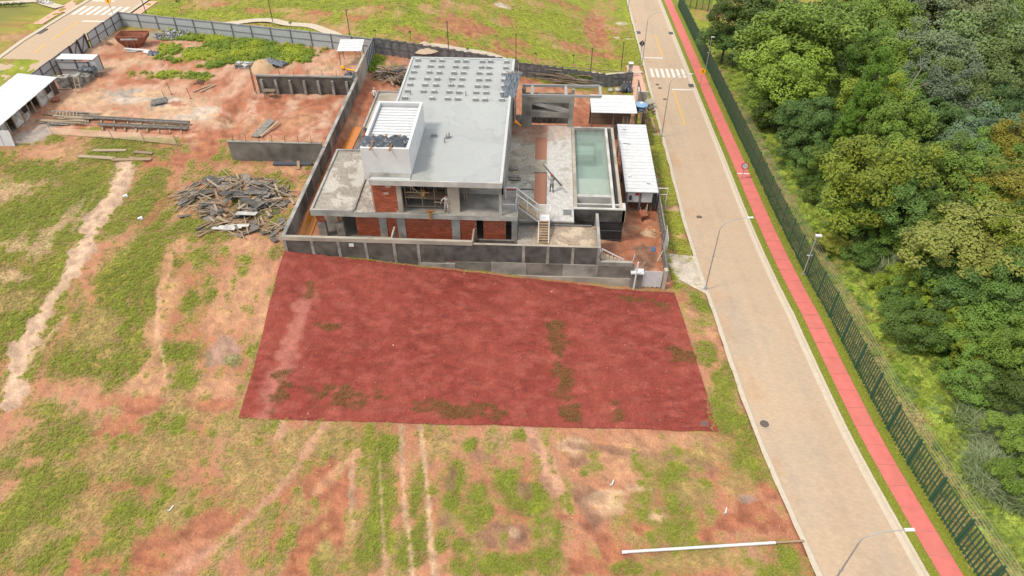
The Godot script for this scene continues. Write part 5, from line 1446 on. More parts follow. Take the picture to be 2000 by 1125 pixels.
	for q in [[8.3, -81.6, 0.35, "white sack beside the open shed, left one of the pair"], [9.2, -81.8, 0.4, "white sack in the corner behind the open shed, right one of the pair"]]:
		t = thing("sack", q[3], "sack", Vector3(q[0], base_h(q[0], q[1]), q[1]), "white sacks behind the shed")
		var sp := SphereMesh.new(); sp.radius = q[2]; sp.height = q[2] * 1.3; sp.radial_segments = 10; sp.rings = 6
		mi("bag", sp, M.white_old, t, Vector3(q[0], base_h(q[0], q[1]) + 0.22, q[1]))
		mi("tie", cyl(0.1, 0.05, 0.15, 8), M.white_old, t, Vector3(q[0], base_h(q[0], q[1]) + 0.5, q[1]))
	tarp("tarpaulin", "shiny black plastic heap in the corner behind the open shed", Vector3(9.7, base_h(10.2, -82) + 0.5, -81.2), Vector3(1.3, 0, 0), Vector3(0, 0, -1.6), M.tarp, 0.5)
	board_pile("lumber_pile", "heap of pale offcuts and grey panels behind the left of the house", Vector3(-16.2, base_h(-16, -72), -71.6), 2.5, 1.9, 1.3, 120, 0.13)
	tarp("tarpaulin", "small dark tarpaulin bundle against the rear of the side wall", Vector3(-21.2, 2.35, -69.6), Vector3(1.9, 0, 0), Vector3(0.2, 0, -1.6), M.tarp, 0.35)
	t = thing("tan_tent", "tan canvas cover peaked behind the left end of the grey roof", "canopy", Vector3(-13.6, 0.8, -78.4))
	var cm := CylinderMesh.new(); cm.bottom_radius = 1.7; cm.top_radius = 0.15; cm.height = 0.9; cm.radial_segments = 12; cm.rings = 2
	mi("cover", cm, M.tent, t, Vector3(-13.6, 2.5, -78.2)).scale = Vector3(1.0, 1.0, 0.8)
	for q in [[-14.7, -77.6], [-12.5, -77.6], [-14.7, -78.8], [-12.5, -78.8]]: bar("pole", t, Vector3(q[0], 0.6, q[1]), Vector3(q[0], 2.2, q[1]), 0.04, M.wood1)

func heap(n: String, label: String, cat: String, c: Vector3, r: float, h: float, m: Material):
	var st := SurfaceTool.new(); st.begin(Mesh.PRIMITIVE_TRIANGLES)
	var pts := []
	for j in 9:
		for i in 20:
			var a := i * TAU / 20.0; var q := j / 8.0
			var rr := r * q * (1.0 + 0.25 * nw.get_noise_2d(cos(a) * 3.0 + c.x, sin(a) * 3.0 + c.z))
			pts.append(Vector3(cos(a) * rr, h * (1.0 - q * q) * (1.0 + 0.3 * nf.get_noise_2d(cos(a) * rr * 3 + c.x, sin(a) * rr * 3)) - 0.15 * q, sin(a) * rr))
	for j in 8:
		for i in 20:
			var a := j * 20 + i; var b := j * 20 + (i + 1) % 20
			for k in [a, a + 20, b, b, a + 20, b + 20]: st.add_vertex(pts[k])
	st.index(); st.generate_normals()
	var mm: StandardMaterial3D = m.duplicate(); mm.cull_mode = BaseMaterial3D.CULL_DISABLED
	var t := thing(n, label, cat, c)
	mi("mound", st.commit(), mm, t, c)
	for k in 8: part("clod", t, c + Vector3(rng.randf_range(-r, r) * 0.8, 0.06, rng.randf_range(-r, r) * 0.8), Vector3(0.14, 0.1, 0.16), m, Vector3(10, rng.randf() * 90, 20))
func board_pile(n: String, label: String, c: Vector3, rx: float, rz: float, h: float, cnt: int, dark: float):
	var t := thing(n, label, "lumber", c)
	for k in cnt:
		var a := rng.randf() * TAU; var q := sqrt(rng.randf())
		var x := cos(a) * q * rx; var z := sin(a) * q * rz
		var y := 0.05 + h * (1.0 - q * q) * rng.randf_range(0.25, 1.0)
		var yaw := rng.randf_range(-70, 70)
		if x < -rx * 0.45: yaw = rng.randf_range(35, 75)
		var rot := Vector3(rng.randf_range(-14, 14), yaw, rng.randf_range(-16, 16))
		if rng.randf() < dark:
			part("panel", t, c + Vector3(x, y, z), Vector3(rng.randf_range(0.8, 1.9), 0.03, rng.randf_range(0.35, 0.75)), M["ply%d" % rng.randi_range(0, 2)], rot)
		elif rng.randf() < 0.3:
			part("plank", t, c + Vector3(x, y, z), Vector3(rng.randf_range(1.2, 2.6), 0.04, rng.randf_range(0.14, 0.25)), M["wood%d" % rng.randi_range(0, 3)], rot)
		else:
			part("batten", t, c + Vector3(x, y + 0.08, z), Vector3(rng.randf_range(0.8, 2.4), 0.05, 0.07), M["wood%d" % rng.randi_range(0, 2)], rot)

# ------------------------------------------------------------------ yard on the left
func make_left_site():
	hoarding("tin_fence", "tall tin hoarding along the side road with rusty posts, far part to the corner", Vector3(-51.6, 0, -76.4), Vector3(-51.4, 0, -83.5), 1.7, 1.75, M.tin, M.post_rust)
	hoarding("tin_fence", "tin hoarding along the side road behind the small tin store", Vector3(-52.4, 0, -66.0), Vector3(-52.0, 0, -73.0), 1.6, 1.75, M.tin, M.post_rust)
	hoarding("tin_fence", "long pale tin hoarding across the back of the left yard", Vector3(-51.3, 0, -83.5), Vector3(-19.1, 0, -76.4), 1.75, 2.55, M.tin, M.post_grey)
	var t := thing("tin_gate", "tin double gate with rusty diagonal bracing in the side road hoarding", "gate", Vector3(-51.9, 2.2, -74.7))
	for k in 2:
		part("leaf", t, Vector3(-51.95, 3.0, -73.9 - k * 1.65), Vector3(0.03, 1.6, 1.6), M.tin)
		bar("brace", t, Vector3(-51.88, 2.3, -73.2 - k * 1.65), Vector3(-51.88, 3.7, -74.6 - k * 1.65), 0.06, M.post_rust, -1.0, true)
		part("rail", t, Vector3(-51.88, 3.75, -73.9 - k * 1.65), Vector3(0.06, 0.07, 1.6), M.post_rust)
		part("rail", t, Vector3(-51.88, 2.25, -73.9 - k * 1.65), Vector3(0.06, 0.07, 1.6), M.post_rust)
	for k in 3: part("post", t, Vector3(-51.85, 3.0, -73.05 - k * 1.66), Vector3(0.16, 1.75, 0.16), M.post_rust)
	# guard hut
	t = thing("site_hut", "long plywood site hut with a bright white sheet roof at the left edge", "hut", Vector3(-51.4, 2.2, -61))
	for k in 11: part("roof_sheet", t, Vector3(-51.15, 4.02 + 0.008 * (k % 2), -55.9 - k * 0.92), Vector3(4.1, 0.05, 0.9), M.white_sheet, Vector3(0, -3, -3))
	pb("back_wall", t, -53.0, -52.9, 2.0, 3.9, -55.6, -65.6, M.wood3)
	pb("end_wall", t, -52.9, -49.7, 2.0, 3.85, -65.5, -65.6, M.wood3)
	var zs := [-56.0, -57.0, -58.0, -59.4, -60.4, -61.2, -62.2, -63.6, -64.6, -65.5]
	for i in 9:
		var z0: float = zs[i]; var z1: float = zs[i + 1]
		var x := -49.75 + 0.06 * i * 0.3
		if i in [1, 4, 5]: continue
		if i in [3, 7]:
			pb("front_panel", t, x - 0.05, x, 2.0, 2.85, z0, z1, M.white_old)
			pb("window", t, x - 0.07, x - 0.03, 2.85, 3.75, z0, z1, M.window)
		else: pb("front_panel", t, x - 0.05, x, 2.0, 3.8, z0, z1, M.white_old if i != 8 else M.post_rust)
	for z in zs: pb("stud", t, -49.72, -49.6, 2.0, 3.85, z - 0.05, z + 0.05, M.wood2)
	pb("floor", t, -53, -49.7, 2.0, 2.25, -55.7, -65.5, M.concrete_d)
	for k in 2: bar("prop", t, Vector3(-48.6, 2.2, -58.7 - k * 0.5), Vector3(-49.6, 3.5, -58.4 - k * 0.9), 0.03, M.wood2)
	t = thing("white_hoarding", "white painted sheet panel beside the hut in the left corner", "fence panel", Vector3(-49.5, 2.2, -54.6))
	for k in 3: part("sheet", t, Vector3(-50.6 + k * 1.02, 3.0, -54.9 - 0.03 * k), Vector3(1.0, 1.7 - 0.1 * k, 0.03), M.white_sheet, Vector3(-8, 0, 0))
	for k in 4: bar("post", t, Vector3(-51.1 + k * 1.0, 2.1, -55.2), Vector3(-51.1 + k * 1.0, 3.7, -55.05), 0.04, M.wood1)
	# tin store
	t = thing("tin_store", "small roofless tin store with a white sheet roof edge beside the tin fence", "store", Vector3(-49, 2.2, -70))
	for k in 2: part("wall_sheet", t, Vector3(-50.3 + k * 2.1, 3.0, -69.4), Vector3(2.08, 1.6, 0.03), M.tin)
	part("wall_sheet", t, Vector3(-47.9, 3.0, -70.3), Vector3(0.03, 1.6, 1.8), M.tin, Vector3(0, -10, 0))
	part("roof_sheet", t, Vector3(-49.6, 3.86, -70.4), Vector3(4.0, 0.05, 1.3), M.white_sheet)
	for q in [[-51.4, -69.35], [-49.3, -69.35], [-47.95, -69.35], [-47.75, -71.2]]: part("post", t, Vector3(q[0], 3.0, q[1]), Vector3(0.1, 1.7, 0.1), M.post_rust)
	part("rail", t, Vector3(-49.6, 3.75, -69.35), Vector3(3.7, 0.07, 0.06), M.post_rust)
	part("rail", t, Vector3(-49.6, 2.9, -69.35), Vector3(3.7, 0.06, 0.06), M.post_rust)
	# block stacks
	var bl := ["grey concrete block stack on a pallet nearest the hut door", "low stack of grey concrete blocks under dark sheeting beside the tin store", "stepped stack of grey blocks with a leaning timber frame"]
	var i2 := 0
	for q in [[-49.3, -66.6, 1.3, 1.0, 1.1], [-48.5, -68.3, 2.0, 1.2, 0.7], [-48.2, -66.9, 0.9, 0.9, 1.2]]:
		t = thing("block_stack", bl[i2], "blocks", Vector3(q[0], 2.2, q[1])); i2 += 1
		part("pallet", t, Vector3(q[0], 2.26, q[1]), Vector3(q[2] + 0.1, 0.12, q[3] + 0.1), M.wood1)
		var nx := roundi(q[2] / 0.4); var ny := roundi(q[4] / 0.2); var nzz := roundi(q[3] / 0.3)
		for a in nx:
			for b in ny:
				for c in nzz:
					if b == ny - 1 and rng.randf() < 0.35: continue
					part("block", t, Vector3(q[0] - q[2] * 0.5 + (a + 0.5) * 0.4, 2.42 + b * 0.195, q[1] - q[3] * 0.5 + (c + 0.5) * 0.3), Vector3(0.385, 0.18, 0.285), [M.concrete, M.concrete_l, M.concrete_d][rng.randi_range(0, 2)], Vector3(0, rng.randf_range(-3, 3), 0))
	for q in [[-47.0, -69.3, 20.0, "slatted wooden pallet leaning at the corner of the tin store"], [-50.3, -77.2, -30.0, "slatted wooden frame leaning on the rusty tin gate post"]]:
		t = thing("pallet", q[3], "pallet", Vector3(q[0], 2.3, q[1]), "", true)
		t.rotation_degrees = Vector3(-38, q[2], 0)
		for k in 5: part("slat", t, Vector3(-0.45 + k * 0.22, 0.35, 0), Vector3(0.1, 0.03, 1.1), M.wood2)
		for k in 3: part("bearer", t, Vector3(0, 0.29, -0.5 + k * 0.5), Vector3(1.05, 0.08, 0.09), M.wood1)
	t = thing("door_ladder", "slim timber door frame leaning against the block stacks", "frame", Vector3(-47.8, 2.2, -66.0))
	for x in [-48.0, -47.5]: bar("stile", t, Vector3(x + 0.25, 2.2, -65.4), Vector3(x, 3.6, -66.3), 0.06, M.wood2, -1.0, true)
	for k in 3: part("rung", t, Vector3(-47.6, 2.4 + k * 0.55, -65.5 - k * 0.35), Vector3(0.5, 0.05, 0.05), M.wood2)
	tarp("tarpaulin", "dark sheet thrown over the low block stack by the tin store", Vector3(-48.9, 3.25, -68.6), Vector3(1.7, 0, 0), Vector3(0, 0, -0.9), M.tarp, 0.18)
	# skip
	t = thing("waste_skip", "rusty salmon-red waste skip with sloped ends in the left yard", "skip", Vector3(-46.9, 2.2, -77.3), "", true)
	t.rotation_degrees = Vector3(0, 4, 0)
	skip(t)
	var wb := thing("sheet_pile", "white plastic sheets and a slatted panel lying below the rusty skip", "sheets", Vector3(-45.8, 2.25, -75.7))
	part("sheet", wb, Vector3(-46.2, 2.33, -76.0), Vector3(3.0, 0.05, 0.35), M.white, Vector3(0, -8, 0))
	part("sheet", wb, Vector3(-44.7, 2.34, -75.4), Vector3(0.9, 0.06, 0.6), M.white, Vector3(0, -20, 0))
	for k in 6: part("slat", wb, Vector3(-46.9 + k * 0.18, 2.33, -75.5), Vector3(0.09, 0.05, 0.6), M.white_old, Vector3(0, -25, 0))
	tarp("tarpaulin", "crumpled blue tarpaulin at the end of the white sheets below the skip", Vector3(-44.4, 2.32, -74.6), Vector3(1.2, 0, 0), Vector3(0, 0, -0.8), M.tarp_b, 0.25)
	var rb := thing("rubble_heap", "flat grey rubble heap behind the rusty skip", "rubble", Vector3(-43.9, 2.2, -80.4))
	for k in 110:
		var a := rng.randf() * TAU; var r := sqrt(rng.randf())
		part("chunk", rb, Vector3(-43.9 + cos(a) * r * 2.1, 2.2 + 0.28 * (1.0 - r) + rng.randf() * 0.12, -80.4 + sin(a) * r * 1.5), Vector3(rng.randf_range(0.1, 0.4), rng.randf_range(0.08, 0.2), rng.randf_range(0.1, 0.35)), [M.block, M.tarp_b, M.gravel, M.ply1, M.tin][k % 5], Vector3(rng.randf_range(-30, 30), rng.randf() * 180, rng.randf_range(-30, 30)))
	# lumber laid out
	t = thing("plank_stack", "long planks and battens laid in rows beside the hut", "planks", Vector3(-45.5, 2.3, -60))
	for k in 26:
		var z := -58.6 - rng.randf() * 2.6
		part("plank", t, Vector3(-45.6 + rng.randf_range(-1.6, 1.2), 2.3 + rng.randf() * 0.2, z), Vector3(rng.randf_range(2.0, 4.2), 0.06, rng.randf_range(0.1, 0.2)), [M.wood0, M.wood2, M.wood3, M.ply2, M.wood2][k % 5], Vector3(0, rng.randf_range(-8, 4), 0))
	for k in 7: part("spacer", t, Vector3(-47.2 + k * 0.34, 2.5, -60.6), Vector3(0.06, 0.05, 0.8), M.wood2, Vector3(0, 25, 0))
	var kl := ["long dark formwork beam on wooden sleepers, upper of two in the left yard", "long dark formwork beam on wooden sleepers, lower of two in the left yard"]
	for k in 2:
		t = thing("formwork_beam", kl[k], "beam", Vector3(-38.8, 2.3, -59.3 + k * 1.1))
		var a := Vector3(-44.3 + k * 2.2, 2.5, -60.2 + k * 1.4); var b := Vector3(-33.6 + k * 0.3, 2.5, -59.5 + k * 1.0)
		bar("beam", t, a, b, 0.12, M.ply0, -1.0, true, 0.34)
		bar("edge_strip", t, a + Vector3(0, 0.02, 0.22), b + Vector3(0, 0.02, 0.22), 0.1, M.ply2, -1.0, true, 0.08)
		for q in 8:
			var p := a.lerp(b, (q + 0.5) / 8.0)
			part("sleeper", t, p + Vector3(-0.1, -0.18, 0.3), Vector3(0.1, 0.1, 1.1), M.wood2, Vector3(0, 28, 0))
	t = thing("plank_stack", "two long pale planks lying on the grass across the muddy stream, far pair", "planks", Vector3(-37.6, 2.3, -54.2))
	part("plank", t, Vector3(-39.0, 2.36, -54.4), Vector3(3.0, 0.06, 0.35), M.wood2, Vector3(0, 3, 0)); part("plank", t, Vector3(-35.8, 2.36, -54.2), Vector3(1.8, 0.06, 0.35), M.wood1, Vector3(0, -5, 0))
	t = thing("plank_stack", "two long pale planks lying on the grass across the muddy stream, near pair", "planks", Vector3(-37.6, 2.3, -53.0))
	part("plank", t, Vector3(-39.6, 2.36, -53.2), Vector3(3.4, 0.06, 0.4), M.wood2, Vector3(0, -4, 0)); part("plank", t, Vector3(-36.3, 2.36, -53.0), Vector3(3.4, 0.06, 0.4), M.wood0, Vector3(0, 4, 0))
	# netting fence
	t = thing("net_fence", "sagging pinkish plastic netting strung above the grass in the left yard", "netting", Vector3(-39.5, 2.2, -56.4))
	for k in 8:
		var y := 2.45 + k * 0.1
		var a := Vector3(-46.0, y - 0.2, -57.2 + k * 0.02); var b := Vector3(-39.6, y + 0.05 - (k * 0.015), -56.4); var c := Vector3(-33.2, y + 0.02 * k, -55.6)
		bar("strand", t, a, b, 0.016, M.net); bar("strand", t, b, c, 0.016, M.net)
	for k in 42:
		var x := -46.0 + k * 0.31
		bar("mesh_tie", t, Vector3(x, 2.3, -57.2 + (x + 46.0) * 0.125), Vector3(x + 0.05, 3.12 if k > 12 else 2.6 + k * 0.04, -57.2 + (x + 46.0) * 0.125), 0.01, M.net)
	for x in [-45.8, -39.6, -36.4, -33.2]: bar("stake", t, Vector3(x, 2.0, -57.2 + (x + 46.0) * 0.125), Vector3(x - 0.1, 3.35, -57.2 + (x + 46.0) * 0.125), 0.03, M.wood1)
	# small loose things on the pad
	t = thing("metal_sheet", "dark grey sheet lying on the pale pad of the left yard", "sheet", Vector3(-38.5, 2.25, -63.9))
	part("sheet", t, Vector3(-38.5, 2.34, -63.9), Vector3(1.5, 0.04, 1.2), M.ply1, Vector3(2, 20, 3))
	part("fold", t, Vector3(-38.2, 2.37, -63.4), Vector3(1.1, 0.05, 0.3), M.ply0, Vector3(2, 35, 0))
	var sl := ["thin rust-brown rod standing on the pale pad, left of three", "thin rust-brown rod standing on the pale pad, tallest and farthest", "thin rust-brown rod standing on the pale pad, right of three"]
	i2 = 0
	for q in [[-38.0, -64.4, 1.1], [-37.9, -65.6, 1.3], [-35.6, -64.8, 1.2]]:
		t = thing("rod", sl[i2], "rod", Vector3(q[0], 2.2, q[1])); i2 += 1
		bar("shaft", t, Vector3(q[0], 2.15, q[1]), Vector3(q[0] - 0.12, 2.2 + q[2], q[1]), 0.025, M.post_rust)
		part("foot", t, Vector3(q[0], 2.24, q[1]), Vector3(0.15, 0.06, 0.15), M.post_rust)
	t = thing("board_pair", "two pale boards lying crosswise beside the weed strip", "boards", Vector3(-34.9, 2.25, -67.1))
	part("board", t, Vector3(-35.2, 2.33, -67.0), Vector3(2.2, 0.05, 0.16), M.wood2, Vector3(0, 52, 0)); part("board", t, Vector3(-34.6, 2.33, -67.0), Vector3(2.0, 0.05, 0.16), M.wood2, Vector3(0, 60, 0))
	heap("branch_heap", "small heap of brown cuttings on the pad below the weed strip", "heap", Vector3(-36.0, 2.2, -68.4), 0.6, 0.4, M.rust_d)
	t = thing("orange_basin", "round orange basin by the hut door", "basin", Vector3(-48.9, 2.2, -63.6))
	mi("bowl", cyl(0.28, 0.42, 0.3, 18), M.rust, t, Vector3(-48.9, 2.36, -63.6))
	mi("rim", cyl(0.45, 0.45, 0.03, 18), M.rust, t, Vector3(-48.9, 2.52, -63.6))
	# cement bags, sand and sheet by the rear retaining wall
	t = thing("bag_stack", "pile of grey cement bags beside the sand heap", "bags", Vector3(-32.7, 2.2, -72.2))
	for k in 16: part("bag", t, Vector3(-33.3 + (k % 4) * 0.45 + rng.randf() * 0.1, 2.32 + int(k / 8) * 0.18, -72.7 + (k / 4 % 2) * 0.6), Vector3(0.6, 0.17, 0.42), [M.white_old, M.tin, M.concrete_l, M.ply1][rng.randi_range(0, 3)], Vector3(rng.randf_range(-8, 8), rng.randf_range(-40, 40), rng.randf_range(-8, 8)))
	heap("sand_heap", "pale sand heap behind the dark retaining wall", "heap", Vector3(-30.4, 2.2, -72.0), 1.5, 1.0, M.sand)
	tarp("tarpaulin", "grey sheet spread on the sand heap behind the retaining wall", Vector3(-30.4, 3.0, -72.0), Vector3(2.2, -0.5, 0), Vector3(0.3, 0, -1.1), M.tarp_b, 0.15)
	t = thing("work_bench", "small timber bench standing against the dark retaining wall", "bench", Vector3(-27.6, 2.2, -65.4))
	part("top", t, Vector3(-27.6, 2.95, -65.5), Vector3(1.2, 0.08, 0.6), M.wood3)
	for x in [-28.1, -27.1]:
		for z in [-65.75, -65.25]: part("leg", t, Vector3(x, 2.55, z), Vector3(0.07, 0.75, 0.07), M.wood3)
	t = thing("board_pair", "grey panel and tan board lying in the dug yard behind the short wall", "boards", Vector3(-26.0, 2.3, -58.6))
	part("panel", t, Vector3(-26.3, 2.42, -58.9), Vector3(0.8, 0.05, 3.0), M.ply2, Vector3(4, -14, 0)); part("board", t, Vector3(-25.6, 2.5, -58.7), Vector3(0.25, 0.05, 2.8), M.wood2, Vector3(3, -20, 0))
	# open shelter
	t = thing("open_shelter", "small open shelter with striped white sheet roof in the left yard corner", "shelter", Vector3(-20.9, 2.2, -74.0))
	for k in 7: part("roof_sheet", t, Vector3(-20.9, 4.05 + 0.07 * k, -72.95 - k * 0.28), Vector3(2.6, 0.035, 0.27), M.white_sheet, Vector3(12, 3, 0))
	for q in [[-22.1, -73.0, 4.0], [-19.8, -73.0, 4.0], [-22.1, -74.6, 4.4], [-19.8, -74.6, 4.4]]: bar("post", t, Vector3(q[0], 2.1, q[1]), Vector3(q[0], q[2], q[1]), 0.045, M.wood1)
	bar("brace", t, Vector3(-22.1, 3.5, -73.0), Vector3(-21.4, 4.0, -73.0), 0.035, M.wood1)
	bar("brace", t, Vector3(-19.8, 3.5, -73.0), Vector3(-20.5, 4.0, -73.0), 0.035, M.wood1)
	t = thing("cement_mixer", "yellow hand mixer and bucket on the ground under the open shelter", "mixer", Vector3(-21.6, 2.2, -72.2))
	mi("drum", cyl(0.22, 0.16, 0.4, 12), M.yellow_plastic, t, Vector3(-21.7, 2.45, -72.2)).rotation_degrees = Vector3(70, 20, 0)
	bar("handle", t, Vector3(-21.5, 2.3, -72.2), Vector3(-20.0, 2.35, -71.6), 0.06, M.yellow_plastic)
	# the large scrap pile and its satellites
	board_pile("lumber_pile", "large tangled heap of grey formwork panels and battens left of the side wall", Vector3(-25.4, 2.15, -47.7), 4.9, 3.1, 1.05, 240, 0.33)
	board_pile("lumber_pile", "low spread of white and grey strips in front of the large formwork heap", Vector3(-23.6, 2.15, -43.7), 3.2, 0.9, 0.3, 46, 0.12)
	board_pile("lumber_pile", "few offcuts lying against the outer foot of the side wall", Vector3(-20.2, 2.15, -43.4), 0.8, 1.5, 0.3, 16, 0.5)
	t = thing("panel_pile", "white corrugated panels lying in front of the large formwork heap", "panels", Vector3(-24.2, 2.3, -43.6))
	for k in 3: part("panel", t, Vector3(-24.6 + k * 0.5, 2.42 + 0.04 * k, -43.3 - k * 0.15), Vector3(1.9, 0.04, 0.3), M.white_old, Vector3(3, -4 + k * 3, 2))
	part("panel", t, Vector3(-23.2, 2.75, -44.9), Vector3(1.7, 0.04, 0.6), M.white_old, Vector3(-12, -3, 2))
	t = thing("tar_sheet", "black sheeting rolled along the foot of the short retaining wall", "sheeting", Vector3(-21.5, 2.2, -52.9))
	part("sheet", t, Vector3(-21.8, 2.35, -52.9), Vector3(3.4, 0.25, 0.4), M.tarp, Vector3(10, 2, 0)); part("plank", t, Vector3(-21.2, 2.45, -52.6), Vector3(0.25, 0.05, 1.0), M.wood0, Vector3(15, 15, 0))
	var cs := [["white plastic scrap lying left of the formwork heap", -31.8, -44.5], ["small white scrap lying on the grass by the muddy stream", -34.4, -47.5]]
	for q in cs:
		t = thing("plastic_scrap", q[0], "scrap", Vector3(q[1], 2.2, q[2]))
		part("piece", t, Vector3(q[1], 2.3, q[2]), Vector3(0.35, 0.1, 0.2), M.white, Vector3(8, 30, 12)); part("piece", t, Vector3(q[1] + 0.2, 2.28, q[2] + 0.1), Vector3(0.2, 0.06, 0.15), M.white_old, Vector3(0, 60, 5))
func skip(t: Node3D):
	# hull: trapezoid side view, flared ends
	var st := SurfaceTool.new(); st.begin(Mesh.PRIMITIVE_TRIANGLES)
	var top := [Vector3(-1.65, 1.35, 0.85), Vector3(1.65, 1.35, 0.85), Vector3(1.65, 1.35, -0.85), Vector3(-1.65, 1.35, -0.85)]
	var mid := [Vector3(-1.5, 0.85, 0.85), Vector3(1.5, 0.85, 0.85), Vector3(1.5, 0.85, -0.85), Vector3(-1.5, 0.85, -0.85)]
	var bot := [Vector3(-0.75, 0.08, 0.8), Vector3(0.75, 0.08, 0.8), Vector3(0.75, 0.08, -0.8), Vector3(-0.75, 0.08, -0.8)]
	for l in [[top, mid], [mid, bot]]:
		for k in 4:
			var a: Vector3 = l[0][k]; var b: Vector3 = l[0][(k + 1) % 4]; var c: Vector3 = l[1][(k + 1) % 4]; var d: Vector3 = l[1][k]
			for q in [a, b, d, b, c, d]: st.add_vertex(q)
	for q in [bot[0], bot[1], bot[2], bot[0], bot[2], bot[3]]: st.add_vertex(q)
	st.generate_normals()
	var m: StandardMaterial3D = M.rust.duplicate(); m.cull_mode = BaseMaterial3D.CULL_DISABLED
	mi("hull", st.commit(), m, t)
	for z in [-0.87, 0.87]: part("rim", t, Vector3(0, 1.36, z), Vector3(3.36, 0.08, 0.08), M.rust)
	for x in [-1.66, 1.66]: part("rim", t, Vector3(x, 1.36, 0), Vector3(0.08, 0.08, 1.7), M.rust)
	part("lettering_band", t, Vector3(-0.1, 1.1, 0.875), Vector3(1.9, 0.2, 0.02), M.white_old)
	for x in [-0.5, 0.3]: part("rib", t, Vector3(x, 0.5, 0.87), Vector3(0.1, 0.8, 0.08), M.rust)
	part("load", t, Vector3(0, 0.75, 0), Vector3(2.6, 0.2, 1.5), M.rust_d, Vector3(0, 0, 3))

# ------------------------------------------------------------------ lamps, signs, pipe
func make_street_things():
	var lab := ["tall curved street lamp at the lower end of the road", "tall curved street lamp by the concrete driveway beside the plot", "tall curved street lamp on the verge beside the white cabin", "tall curved street lamp near the far crossing", "tall curved street lamp at the far top of the road"]
	var i := 0
	for q in [[14.9, -16.9, 6.9], [12.85, -40.9, 6.6], [12.95, -68.6, 7.1], [13.1, -91.0, 7.2], [13.6, -118.0, 7.2]]:
		var x: float = q[0]; var z: float = q[1]; var y := base_h(x, z); var hh: float = q[2]
		var t := thing("street_lamp", lab[i], "street lamp", Vector3(x, y, z), "curved street lamps"); i += 1
		mi("base", cyl(0.14, 0.12, 0.25, 10), M.galv, t, Vector3(x, y + 0.12, z))
		bar("pole", t, Vector3(x, y, z), Vector3(x, y + hh * 0.86, z), 0.055, M.galv, 0.035)
		var p := Vector3(x, y + hh * 0.86, z)
		for k in 6:
			var a := (k + 1) / 6.0 * PI * 0.42
			var np := Vector3(x + 1.35 * (1.0 - cos(a)) * 1.15, y + hh * 0.86 + 0.95 * sin(a), z - 0.15 * sin(a))
			bar("arm", t, p, np, 0.03, M.galv); p = np
		var e := p + Vector3(0.5, 0.08, -0.05)
		bar("arm", t, p, e, 0.026, M.galv)
		part("lamp_head", t, e + Vector3(0.3, 0.03, 0), Vector3(0.42, 0.06, 0.15), M.lamp_white, Vector3(0, 0, 6))
		part("collar", t, Vector3(x, y + hh * 0.5, z), Vector3(0.2, 0.06, 0.08), M.galv)
	lab = ["slim white lamp on the verge between the red path and the fence, near one", "slim white lamp between the red path and the fence near the far crossing"]
	i = 0
	for q in [[20.85, -43.2, 3.9], [21.5, -90.5, 4.3]]:
		var x: float = q[0]; var z: float = q[1]; var y := base_h(x, z)
		var t := thing("path_lamp", lab[i], "lamp post", Vector3(x, y, z), "slim path lamps"); i += 1
		bar("pole", t, Vector3(x, y, z), Vector3(x, y + q[2], z), 0.06, M.galv, 0.045)
		part("crossbar", t, Vector3(x, y + q[2] * 0.52, z), Vector3(0.45, 0.06, 0.06), M.lamp_white)
		part("lamp_head", t, Vector3(x + 0.12, y + q[2] + 0.04, z), Vector3(0.45, 0.1, 0.26), M.lamp_white)
		mi("base", cyl(0.13, 0.11, 0.2, 10), M.galv, t, Vector3(x, y + 0.1, z))
	# signs
	var t := thing("warning_sign", "yellow diamond warning sign beside the red path near the crossing", "sign", Vector3(19.6, base_h(19.6, -84), -84.0))
	sign_post(t, Vector3(19.6, base_h(19.6, -84), -84.0), 2.1); diamond(t, Vector3(19.62, base_h(19.6, -84) + 2.05, -83.95), 0.62, M.sign_yellow, true)
	t = thing("warning_sign", "yellow diamond crossing sign behind the tin fence by the side road", "sign", Vector3(-54.2, base_h(-54, -86.9), -86.9))
	sign_post(t, Vector3(-54.2, base_h(-54, -86.9), -86.9), 2.0); diamond(t, Vector3(-54.2, base_h(-54, -87) + 1.95, -86.85), 0.6, M.sign_yellow, true)
	t = thing("marker_sign", "black diamond marker sign on a grey post at the left road edge", "sign", Vector3(12.9, base_h(12.9, -92), -92.0))
	sign_post(t, Vector3(12.9, base_h(12.9, -92), -92.0), 2.9); diamond(t, Vector3(12.9, base_h(12.9, -92) + 2.85, -91.95), 0.6, M.black, false)
	part("stripe", t, Vector3(12.9, base_h(12.9, -92) + 2.87, -91.9), Vector3(0.05, 0.5, 0.02), M.white, Vector3(-12, 0, -8))
	t = thing("speed_sign", "round white speed sign with a dark red ring on the red path", "sign", Vector3(19.5, base_h(19.5, -59), -59.2))
	var c := Vector3(19.5, base_h(19.5, -59) + 1.55, -59.15)
	sign_post(t, Vector3(19.5, base_h(19.5, -59), -59.2), 1.5)
	mi("disc", cyl(0.3, 0.3, 0.02, 24), M.white, t, c).rotation_degrees = Vector3(78, 0, 0)
	var tm := TorusMesh.new(); tm.inner_radius = 0.27; tm.outer_radius = 0.36; tm.rings = 24; tm.ring_segments = 6
	mi("ring", tm, M.sign_red, t, c + Vector3(0, 0, 0.01)).rotation_degrees = Vector3(78, 0, 0)
	var tx := TextMesh.new(); tx.text = "20"; tx.font_size = 32; tx.pixel_size = 0.011; tx.depth = 0.01
	var sf := SystemFont.new(); sf.font_names = PackedStringArray(["Droid Sans"]); tx.font = sf
	mi("number", tx, M.post_grey, t, c + Vector3(0, 0.0, 0.03)).rotation_degrees = Vector3(-12, 0, 0)
	structure(sweep("path_marking", [[6.1, 0.09], [7.25, 0.09]], -60.2, -60.4, M.white_paint))
	# drain pipe on the near ground
	t = thing("drain_pipe", "long white drain pipe lying on the ground by the lower road edge", "pipe", Vector3(9.2, 0.1, -19.6))
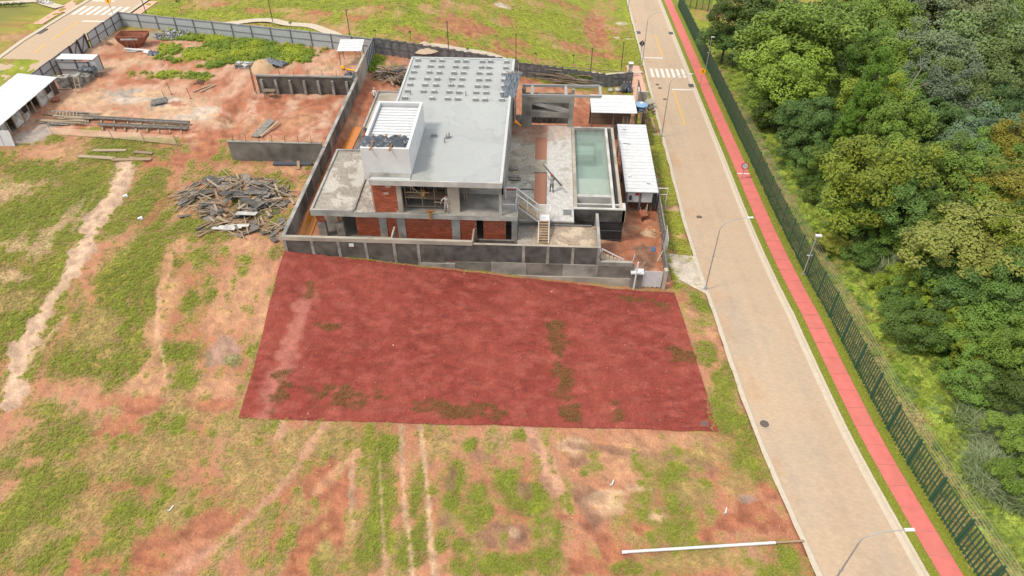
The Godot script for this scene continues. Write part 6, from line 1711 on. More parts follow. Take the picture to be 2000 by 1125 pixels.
	bar("pipe", t, Vector3(5.0, H(5, -19.1) + 0.12, -19.1), Vector3(13.3, H(13.3, -20) + 0.16, -20.0), 0.085, M.white)
	bar("socket", t, Vector3(5.0, H(5, -19.1) + 0.12, -19.1), Vector3(5.3, H(5, -19.1) + 0.121, -19.13), 0.1, M.white)
	bar("clay_end", t, Vector3(13.3, H(13.3, -20) + 0.16, -20.0), Vector3(14.85, 0.2, -20.16), 0.065, M.wood0)
	var sl := [["white litter bottle lying on bare soil left of the lower road", 10.95, -21.7], ["white twig lying on the bare ground in the lower left field", -20.2, -20.4], ["small pale litter by the plot's nearer right corner", 4.7, -23.2]]
	for q in sl:
		t = thing("litter", q[0], "litter", Vector3(q[1], H(q[1], q[2]), q[2]))
		bar("piece", t, Vector3(q[1], H(q[1], q[2]) + 0.06, q[2]), Vector3(q[1] + 0.12, H(q[1], q[2]) + 0.07, q[2] - 0.32), 0.045, M.white)
		part("flap", t, Vector3(q[1] - 0.06, H(q[1], q[2]) + 0.05, q[2]), Vector3(0.1, 0.04, 0.09), M.white_old, Vector3(0, 30, 0))
	t = thing("valve_box", "square concrete utility cover set in the near right corner of the plot", "cover", Vector3(10.7, H(10.7, -27.8), -27.8))
	part("frame", t, Vector3(10.7, H(10.7, -27.8) + 0.06, -27.8), Vector3(0.5, 0.05, 0.42), M.rust)
	part("lid", t, Vector3(10.7, H(10.7, -27.8) + 0.1, -27.8), Vector3(0.38, 0.03, 0.3), M.manhole)
func sign_post(t: Node3D, p: Vector3, h: float):
	bar("post", t, p, p + Vector3(0, h, 0), 0.035, M.galv)
func diamond(t: Node3D, c: Vector3, s: float, m: Material, mark: bool):
	part("plate", t, c, Vector3(s, s, 0.025), m, Vector3(-10, 0, 45))
	if mark: part("symbol", t, c + Vector3(0, 0, 0.03), Vector3(0.09, 0.34, 0.02), M.black, Vector3(-10, 0, 0))

func make_fence():
	var t := thing("metal_fence", "long dark green vertical-bar metal fence between the red path and the wood", "fence", Vector3(21.3, 0, -40))
	var zs := -13.0
	var k := 0
	while zs > -121.0:
		var z1 := zs - 2.5
		var a := fp(zs); var b := fp(z1)
		part("post", t, a + Vector3(0, 1.22, 0), Vector3(0.09, 2.5, 0.09), M.fence_green)
		for y in [0.25, 1.25, 2.25]: bar("rail", t, a + Vector3(0.03, y, 0), b + Vector3(0.03, y, 0), 0.045, M.fence_green, -1.0, true, 0.04)
		zs = z1; k += 1
	var st := SurfaceTool.new(); st.begin(Mesh.PRIMITIVE_TRIANGLES)
	var pm := bm(Vector3(0.03, 2.25, 0.105))
	var z := -13.1; k = 0
	while z > -121.0:
		var p := fp(z) + Vector3(-0.02, 1.2, 0)
		if k < 300:
			var o := mi("pale", pm, M.fence_green, t, p)
			o.rotation_degrees = Vector3(0, 0, 0)
		else: st.append_from(pm, 0, Transform3D(Basis(), p - t.position))
		z -= 0.25; k += 1
	var far := MeshInstance3D.new(); far.mesh = st.commit(); far.material_override = M.fence_green
	far.name = "far_pales"; far.set_meta("kind", "stuff"); t.add_child(far)
	# strand wires above, leaning to the wood side
	for w in 4:
		var a := fp(-13.0) + Vector3(0.12 + w * 0.13, 2.45 + w * 0.08, 0)
		for s in 12:
			var b := fp(-13.0 - (s + 1) * 5.0) + Vector3(0.12 + w * 0.13, 2.45 + w * 0.08, 0)
			bar("wire", t, a, b, 0.008, M.galv); a = b
	# cross fence at the far end
	var f2 := thing("cross_fence", "short green mesh fence turning off behind the far end of the metal fence", "fence", fp(-121.0))
	for i in 6:
		var p := fp(-121.0) + Vector3(0.9 * i, 0, 3.0 * i / 6.0)
		p.y = base_h(p.x, p.z)
		part("post", f2, p + Vector3(0, 1.1, 0), Vector3(0.09, 2.3, 0.09), M.fence_green)
	for i in 42:
		var p := fp(-121.0) + Vector3(0.12 * i, 0, 0.065 * i); p.y = base_h(p.x, p.z)
		part("pale", f2, p + Vector3(0, 1.05, 0), Vector3(0.05, 2.0, 0.02), M.fence_green)
func fp(z: float) -> Vector3:
	var x := G(z) + 7.95
	return Vector3(x, base_h(x, z), z)

# ------------------------------------------------------------------ vegetation
const TONES := [Color(0.142, 0.20, 0.018), Color(0.088, 0.148, 0.018), Color(0.055, 0.098, 0.017), Color(0.10, 0.125, 0.05), Color(0.185, 0.19, 0.024), Color(0.07, 0.142, 0.011), Color(0.105, 0.16, 0.055)]
func leaf_mats():
	if M.has("leaf_0"): return
	for i in TONES.size():
		var m: StandardMaterial3D = vmat("leaf_%d" % i, 0.6, "", 0.3, 0.0)
		var c: Color = TONES[i]
		m.albedo_color = lin(c * 1.25); m.albedo_color.a = 1.0
		m.backlight_enabled = true; m.backlight = Color(0.5, 0.5, 0.3)
		for j in 4:   # the same kind of tree in slightly other greens
			var m2: StandardMaterial3D = m.duplicate(); var k: float = [0.78, 0.92, 1.1, 1.22][j]
			var c2 := Color(c.r * k * [1.1, 0.92, 1.05, 0.95][j], c.g * k, c.b * k * [0.8, 1.5, 1.0, 1.3][j]) * 1.25
			m2.albedo_color = lin(c2); m2.albedo_color.a = 1.0
			M["leaf_%d_%d" % [i, j]] = m2
func add_leaf(v: PackedVector3Array, n: PackedVector3Array, c: PackedColorArray, p: Vector3, nv: Vector3, r: RandomNumberGenerator, l: float, w: float, tone: float):
	var t := nv.cross(Vector3(r.randf_range(-1, 1), r.randf_range(-1, 1), r.randf_range(-1, 1))).normalized()
	var b := nv.cross(t).normalized()
	var a0 := p - t * l * 0.5; var a1 := p + t * l * 0.5 - nv * l * 0.15
	var b0 := p - b * w * 0.5; var b1 := p + b * w * 0.5
	for q in [a0, b1, b0, b0, b1, a1]: v.append(q)
	var fn := (b0 - a0).cross(b1 - a0).normalized(); var fm := (b1 - b0).cross(a1 - b0).normalized() * -1.0
	if fn.dot(nv) < 0.0: fn = -fn
	if fm.dot(nv) < 0.0: fm = -fm
	var col := Color(tone * r.randf_range(0.9, 1.12), tone, tone * r.randf_range(0.8, 1.15))
	for k in 6:
		n.append(fn if k < 3 else fm); c.append(col)
# unit crown: clumps over a dome, leaves over each clump
func crown_mesh(vi: int) -> ArrayMesh:
	var key := "crown%d" % vi
	if MESH.has(key): return MESH[key]
	var r := RandomNumberGenerator.new(); r.seed = 100 + vi
	var v := PackedVector3Array(); var n := PackedVector3Array(); var c := PackedColorArray()
	var puffs := 66 if vi < 6 else 90
	for k in puffs:
		var d := Vector3(r.randf_range(-1, 1), r.randf_range(-0.35, 1.0), r.randf_range(-1, 1))
		while d.length() < 0.25: d = Vector3(r.randf_range(-1, 1), r.randf_range(-0.35, 1.0), r.randf_range(-1, 1))
		d = d.normalized()
		var rr := r.randf_range(0.4, 1.06) * (0.88 + 0.28 * sin(d.x * 3.1 + vi) * cos(d.z * 2.7 + vi * 2.0))
		var pc := Vector3(d.x * rr, d.y * rr * 0.72, d.z * rr)
		var pr := r.randf_range(0.11, 0.31)
		if vi >= 6:   # climbing mantle: tall narrow column
			var y := r.randf(); var a := r.randf() * TAU; var q := (1.0 - y * 0.82) * r.randf_range(0.75, 1.0)
			pc = Vector3(cos(a) * q, y * 3.4 - 1.2, sin(a) * q); d = Vector3(cos(a), 0.35, sin(a)).normalized(); pr = r.randf_range(0.16, 0.26)
		var ptone := r.randf_range(0.72, 1.25)
		for j in (int(60 + 620 * pr) if vi < 6 else 190):
			var e := Vector3(r.randfn(), r.randfn(), r.randfn()).normalized()
			if e.dot(d) < -0.3 and r.randf() < 0.75: e = -e
			var p := pc + Vector3(e.x, e.y * 0.7, e.z) * pr * sqrt(r.randf_range(0.35, 1.0))
			var nv := (e * 0.7 + Vector3(0, 0.75, 0) + Vector3(r.randfn(), r.randfn(), r.randfn()) * 0.4).normalized()
			add_leaf(v, n, c, p, nv, r, r.randf_range(0.045, 0.085), r.randf_range(0.026, 0.044), ptone * r.randf_range(0.8, 1.2))
	MESH[key] = amesh(v, n, c, null)
	return MESH[key]
func bush_mesh(vi: int) -> ArrayMesh:
	leaf_mats()
	var key := "bush%d" % vi
	if MESH.has(key): return MESH[key]
	var r := RandomNumberGenerator.new(); r.seed = 300 + vi
	var v := PackedVector3Array(); var n := PackedVector3Array(); var c := PackedColorArray()
	for k in 16:
		var d := Vector3(r.randf_range(-1, 1), r.randf_range(-0.1, 1.0), r.randf_range(-1, 1)).normalized()
		var pc := d * r.randf_range(0.3, 0.75)
		for j in 60:
			var e := Vector3(r.randfn(), r.randfn(), r.randfn()).normalized()
			var nv := (e * 0.6 + Vector3(0, 0.8, 0) + Vector3(r.randfn(), r.randfn(), r.randfn()) * 0.4).normalized()
			add_leaf(v, n, c, pc + e * 0.3 * sqrt(r.randf()), nv, r, r.randf_range(0.1, 0.17), r.randf_range(0.05, 0.09), r.randf_range(0.75, 1.2))
	MESH[key] = amesh(v, n, c, null)
	return MESH[key]
# arching blades from one root, unit height
func tuft_mesh(vi: int, blades: int, spread: float, width: float) -> ArrayMesh:
	var key := "tuft%d" % vi
	if MESH.has(key): return MESH[key]
	var r := RandomNumberGenerator.new(); r.seed = 500 + vi
	var v := PackedVector3Array(); var n := PackedVector3Array(); var c := PackedColorArray()
	for k in blades:
		var a := r.randf() * TAU; var d := Vector3(cos(a), 0, sin(a)); var s := Vector3(-d.z, 0, d.x) * width * r.randf_range(0.6, 1.3)
		var o := Vector3(r.randf_range(-1, 1), 0, r.randf_range(-1, 1)) * spread * 0.5
		var h := r.randf_range(0.6, 1.1)
		var m := o + d * spread * 0.35 + Vector3(0, h * 0.65, 0)
		var e := o + d * spread * r.randf_range(0.7, 1.3) + Vector3(0, h * r.randf_range(0.75, 1.0), 0)
		for q in [o - s, o + s, m + s * 0.8, o - s, m + s * 0.8, m - s * 0.8, m - s * 0.8, m + s * 0.8, e]: v.append(q)
		var t := r.randf_range(0.75, 1.2)
		var f1 := (m - o).cross(s).normalized(); var f2 := (e - m).cross(s).normalized()
		for q in 9:
			n.append(f1 if q < 6 else f2); c.append(Color(t, t, t))
	MESH[key] = amesh(v, n, c, null)
	return MESH[key]
func scatter(n: String, label: String, cat: String, mesh: Mesh, m: Material, xf: Array, cols: Array) -> MultiMeshInstance3D:
	var mm := MultiMesh.new(); mm.transform_format = MultiMesh.TRANSFORM_3D; mm.use_colors = true; mm.mesh = mesh
	mm.instance_count = xf.size()
	for i in xf.size():
		mm.set_instance_transform(i, xf[i]); mm.set_instance_color(i, cols[i])
	var o := MultiMeshInstance3D.new(); o.multimesh = mm; o.material_override = m; o.name = numbered(n); add_child(o)
	tag(o, label, cat); o.set_meta("kind", "stuff")
	return o
func xform(p: Vector3, s: float, sy: float, lean := 0.12) -> Transform3D:
	var b := Basis.from_euler(Vector3(rng.randf_range(-lean, lean), rng.randf() * TAU, rng.randf_range(-lean, lean)))
	return Transform3D(b.scaled(Vector3.ONE * 1.0) * Basis.from_scale(Vector3(s, sy, s)), p)

func limb(t: Node3D, a: Vector3, b: Vector3, r0: float, r1: float, m: Material):
	bar("limb", t, a, b, r0, m, r1)
func make_forest():
	leaf_mats()
	var vi := 0
	for q in TREES:
		var x: float = q[0]; var z: float = q[1]; var R: float = q[2]; var hc: float = q[3]; var ty: int = q[4]
		var small := hc < 4.0
		if small and z < -48.0: x += 1.3
		var y := base_h(x, z)
		var t := thing("bush" if small else "tree", q[5], "bush" if small else "tree", Vector3(x, y, z), "bushes at the edge of the wood" if small else "trees of the wood beyond the fence")
		var c := Vector3(x, y + hc, z)
		bar("trunk", t, Vector3(x, y - 0.3, z), Vector3(x + 0.25, y + hc * 0.75, z - 0.1), 0.05 + R * 0.045, M.bark, 0.03 + R * 0.02)
		if not small:
			for k in 4:
				var a := k * 1.6 + x
				limb(t, Vector3(x + 0.2, y + hc * (0.5 + 0.06 * k), z), c + Vector3(cos(a) * R * 0.6, R * 0.15, sin(a) * R * 0.6), 0.09, 0.03, M.bark)
		var cr := mi("crown", crown_mesh(vi % 6), M["leaf_%d_%d" % [ty, rng.randi_range(0, 3)]], t, c)
		var s := R * 1.12
		cr.rotation = Vector3(rng.randf_range(-0.18, 0.18), rng.randf() * TAU, rng.randf_range(-0.18, 0.18))
		cr.scale = Vector3(s * rng.randf_range(0.85, 1.2), s * rng.randf_range(0.85, 1.3), s * rng.randf_range(0.85, 1.2))
		if not small:   # a lower skirt so that the crown closes towards the ground
			var c2 := mi("lower_crown", crown_mesh((vi + 3) % 6), M["leaf_%d_%d" % [ty if ty != 4 else 1, rng.randi_range(0, 3)]], t, c + Vector3(0, -hc * 0.42, 0))
			c2.rotation.y = rng.randf() * TAU; c2.scale = Vector3(s * 0.95, hc * 0.45, s * 0.95)
		vi += 1
	# tall tree wrapped in climbers
	var y := base_h(30.0, -62.0)
	var t := thing("vine_tree", "tall pointed tree wrapped from top to foot in climbing vines", "tree", Vector3(30.0, y, -62.0), "trees of the wood beyond the fence")
	bar("trunk", t, Vector3(30, y - 0.3, -62), Vector3(30.1, y + 11.0, -62), 0.35, M.bark, 0.1)
	for q in [[30.0, 4.3, -62.0, 2.5, 3.8], [31.6, 2.7, -61.2, 1.8, 2.6], [28.6, 2.4, -61.0, 1.9, 2.2]]:
		var cr := mi("mantle", crown_mesh(6 + int(q[3] * 10) % 2), M.leaf_5, t, Vector3(q[0], y + q[1], q[2]))
		cr.scale = Vector3(q[3], q[4], q[3]); cr.rotation.y = q[0]
	# bare dead branch
	y = base_h(33.0, -63.0)
	t = thing("dead_tree", "bare grey forked branch rising right of the vine-covered tree", "tree", Vector3(33.0, y, -63.0))
	limb(t, Vector3(33.0, y, -63.0), Vector3(33.8, y + 6.0, -64.0), 0.14, 0.09, M.bark_g)
	limb(t, Vector3(33.8, y + 6.0, -64.0), Vector3(35.1, y + 10.2, -64.5), 0.09, 0.05, M.bark_g)
	limb(t, Vector3(35.1, y + 10.2, -64.5), Vector3(34.6, y + 11.6, -64.8), 0.05, 0.02, M.bark_g)
	limb(t, Vector3(34.4, y + 8.0, -64.2), Vector3(35.9, y + 9.4, -63.6), 0.05, 0.02, M.bark_g)
	# leafy ground cover of the wood and its edge
	var xf := []; var cl := []
	for k in 22000:
		var z := -16.0 - rng.randf() * 90.0
		var e := G(z) + 8.3
		var x := e + 1.2 + pow(rng.randf(), 0.8) * (24.0 if z > -60.0 else 34.0)
		if k % 3 == 0: x = e + 1.5 + rng.randf() * 6.0
		var w := x - e + 2.2 * nw.get_noise_2d(x * 0.6, z * 0.6)
		var lim := 2.3 if z > -45.0 else 1.8
		if w < lim and rng.randf() > 0.1 * (w / lim): continue
		var near := w < lim + 3.4
		if near and k % 2 == 0: continue
		var s := rng.randf_range(0.3, 0.62) if near else rng.randf_range(0.6, 1.25)
		xf.append(xform(Vector3(x, base_h(x, z) + s * 0.15, z), s, s * rng.randf_range(0.7, 1.15)))
		var tt: Color = [TONES[1], TONES[0], TONES[2], TONES[5], TONES[6]][rng.randi_range(0, 4)]
		if near: tt = tt.lerp(Color(0.30, 0.37, 0.06), rng.randf())
		cl.append(tt * rng.randf_range(1.0, 1.8))
	scatter("undergrowth", "dense low leafy undergrowth between the mown bank and the trees", "undergrowth", bush_mesh(0), M.leaf, xf, cl)
	# silvery tall grass
	xf = []; cl = []
	for q in TALL:
		var cnt := int(70 * q[2] * q[2]) + 40
		for k in cnt:
			var a := rng.randf() * TAU; var r: float = sqrt(rng.randf()) * q[2]
			var x: float = q[0] + cos(a) * r; var z: float = q[1] + sin(a) * r
			var s := rng.randf_range(0.8, 1.3)
			xf.append(xform(Vector3(x, base_h(x, z), z), s * 0.9, s * 1.5, 0.3))
			cl.append(Color(0.15, 0.21, 0.06).lerp(Color(0.36, 0.41, 0.27), pow(rng.randf(), 1.6)))
	scatter("tall_grass", "silvery green tall arching grass at the edge of the wood", "grass", tuft_mesh(9, 20, 0.9, 0.02), M.blade, xf, cl)
	# weeds of the left yard
	xf = []; cl = []
	for k in 6000:
		var x := rng.randf_range(-45.0, -18.0); var z := rng.randf_range(-83.0, -68.0)
		ground_at(x, z)
		if gw < 0.38 or (z < -78.6 - (x + 19.0) * -0.0 and x > -30.0): continue
		if z < -76.2 - (-19.0 - x) * 0.22: continue
		var s := rng.randf_range(0.26, 0.52) * (0.8 + 0.5 * nw.get_noise_2d(x * 0.7, z * 0.7))
		if z > -71.5 and x < -30.0: s *= 0.75
		xf.append(xform(Vector3(x, base_h(x, z) + s * 0.3, z), s, s * 1.1))
		cl.append(Color(0.34, 0.40, 0.035).lerp(Color(0.18, 0.27, 0.03), clampf(0.5 + 1.6 * nz.get_noise_2d(x * 2.0, z * 2.0), 0.0, 1.0)) * rng.randf_range(0.9, 1.3))
	scatter("weeds", "rank green weeds growing over the left yard", "weeds", bush_mesh(3), M.leaf, xf, cl)
	xf = []; cl = []
	for k in 90:
		var x := rng.randf_range(2.6, 5.6); var z := -82.0 - x * 0.2 + rng.randf_range(-0.5, 1.2)
		if k > 60:
			x = rng.randf_range(-13.5, -9.0); z = -79.5 - rng.randf() * 0.8
		var s := rng.randf_range(0.35, 0.6)
		xf.append(xform(Vector3(x, base_h(x, z) + (0.9 if k < 60 else 0.2), z), s, s)); cl.append(Color(0.12, 0.19, 0.02) * rng.randf_range(0.8, 1.3))
	scatter("weeds", "bright green shrub growth at the back fence", "weeds", bush_mesh(4), M.leaf, xf, cl)
func make_grass():
	var mesh := tuft_mesh(1, 10, 0.9, 0.07)
	var xf := []; var cl := []
	# near field
	var tries := 0
	while xf.size() < 112000 and tries < 360000:
		tries += 1
		var z := -15.5 - rng.randf() * 42.0
		var x := rng.randf_range(-53.0, 15.0)
		if x > G(z) - 0.45: continue
		if z < -41.2 and x > -19.2: continue
		var inplot := z < -27.1 and z > -40.8 and x > -18.8 and x < 11.0
		var col: Color
		if inplot: col = plot_col(x, z)
		else: col = ground_at(x, z)
		if gw < 0.14 or rng.randf() > pow(gw, 0.8) * (0.3 if inplot else 1.0): continue
		var s := rng.randf_range(0.05, 0.14) * (0.7 + 0.6 * gw)
		xf.append(xform(Vector3(x, H(x, z) + (0.02 if inplot else -0.01), z), s * 1.25, s))
		var g := Color(0.245, 0.31, 0.026).lerp(Color(0.39, 0.37, 0.07), rng.randf()).lerp(Color(0.14, 0.19, 0.03), rng.randf() * 0.6)
		if gw < 0.6: g = g.lerp(Color(0.46, 0.35, 0.17), rng.randf_range(0.3, 0.8))
		if inplot: g = g.lerp(Color(0.2, 0.075, 0.035), 0.75)
		cl.append(g.lerp(col, 0.35))
	scatter("field_grass", "patchy short grass growing over the red soil of the open field", "grass", mesh, M.blade, xf, cl)
	# verges and bank
	xf = []; cl = []
	for k in 30000:
		var z := -15.0 - rng.randf() * 75.0
		var o := rng.randf()
		var x: float
		if o < 0.12: x = G(z) + rng.randf_range(5.55, 6.0)
		elif o < 0.24: x = G(z) + rng.randf_range(7.34, 7.9)
		else: x = G(z) + 8.05 + rng.randf() * 6.5
		var s := rng.randf_range(0.07, 0.12)
		var g := Color(0.25, 0.30, 0.025).lerp(Color(0.34, 0.32, 0.06), rng.randf())
		var y := base_h(x, z) + 0.07
		if o >= 0.24:
			y = H(x, z); s = rng.randf_range(0.14, 0.34)
			g = Color(0.40, 0.33, 0.12).lerp(Color(0.22, 0.28, 0.04), clampf((x - G(z) - 8.6) * 0.3 + 1.2 * nw.get_noise_2d(x, z), 0.0, 1.0)) * rng.randf_range(0.85, 1.2)
		xf.append(xform(Vector3(x, y, z), s * 1.2, s, 0.25)); cl.append(g)
	scatter("bank_grass", "grass of the road verges and of the bank beyond the fence", "grass", mesh, M.blade, xf, cl)
	xf = []; cl = []
	for k in 26000:
		var z := -41.0 - rng.randf() * 66.0; var x := rng.randf_range(10.4, 13.0)
		if k > 7000:
			z = -78.0 - rng.randf() * 32.0; x = rng.randf_range(-50.0, 12.8)
			if z > -84.6 + (x + 51.0) * 0.22 and x < -19.0: continue
			if z > -80.5 - (x + 3.0) * 0.32 and x > -19.0: continue
		if x > G(z) - 0.5: continue
		var col := ground_at(x, z)
		if gw < 0.4: continue
		var s := rng.randf_range(0.1, 0.17)
		xf.append(xform(Vector3(x, H(x, z), z), s * 1.6, s)); cl.append(col.lerp(Color(0.34, 0.35, 0.045), 0.6) * rng.randf_range(0.85, 1.25))
	scatter("park_grass", "lawn grass of the park and the roadside verge", "grass", mesh, M.blade, xf, cl)
	# stones and clods of the bare soil
	xf = []; cl = []
	var st := SphereMesh.new(); st.radius = 0.5; st.height = 0.8; st.radial_segments = 6; st.rings = 3
	for k in 4000:
		var z := -15.5 - rng.randf() * 66.0; var x := rng.randf_range(-50.0, 14.0)
		if z < -41.0 and x > -19.3: continue
		if x > G(z) - 0.5: continue
		var inplot := z < -27.1 and z > -40.8 and x > -18.8 and x < 11.0
		var col: Color = plot_col(x, z) if inplot else ground_at(x, z)
		if gw > 0.35: continue
		var s := rng.randf_range(0.025, 0.075)
		if rng.randf() < 0.04: s *= 2.0
		xf.append(xform(Vector3(x, H(x, z) + s * 0.25 + (0.03 if inplot else 0.0), z), s, s * 0.7, 0.5)); cl.append(col.lerp(Color(0.5, 0.36, 0.27), rng.randf() * 0.7) * rng.randf_range(1.0, 1.5))
	scatter("clods", "small clods and stones scattered over the bare soil", "stones", st, M.cloth, xf, cl)

# ------------------------------------------------------------------ people
func capd(p: Vector3, b: Array) -> float:
	var a: Vector3 = b[0]; var ab: Vector3 = b[1] - a
	var t := clampf((p - a).dot(ab) / maxf(ab.length_squared(), 1e-6), 0.0, 1.0)
	return (p - a - ab * t).length() - lerpf(b[2], b[3], t)
func body_mesh(bones: Array, cell: float) -> ArrayMesh:
	var lo := Vector3(9, 9, 9); var hi := Vector3(-9, -9, -9)
	for b in bones:
		for k in 2:
			var p: Vector3 = b[k]; var r := maxf(b[2], b[3]) + cell * 2.0
			lo = lo.min(p - Vector3.ONE * r); hi = hi.max(p + Vector3.ONE * r)
	var n := Vector3i(((hi - lo) / cell).ceil()) + Vector3i.ONE
	var f := PackedFloat32Array(); f.resize(n.x * n.y * n.z); f.fill(1.0)
	for b in bones:
		var r := maxf(b[2], b[3]) + cell * 3.0
		var l0 := Vector3i(((b[0].min(b[1]) - Vector3.ONE * r - lo) / cell).floor()).clamp(Vector3i.ZERO, n - Vector3i.ONE)
		var h0 := Vector3i(((b[0].max(b[1]) + Vector3.ONE * r - lo) / cell).ceil()).clamp(Vector3i.ZERO, n - Vector3i.ONE)
		for z in range(l0.z, h0.z + 1):
			for y in range(l0.y, h0.y + 1):
				for x in range(l0.x, h0.x + 1):
					var i := (z * n.y + y) * n.x + x
					var d := capd(lo + Vector3(x, y, z) * cell, b)
					var h := maxf(0.035 - absf(f[i] - d), 0.0) / 0.035
					f[i] = minf(f[i], d) - h * h * 0.035 * 0.25
	var ids := {}; var vs := PackedVector3Array(); var cs := PackedColorArray(); var ix := PackedInt32Array()
	for z in n.z - 1:
		for y in n.y - 1:
			for x in n.x - 1:
				var acc := Vector3.ZERO; var cnt := 0
				for e in [[0,0,0,1,0,0],[0,1,0,1,1,0],[0,0,1,1,0,1],[0,1,1,1,1,1],[0,0,0,0,1,0],[1,0,0,1,1,0],[0,0,1,0,1,1],[1,0,1,1,1,1],[0,0,0,0,0,1],[1,0,0,1,0,1],[0,1,0,0,1,1],[1,1,0,1,1,1]]:
					var a := f[((z + e[2]) * n.y + y + e[1]) * n.x + x + e[0]]; var b := f[((z + e[5]) * n.y + y + e[4]) * n.x + x + e[3]]
					if (a < 0.0) != (b < 0.0):
						var t := a / (a - b)
						acc += Vector3(e[0], e[1], e[2]).lerp(Vector3(e[3], e[4], e[5]), t); cnt += 1
				if cnt == 0: continue
				var p := lo + (Vector3(x, y, z) + acc / cnt) * cell
				ids[Vector3i(x, y, z)] = vs.size(); vs.append(p)
				var best := 9.0; var col := Color.WHITE
				for b in bones:
					var d := capd(p, b)
					if d < best:
						best = d; col = b[4]
				cs.append(col)
	for key: Vector3i in ids:
		for ax in 3:
			var d := Vector3i.ZERO; d[ax] = 1
			var u := Vector3i.ZERO; u[(ax + 1) % 3] = 1
			var w := Vector3i.ZERO; w[(ax + 2) % 3] = 1
			var a := f[(key.z * n.y + key.y) * n.x + key.x]
			var q := key + d
			var b := f[(q.z * n.y + q.y) * n.x + q.x]
			if (a < 0.0) == (b < 0.0): continue
			if not (ids.has(key - u) and ids.has(key - w) and ids.has(key - u - w)): continue
			var i0: int = ids[key]; var i1: int = ids[key - u]; var i2: int = ids[key - u - w]; var i3: int = ids[key - w]
			if a < 0.0: ix.append_array([i0, i2, i1, i0, i3, i2])
			else: ix.append_array([i0, i1, i2, i0, i2, i3])
	var st := SurfaceTool.new(); st.create_from(amesh(vs, null, cs, ix), 0); st.generate_normals()
	return st.commit()
# pose: hip height, lean, arm targets, leg targets (local, facing +z)
func person(label: String, at: Vector3, yaw: float, h: float, shirt: Color, legs: Color, hair: Color, la: Vector3, ra: Vector3, lf: Vector3, rf: Vector3, lean := 0.05) -> Node3D:
	var t := thing("person", label, "person", at, "", true)
	t.rotation_degrees.y = yaw; t.scale = Vector3.ONE * h / 1.72
	var sk := Color(0.26, 0.13, 0.075)
	var hip := Vector3(0, 0.9, 0); var ch := Vector3(0, 1.3, lean * 2.0); var nk := Vector3(0, 1.48, lean * 2.6); var hd := Vector3(0, 1.6, lean * 3.2 + 0.02)
	var bones := [[hip, ch, 0.135, 0.15, shirt], [ch, ch + Vector3(0, 0.08, 0), 0.15, 0.13, shirt], [nk - Vector3(0, 0.06, 0), hd, 0.055, 0.06, sk], [hd, hd + Vector3(0, 0.03, 0.01), 0.098, 0.1, sk], [hd + Vector3(0, -0.07, 0.06), hd + Vector3(0, -0.05, 0.07), 0.05, 0.05, sk], [hd + Vector3(0, 0.0, 0.11), hd + Vector3(0, 0.01, 0.11), 0.02, 0.02, sk]]
	for s in [[-1.0, ra, rf], [1.0, la, lf]]:
		var sh := ch + Vector3(s[0] * 0.17, 0.08, 0); var hand: Vector3 = s[1]; var el := (sh + hand) * 0.5 + Vector3(s[0] * 0.06, -0.04, -0.05)
		bones.append([sh, el, 0.06, 0.05, shirt]); bones.append([el, hand, 0.045, 0.035, sk]); 
		var dh := (hand - el).normalized()
		bones.append([hand, hand + dh * 0.08, 0.04, 0.038, sk]); bones.append([hand + dh * 0.08, hand + dh * 0.17, 0.03, 0.02, sk]); bones.append([hand + dh * 0.03, hand + dh * 0.08 + Vector3(-s[0] * 0.06, 0, 0.03), 0.018, 0.014, sk])
		var hp := hip + Vector3(s[0] * 0.09, -0.03, 0); var foot: Vector3 = s[2]; var kn := (hp + foot) * 0.5 + Vector3(0, 0.03, 0.07)
		bones.append([hp, kn, 0.095, 0.07, legs]); bones.append([kn, foot + Vector3(0, 0.09, 0), 0.065, 0.048, legs]); bones.append([foot + Vector3(0, 0.045, -0.03), foot + Vector3(0, 0.035, 0.14), 0.045, 0.038, Color(0.08, 0.06, 0.05)])
	mi("body", body_mesh(bones, 0.028), M.cloth, t)
	var sp := SphereMesh.new(); sp.radius = 0.112; sp.height = 0.15; sp.radial_segments = 14; sp.rings = 6; sp.is_hemisphere = true
	var hm := mat("hair%d" % M.size(), hair, 0.8)
	mi("hair", sp, hm, t, hd + Vector3(0, 0.03, -0.01))
	return t
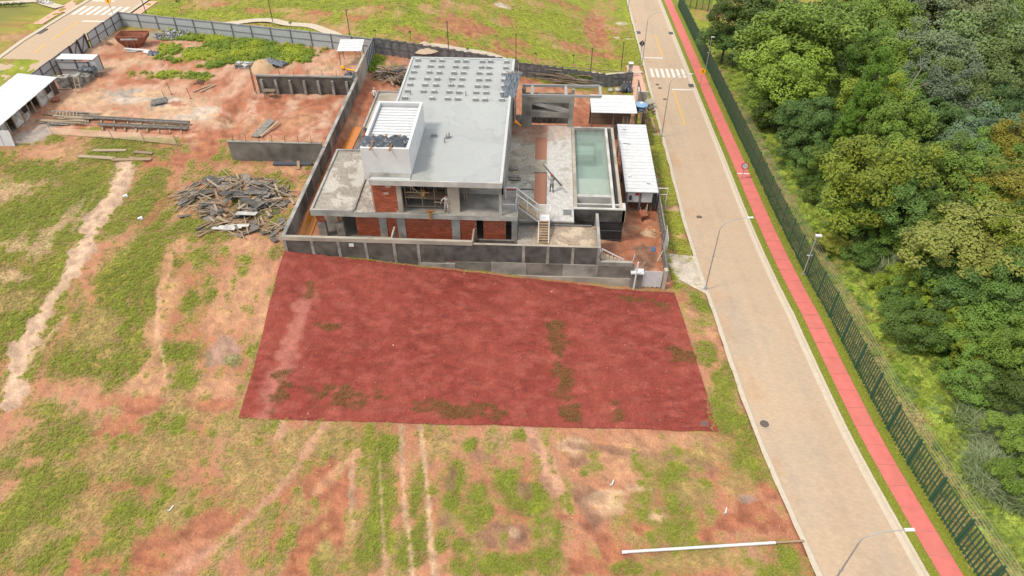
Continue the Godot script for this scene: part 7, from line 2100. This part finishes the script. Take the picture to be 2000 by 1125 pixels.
func make_people():
	var F := Vector3.ZERO
	var t := person("worker in a red cap carrying two boards on the whitewashed deck", Vector3(1.0, 2.5, -49.4), 200.0, 1.6, Color(0.25, 0.26, 0.28), Color(0.13, 0.12, 0.11), Color(0.4, 0.04, 0.03), Vector3(0.3, 1.45, 0.12), Vector3(-0.25, 1.05, 0.2), Vector3(0.1, 0, 0.12), Vector3(-0.1, 0, -0.12))
	var bd := thing("carried_boards", "two long dark boards carried by the worker on the deck", "boards", Vector3(1.1, 3.9, -49.4))
	for k in 2: bar("board", bd, Vector3(0.2 + k * 0.05, 4.75, -50.0), Vector3(1.75 + k * 0.1, 3.35, -49.05), 0.03, M.ply1, -1.0, true, 0.14)
	person("worker in a pale shirt walking behind the garage wing", Vector3(-17.0, H(-17.0, -65.7) + 0.02, -65.7), 170.0, 1.45, Color(0.55, 0.53, 0.52), Color(0.05, 0.04, 0.06), Color(0.45, 0.4, 0.38), Vector3(0.28, 0.88, 0.05), Vector3(-0.28, 0.88, 0.02), Vector3(0.1, 0, 0.1), Vector3(-0.1, 0, -0.1))
	person("worker in blue trousers and orange top beside the white cabin", Vector3(7.15, H(7.15, -60.3) + 0.02, -60.3), 160.0, 1.75, Color(0.42, 0.16, 0.05), Color(0.02, 0.03, 0.12), Color(0.6, 0.55, 0.5), Vector3(0.25, 1.0, 0.2), Vector3(-0.26, 0.9, 0.1), Vector3(0.1, 0, 0.05), Vector3(-0.1, 0, -0.05), 0.08)
	person("worker in a pale blue shirt standing on the scaffold platform", Vector3(-9.6, 5.5, -44.2), 185.0, 1.55, Color(0.42, 0.46, 0.55), Color(0.2, 0.16, 0.10), Color(0.03, 0.025, 0.03), Vector3(0.35, 1.5, 0.2), Vector3(-0.3, 0.9, 0.1), Vector3(0.12, 0, 0.02), Vector3(-0.12, 0, -0.02), 0.1)
	person("worker in dusty grey clothes stepping along the upper slab edge", Vector3(-6.95, 4.5, -43.45), 15.0, 1.65, Color(0.40, 0.37, 0.36), Color(0.36, 0.33, 0.31), Color(0.03, 0.025, 0.02), Vector3(0.26, 0.9, 0.1), Vector3(-0.42, 1.0, 0.12), Vector3(0.1, 0, 0.1), Vector3(-0.13, 0.0, -0.08))
	person("worker half hidden by the timber edge behind the pool", Vector3(5.0, H(5.0, -63.5) + 0.02, -63.5), 10.0, 1.7, Color(0.45, 0.45, 0.5), Color(0.1, 0.1, 0.12), Color(0.08, 0.1, 0.3), Vector3(0.28, 0.9, 0.05), Vector3(-0.28, 0.9, 0.05), Vector3(0.1, 0, 0), Vector3(-0.1, 0, 0))
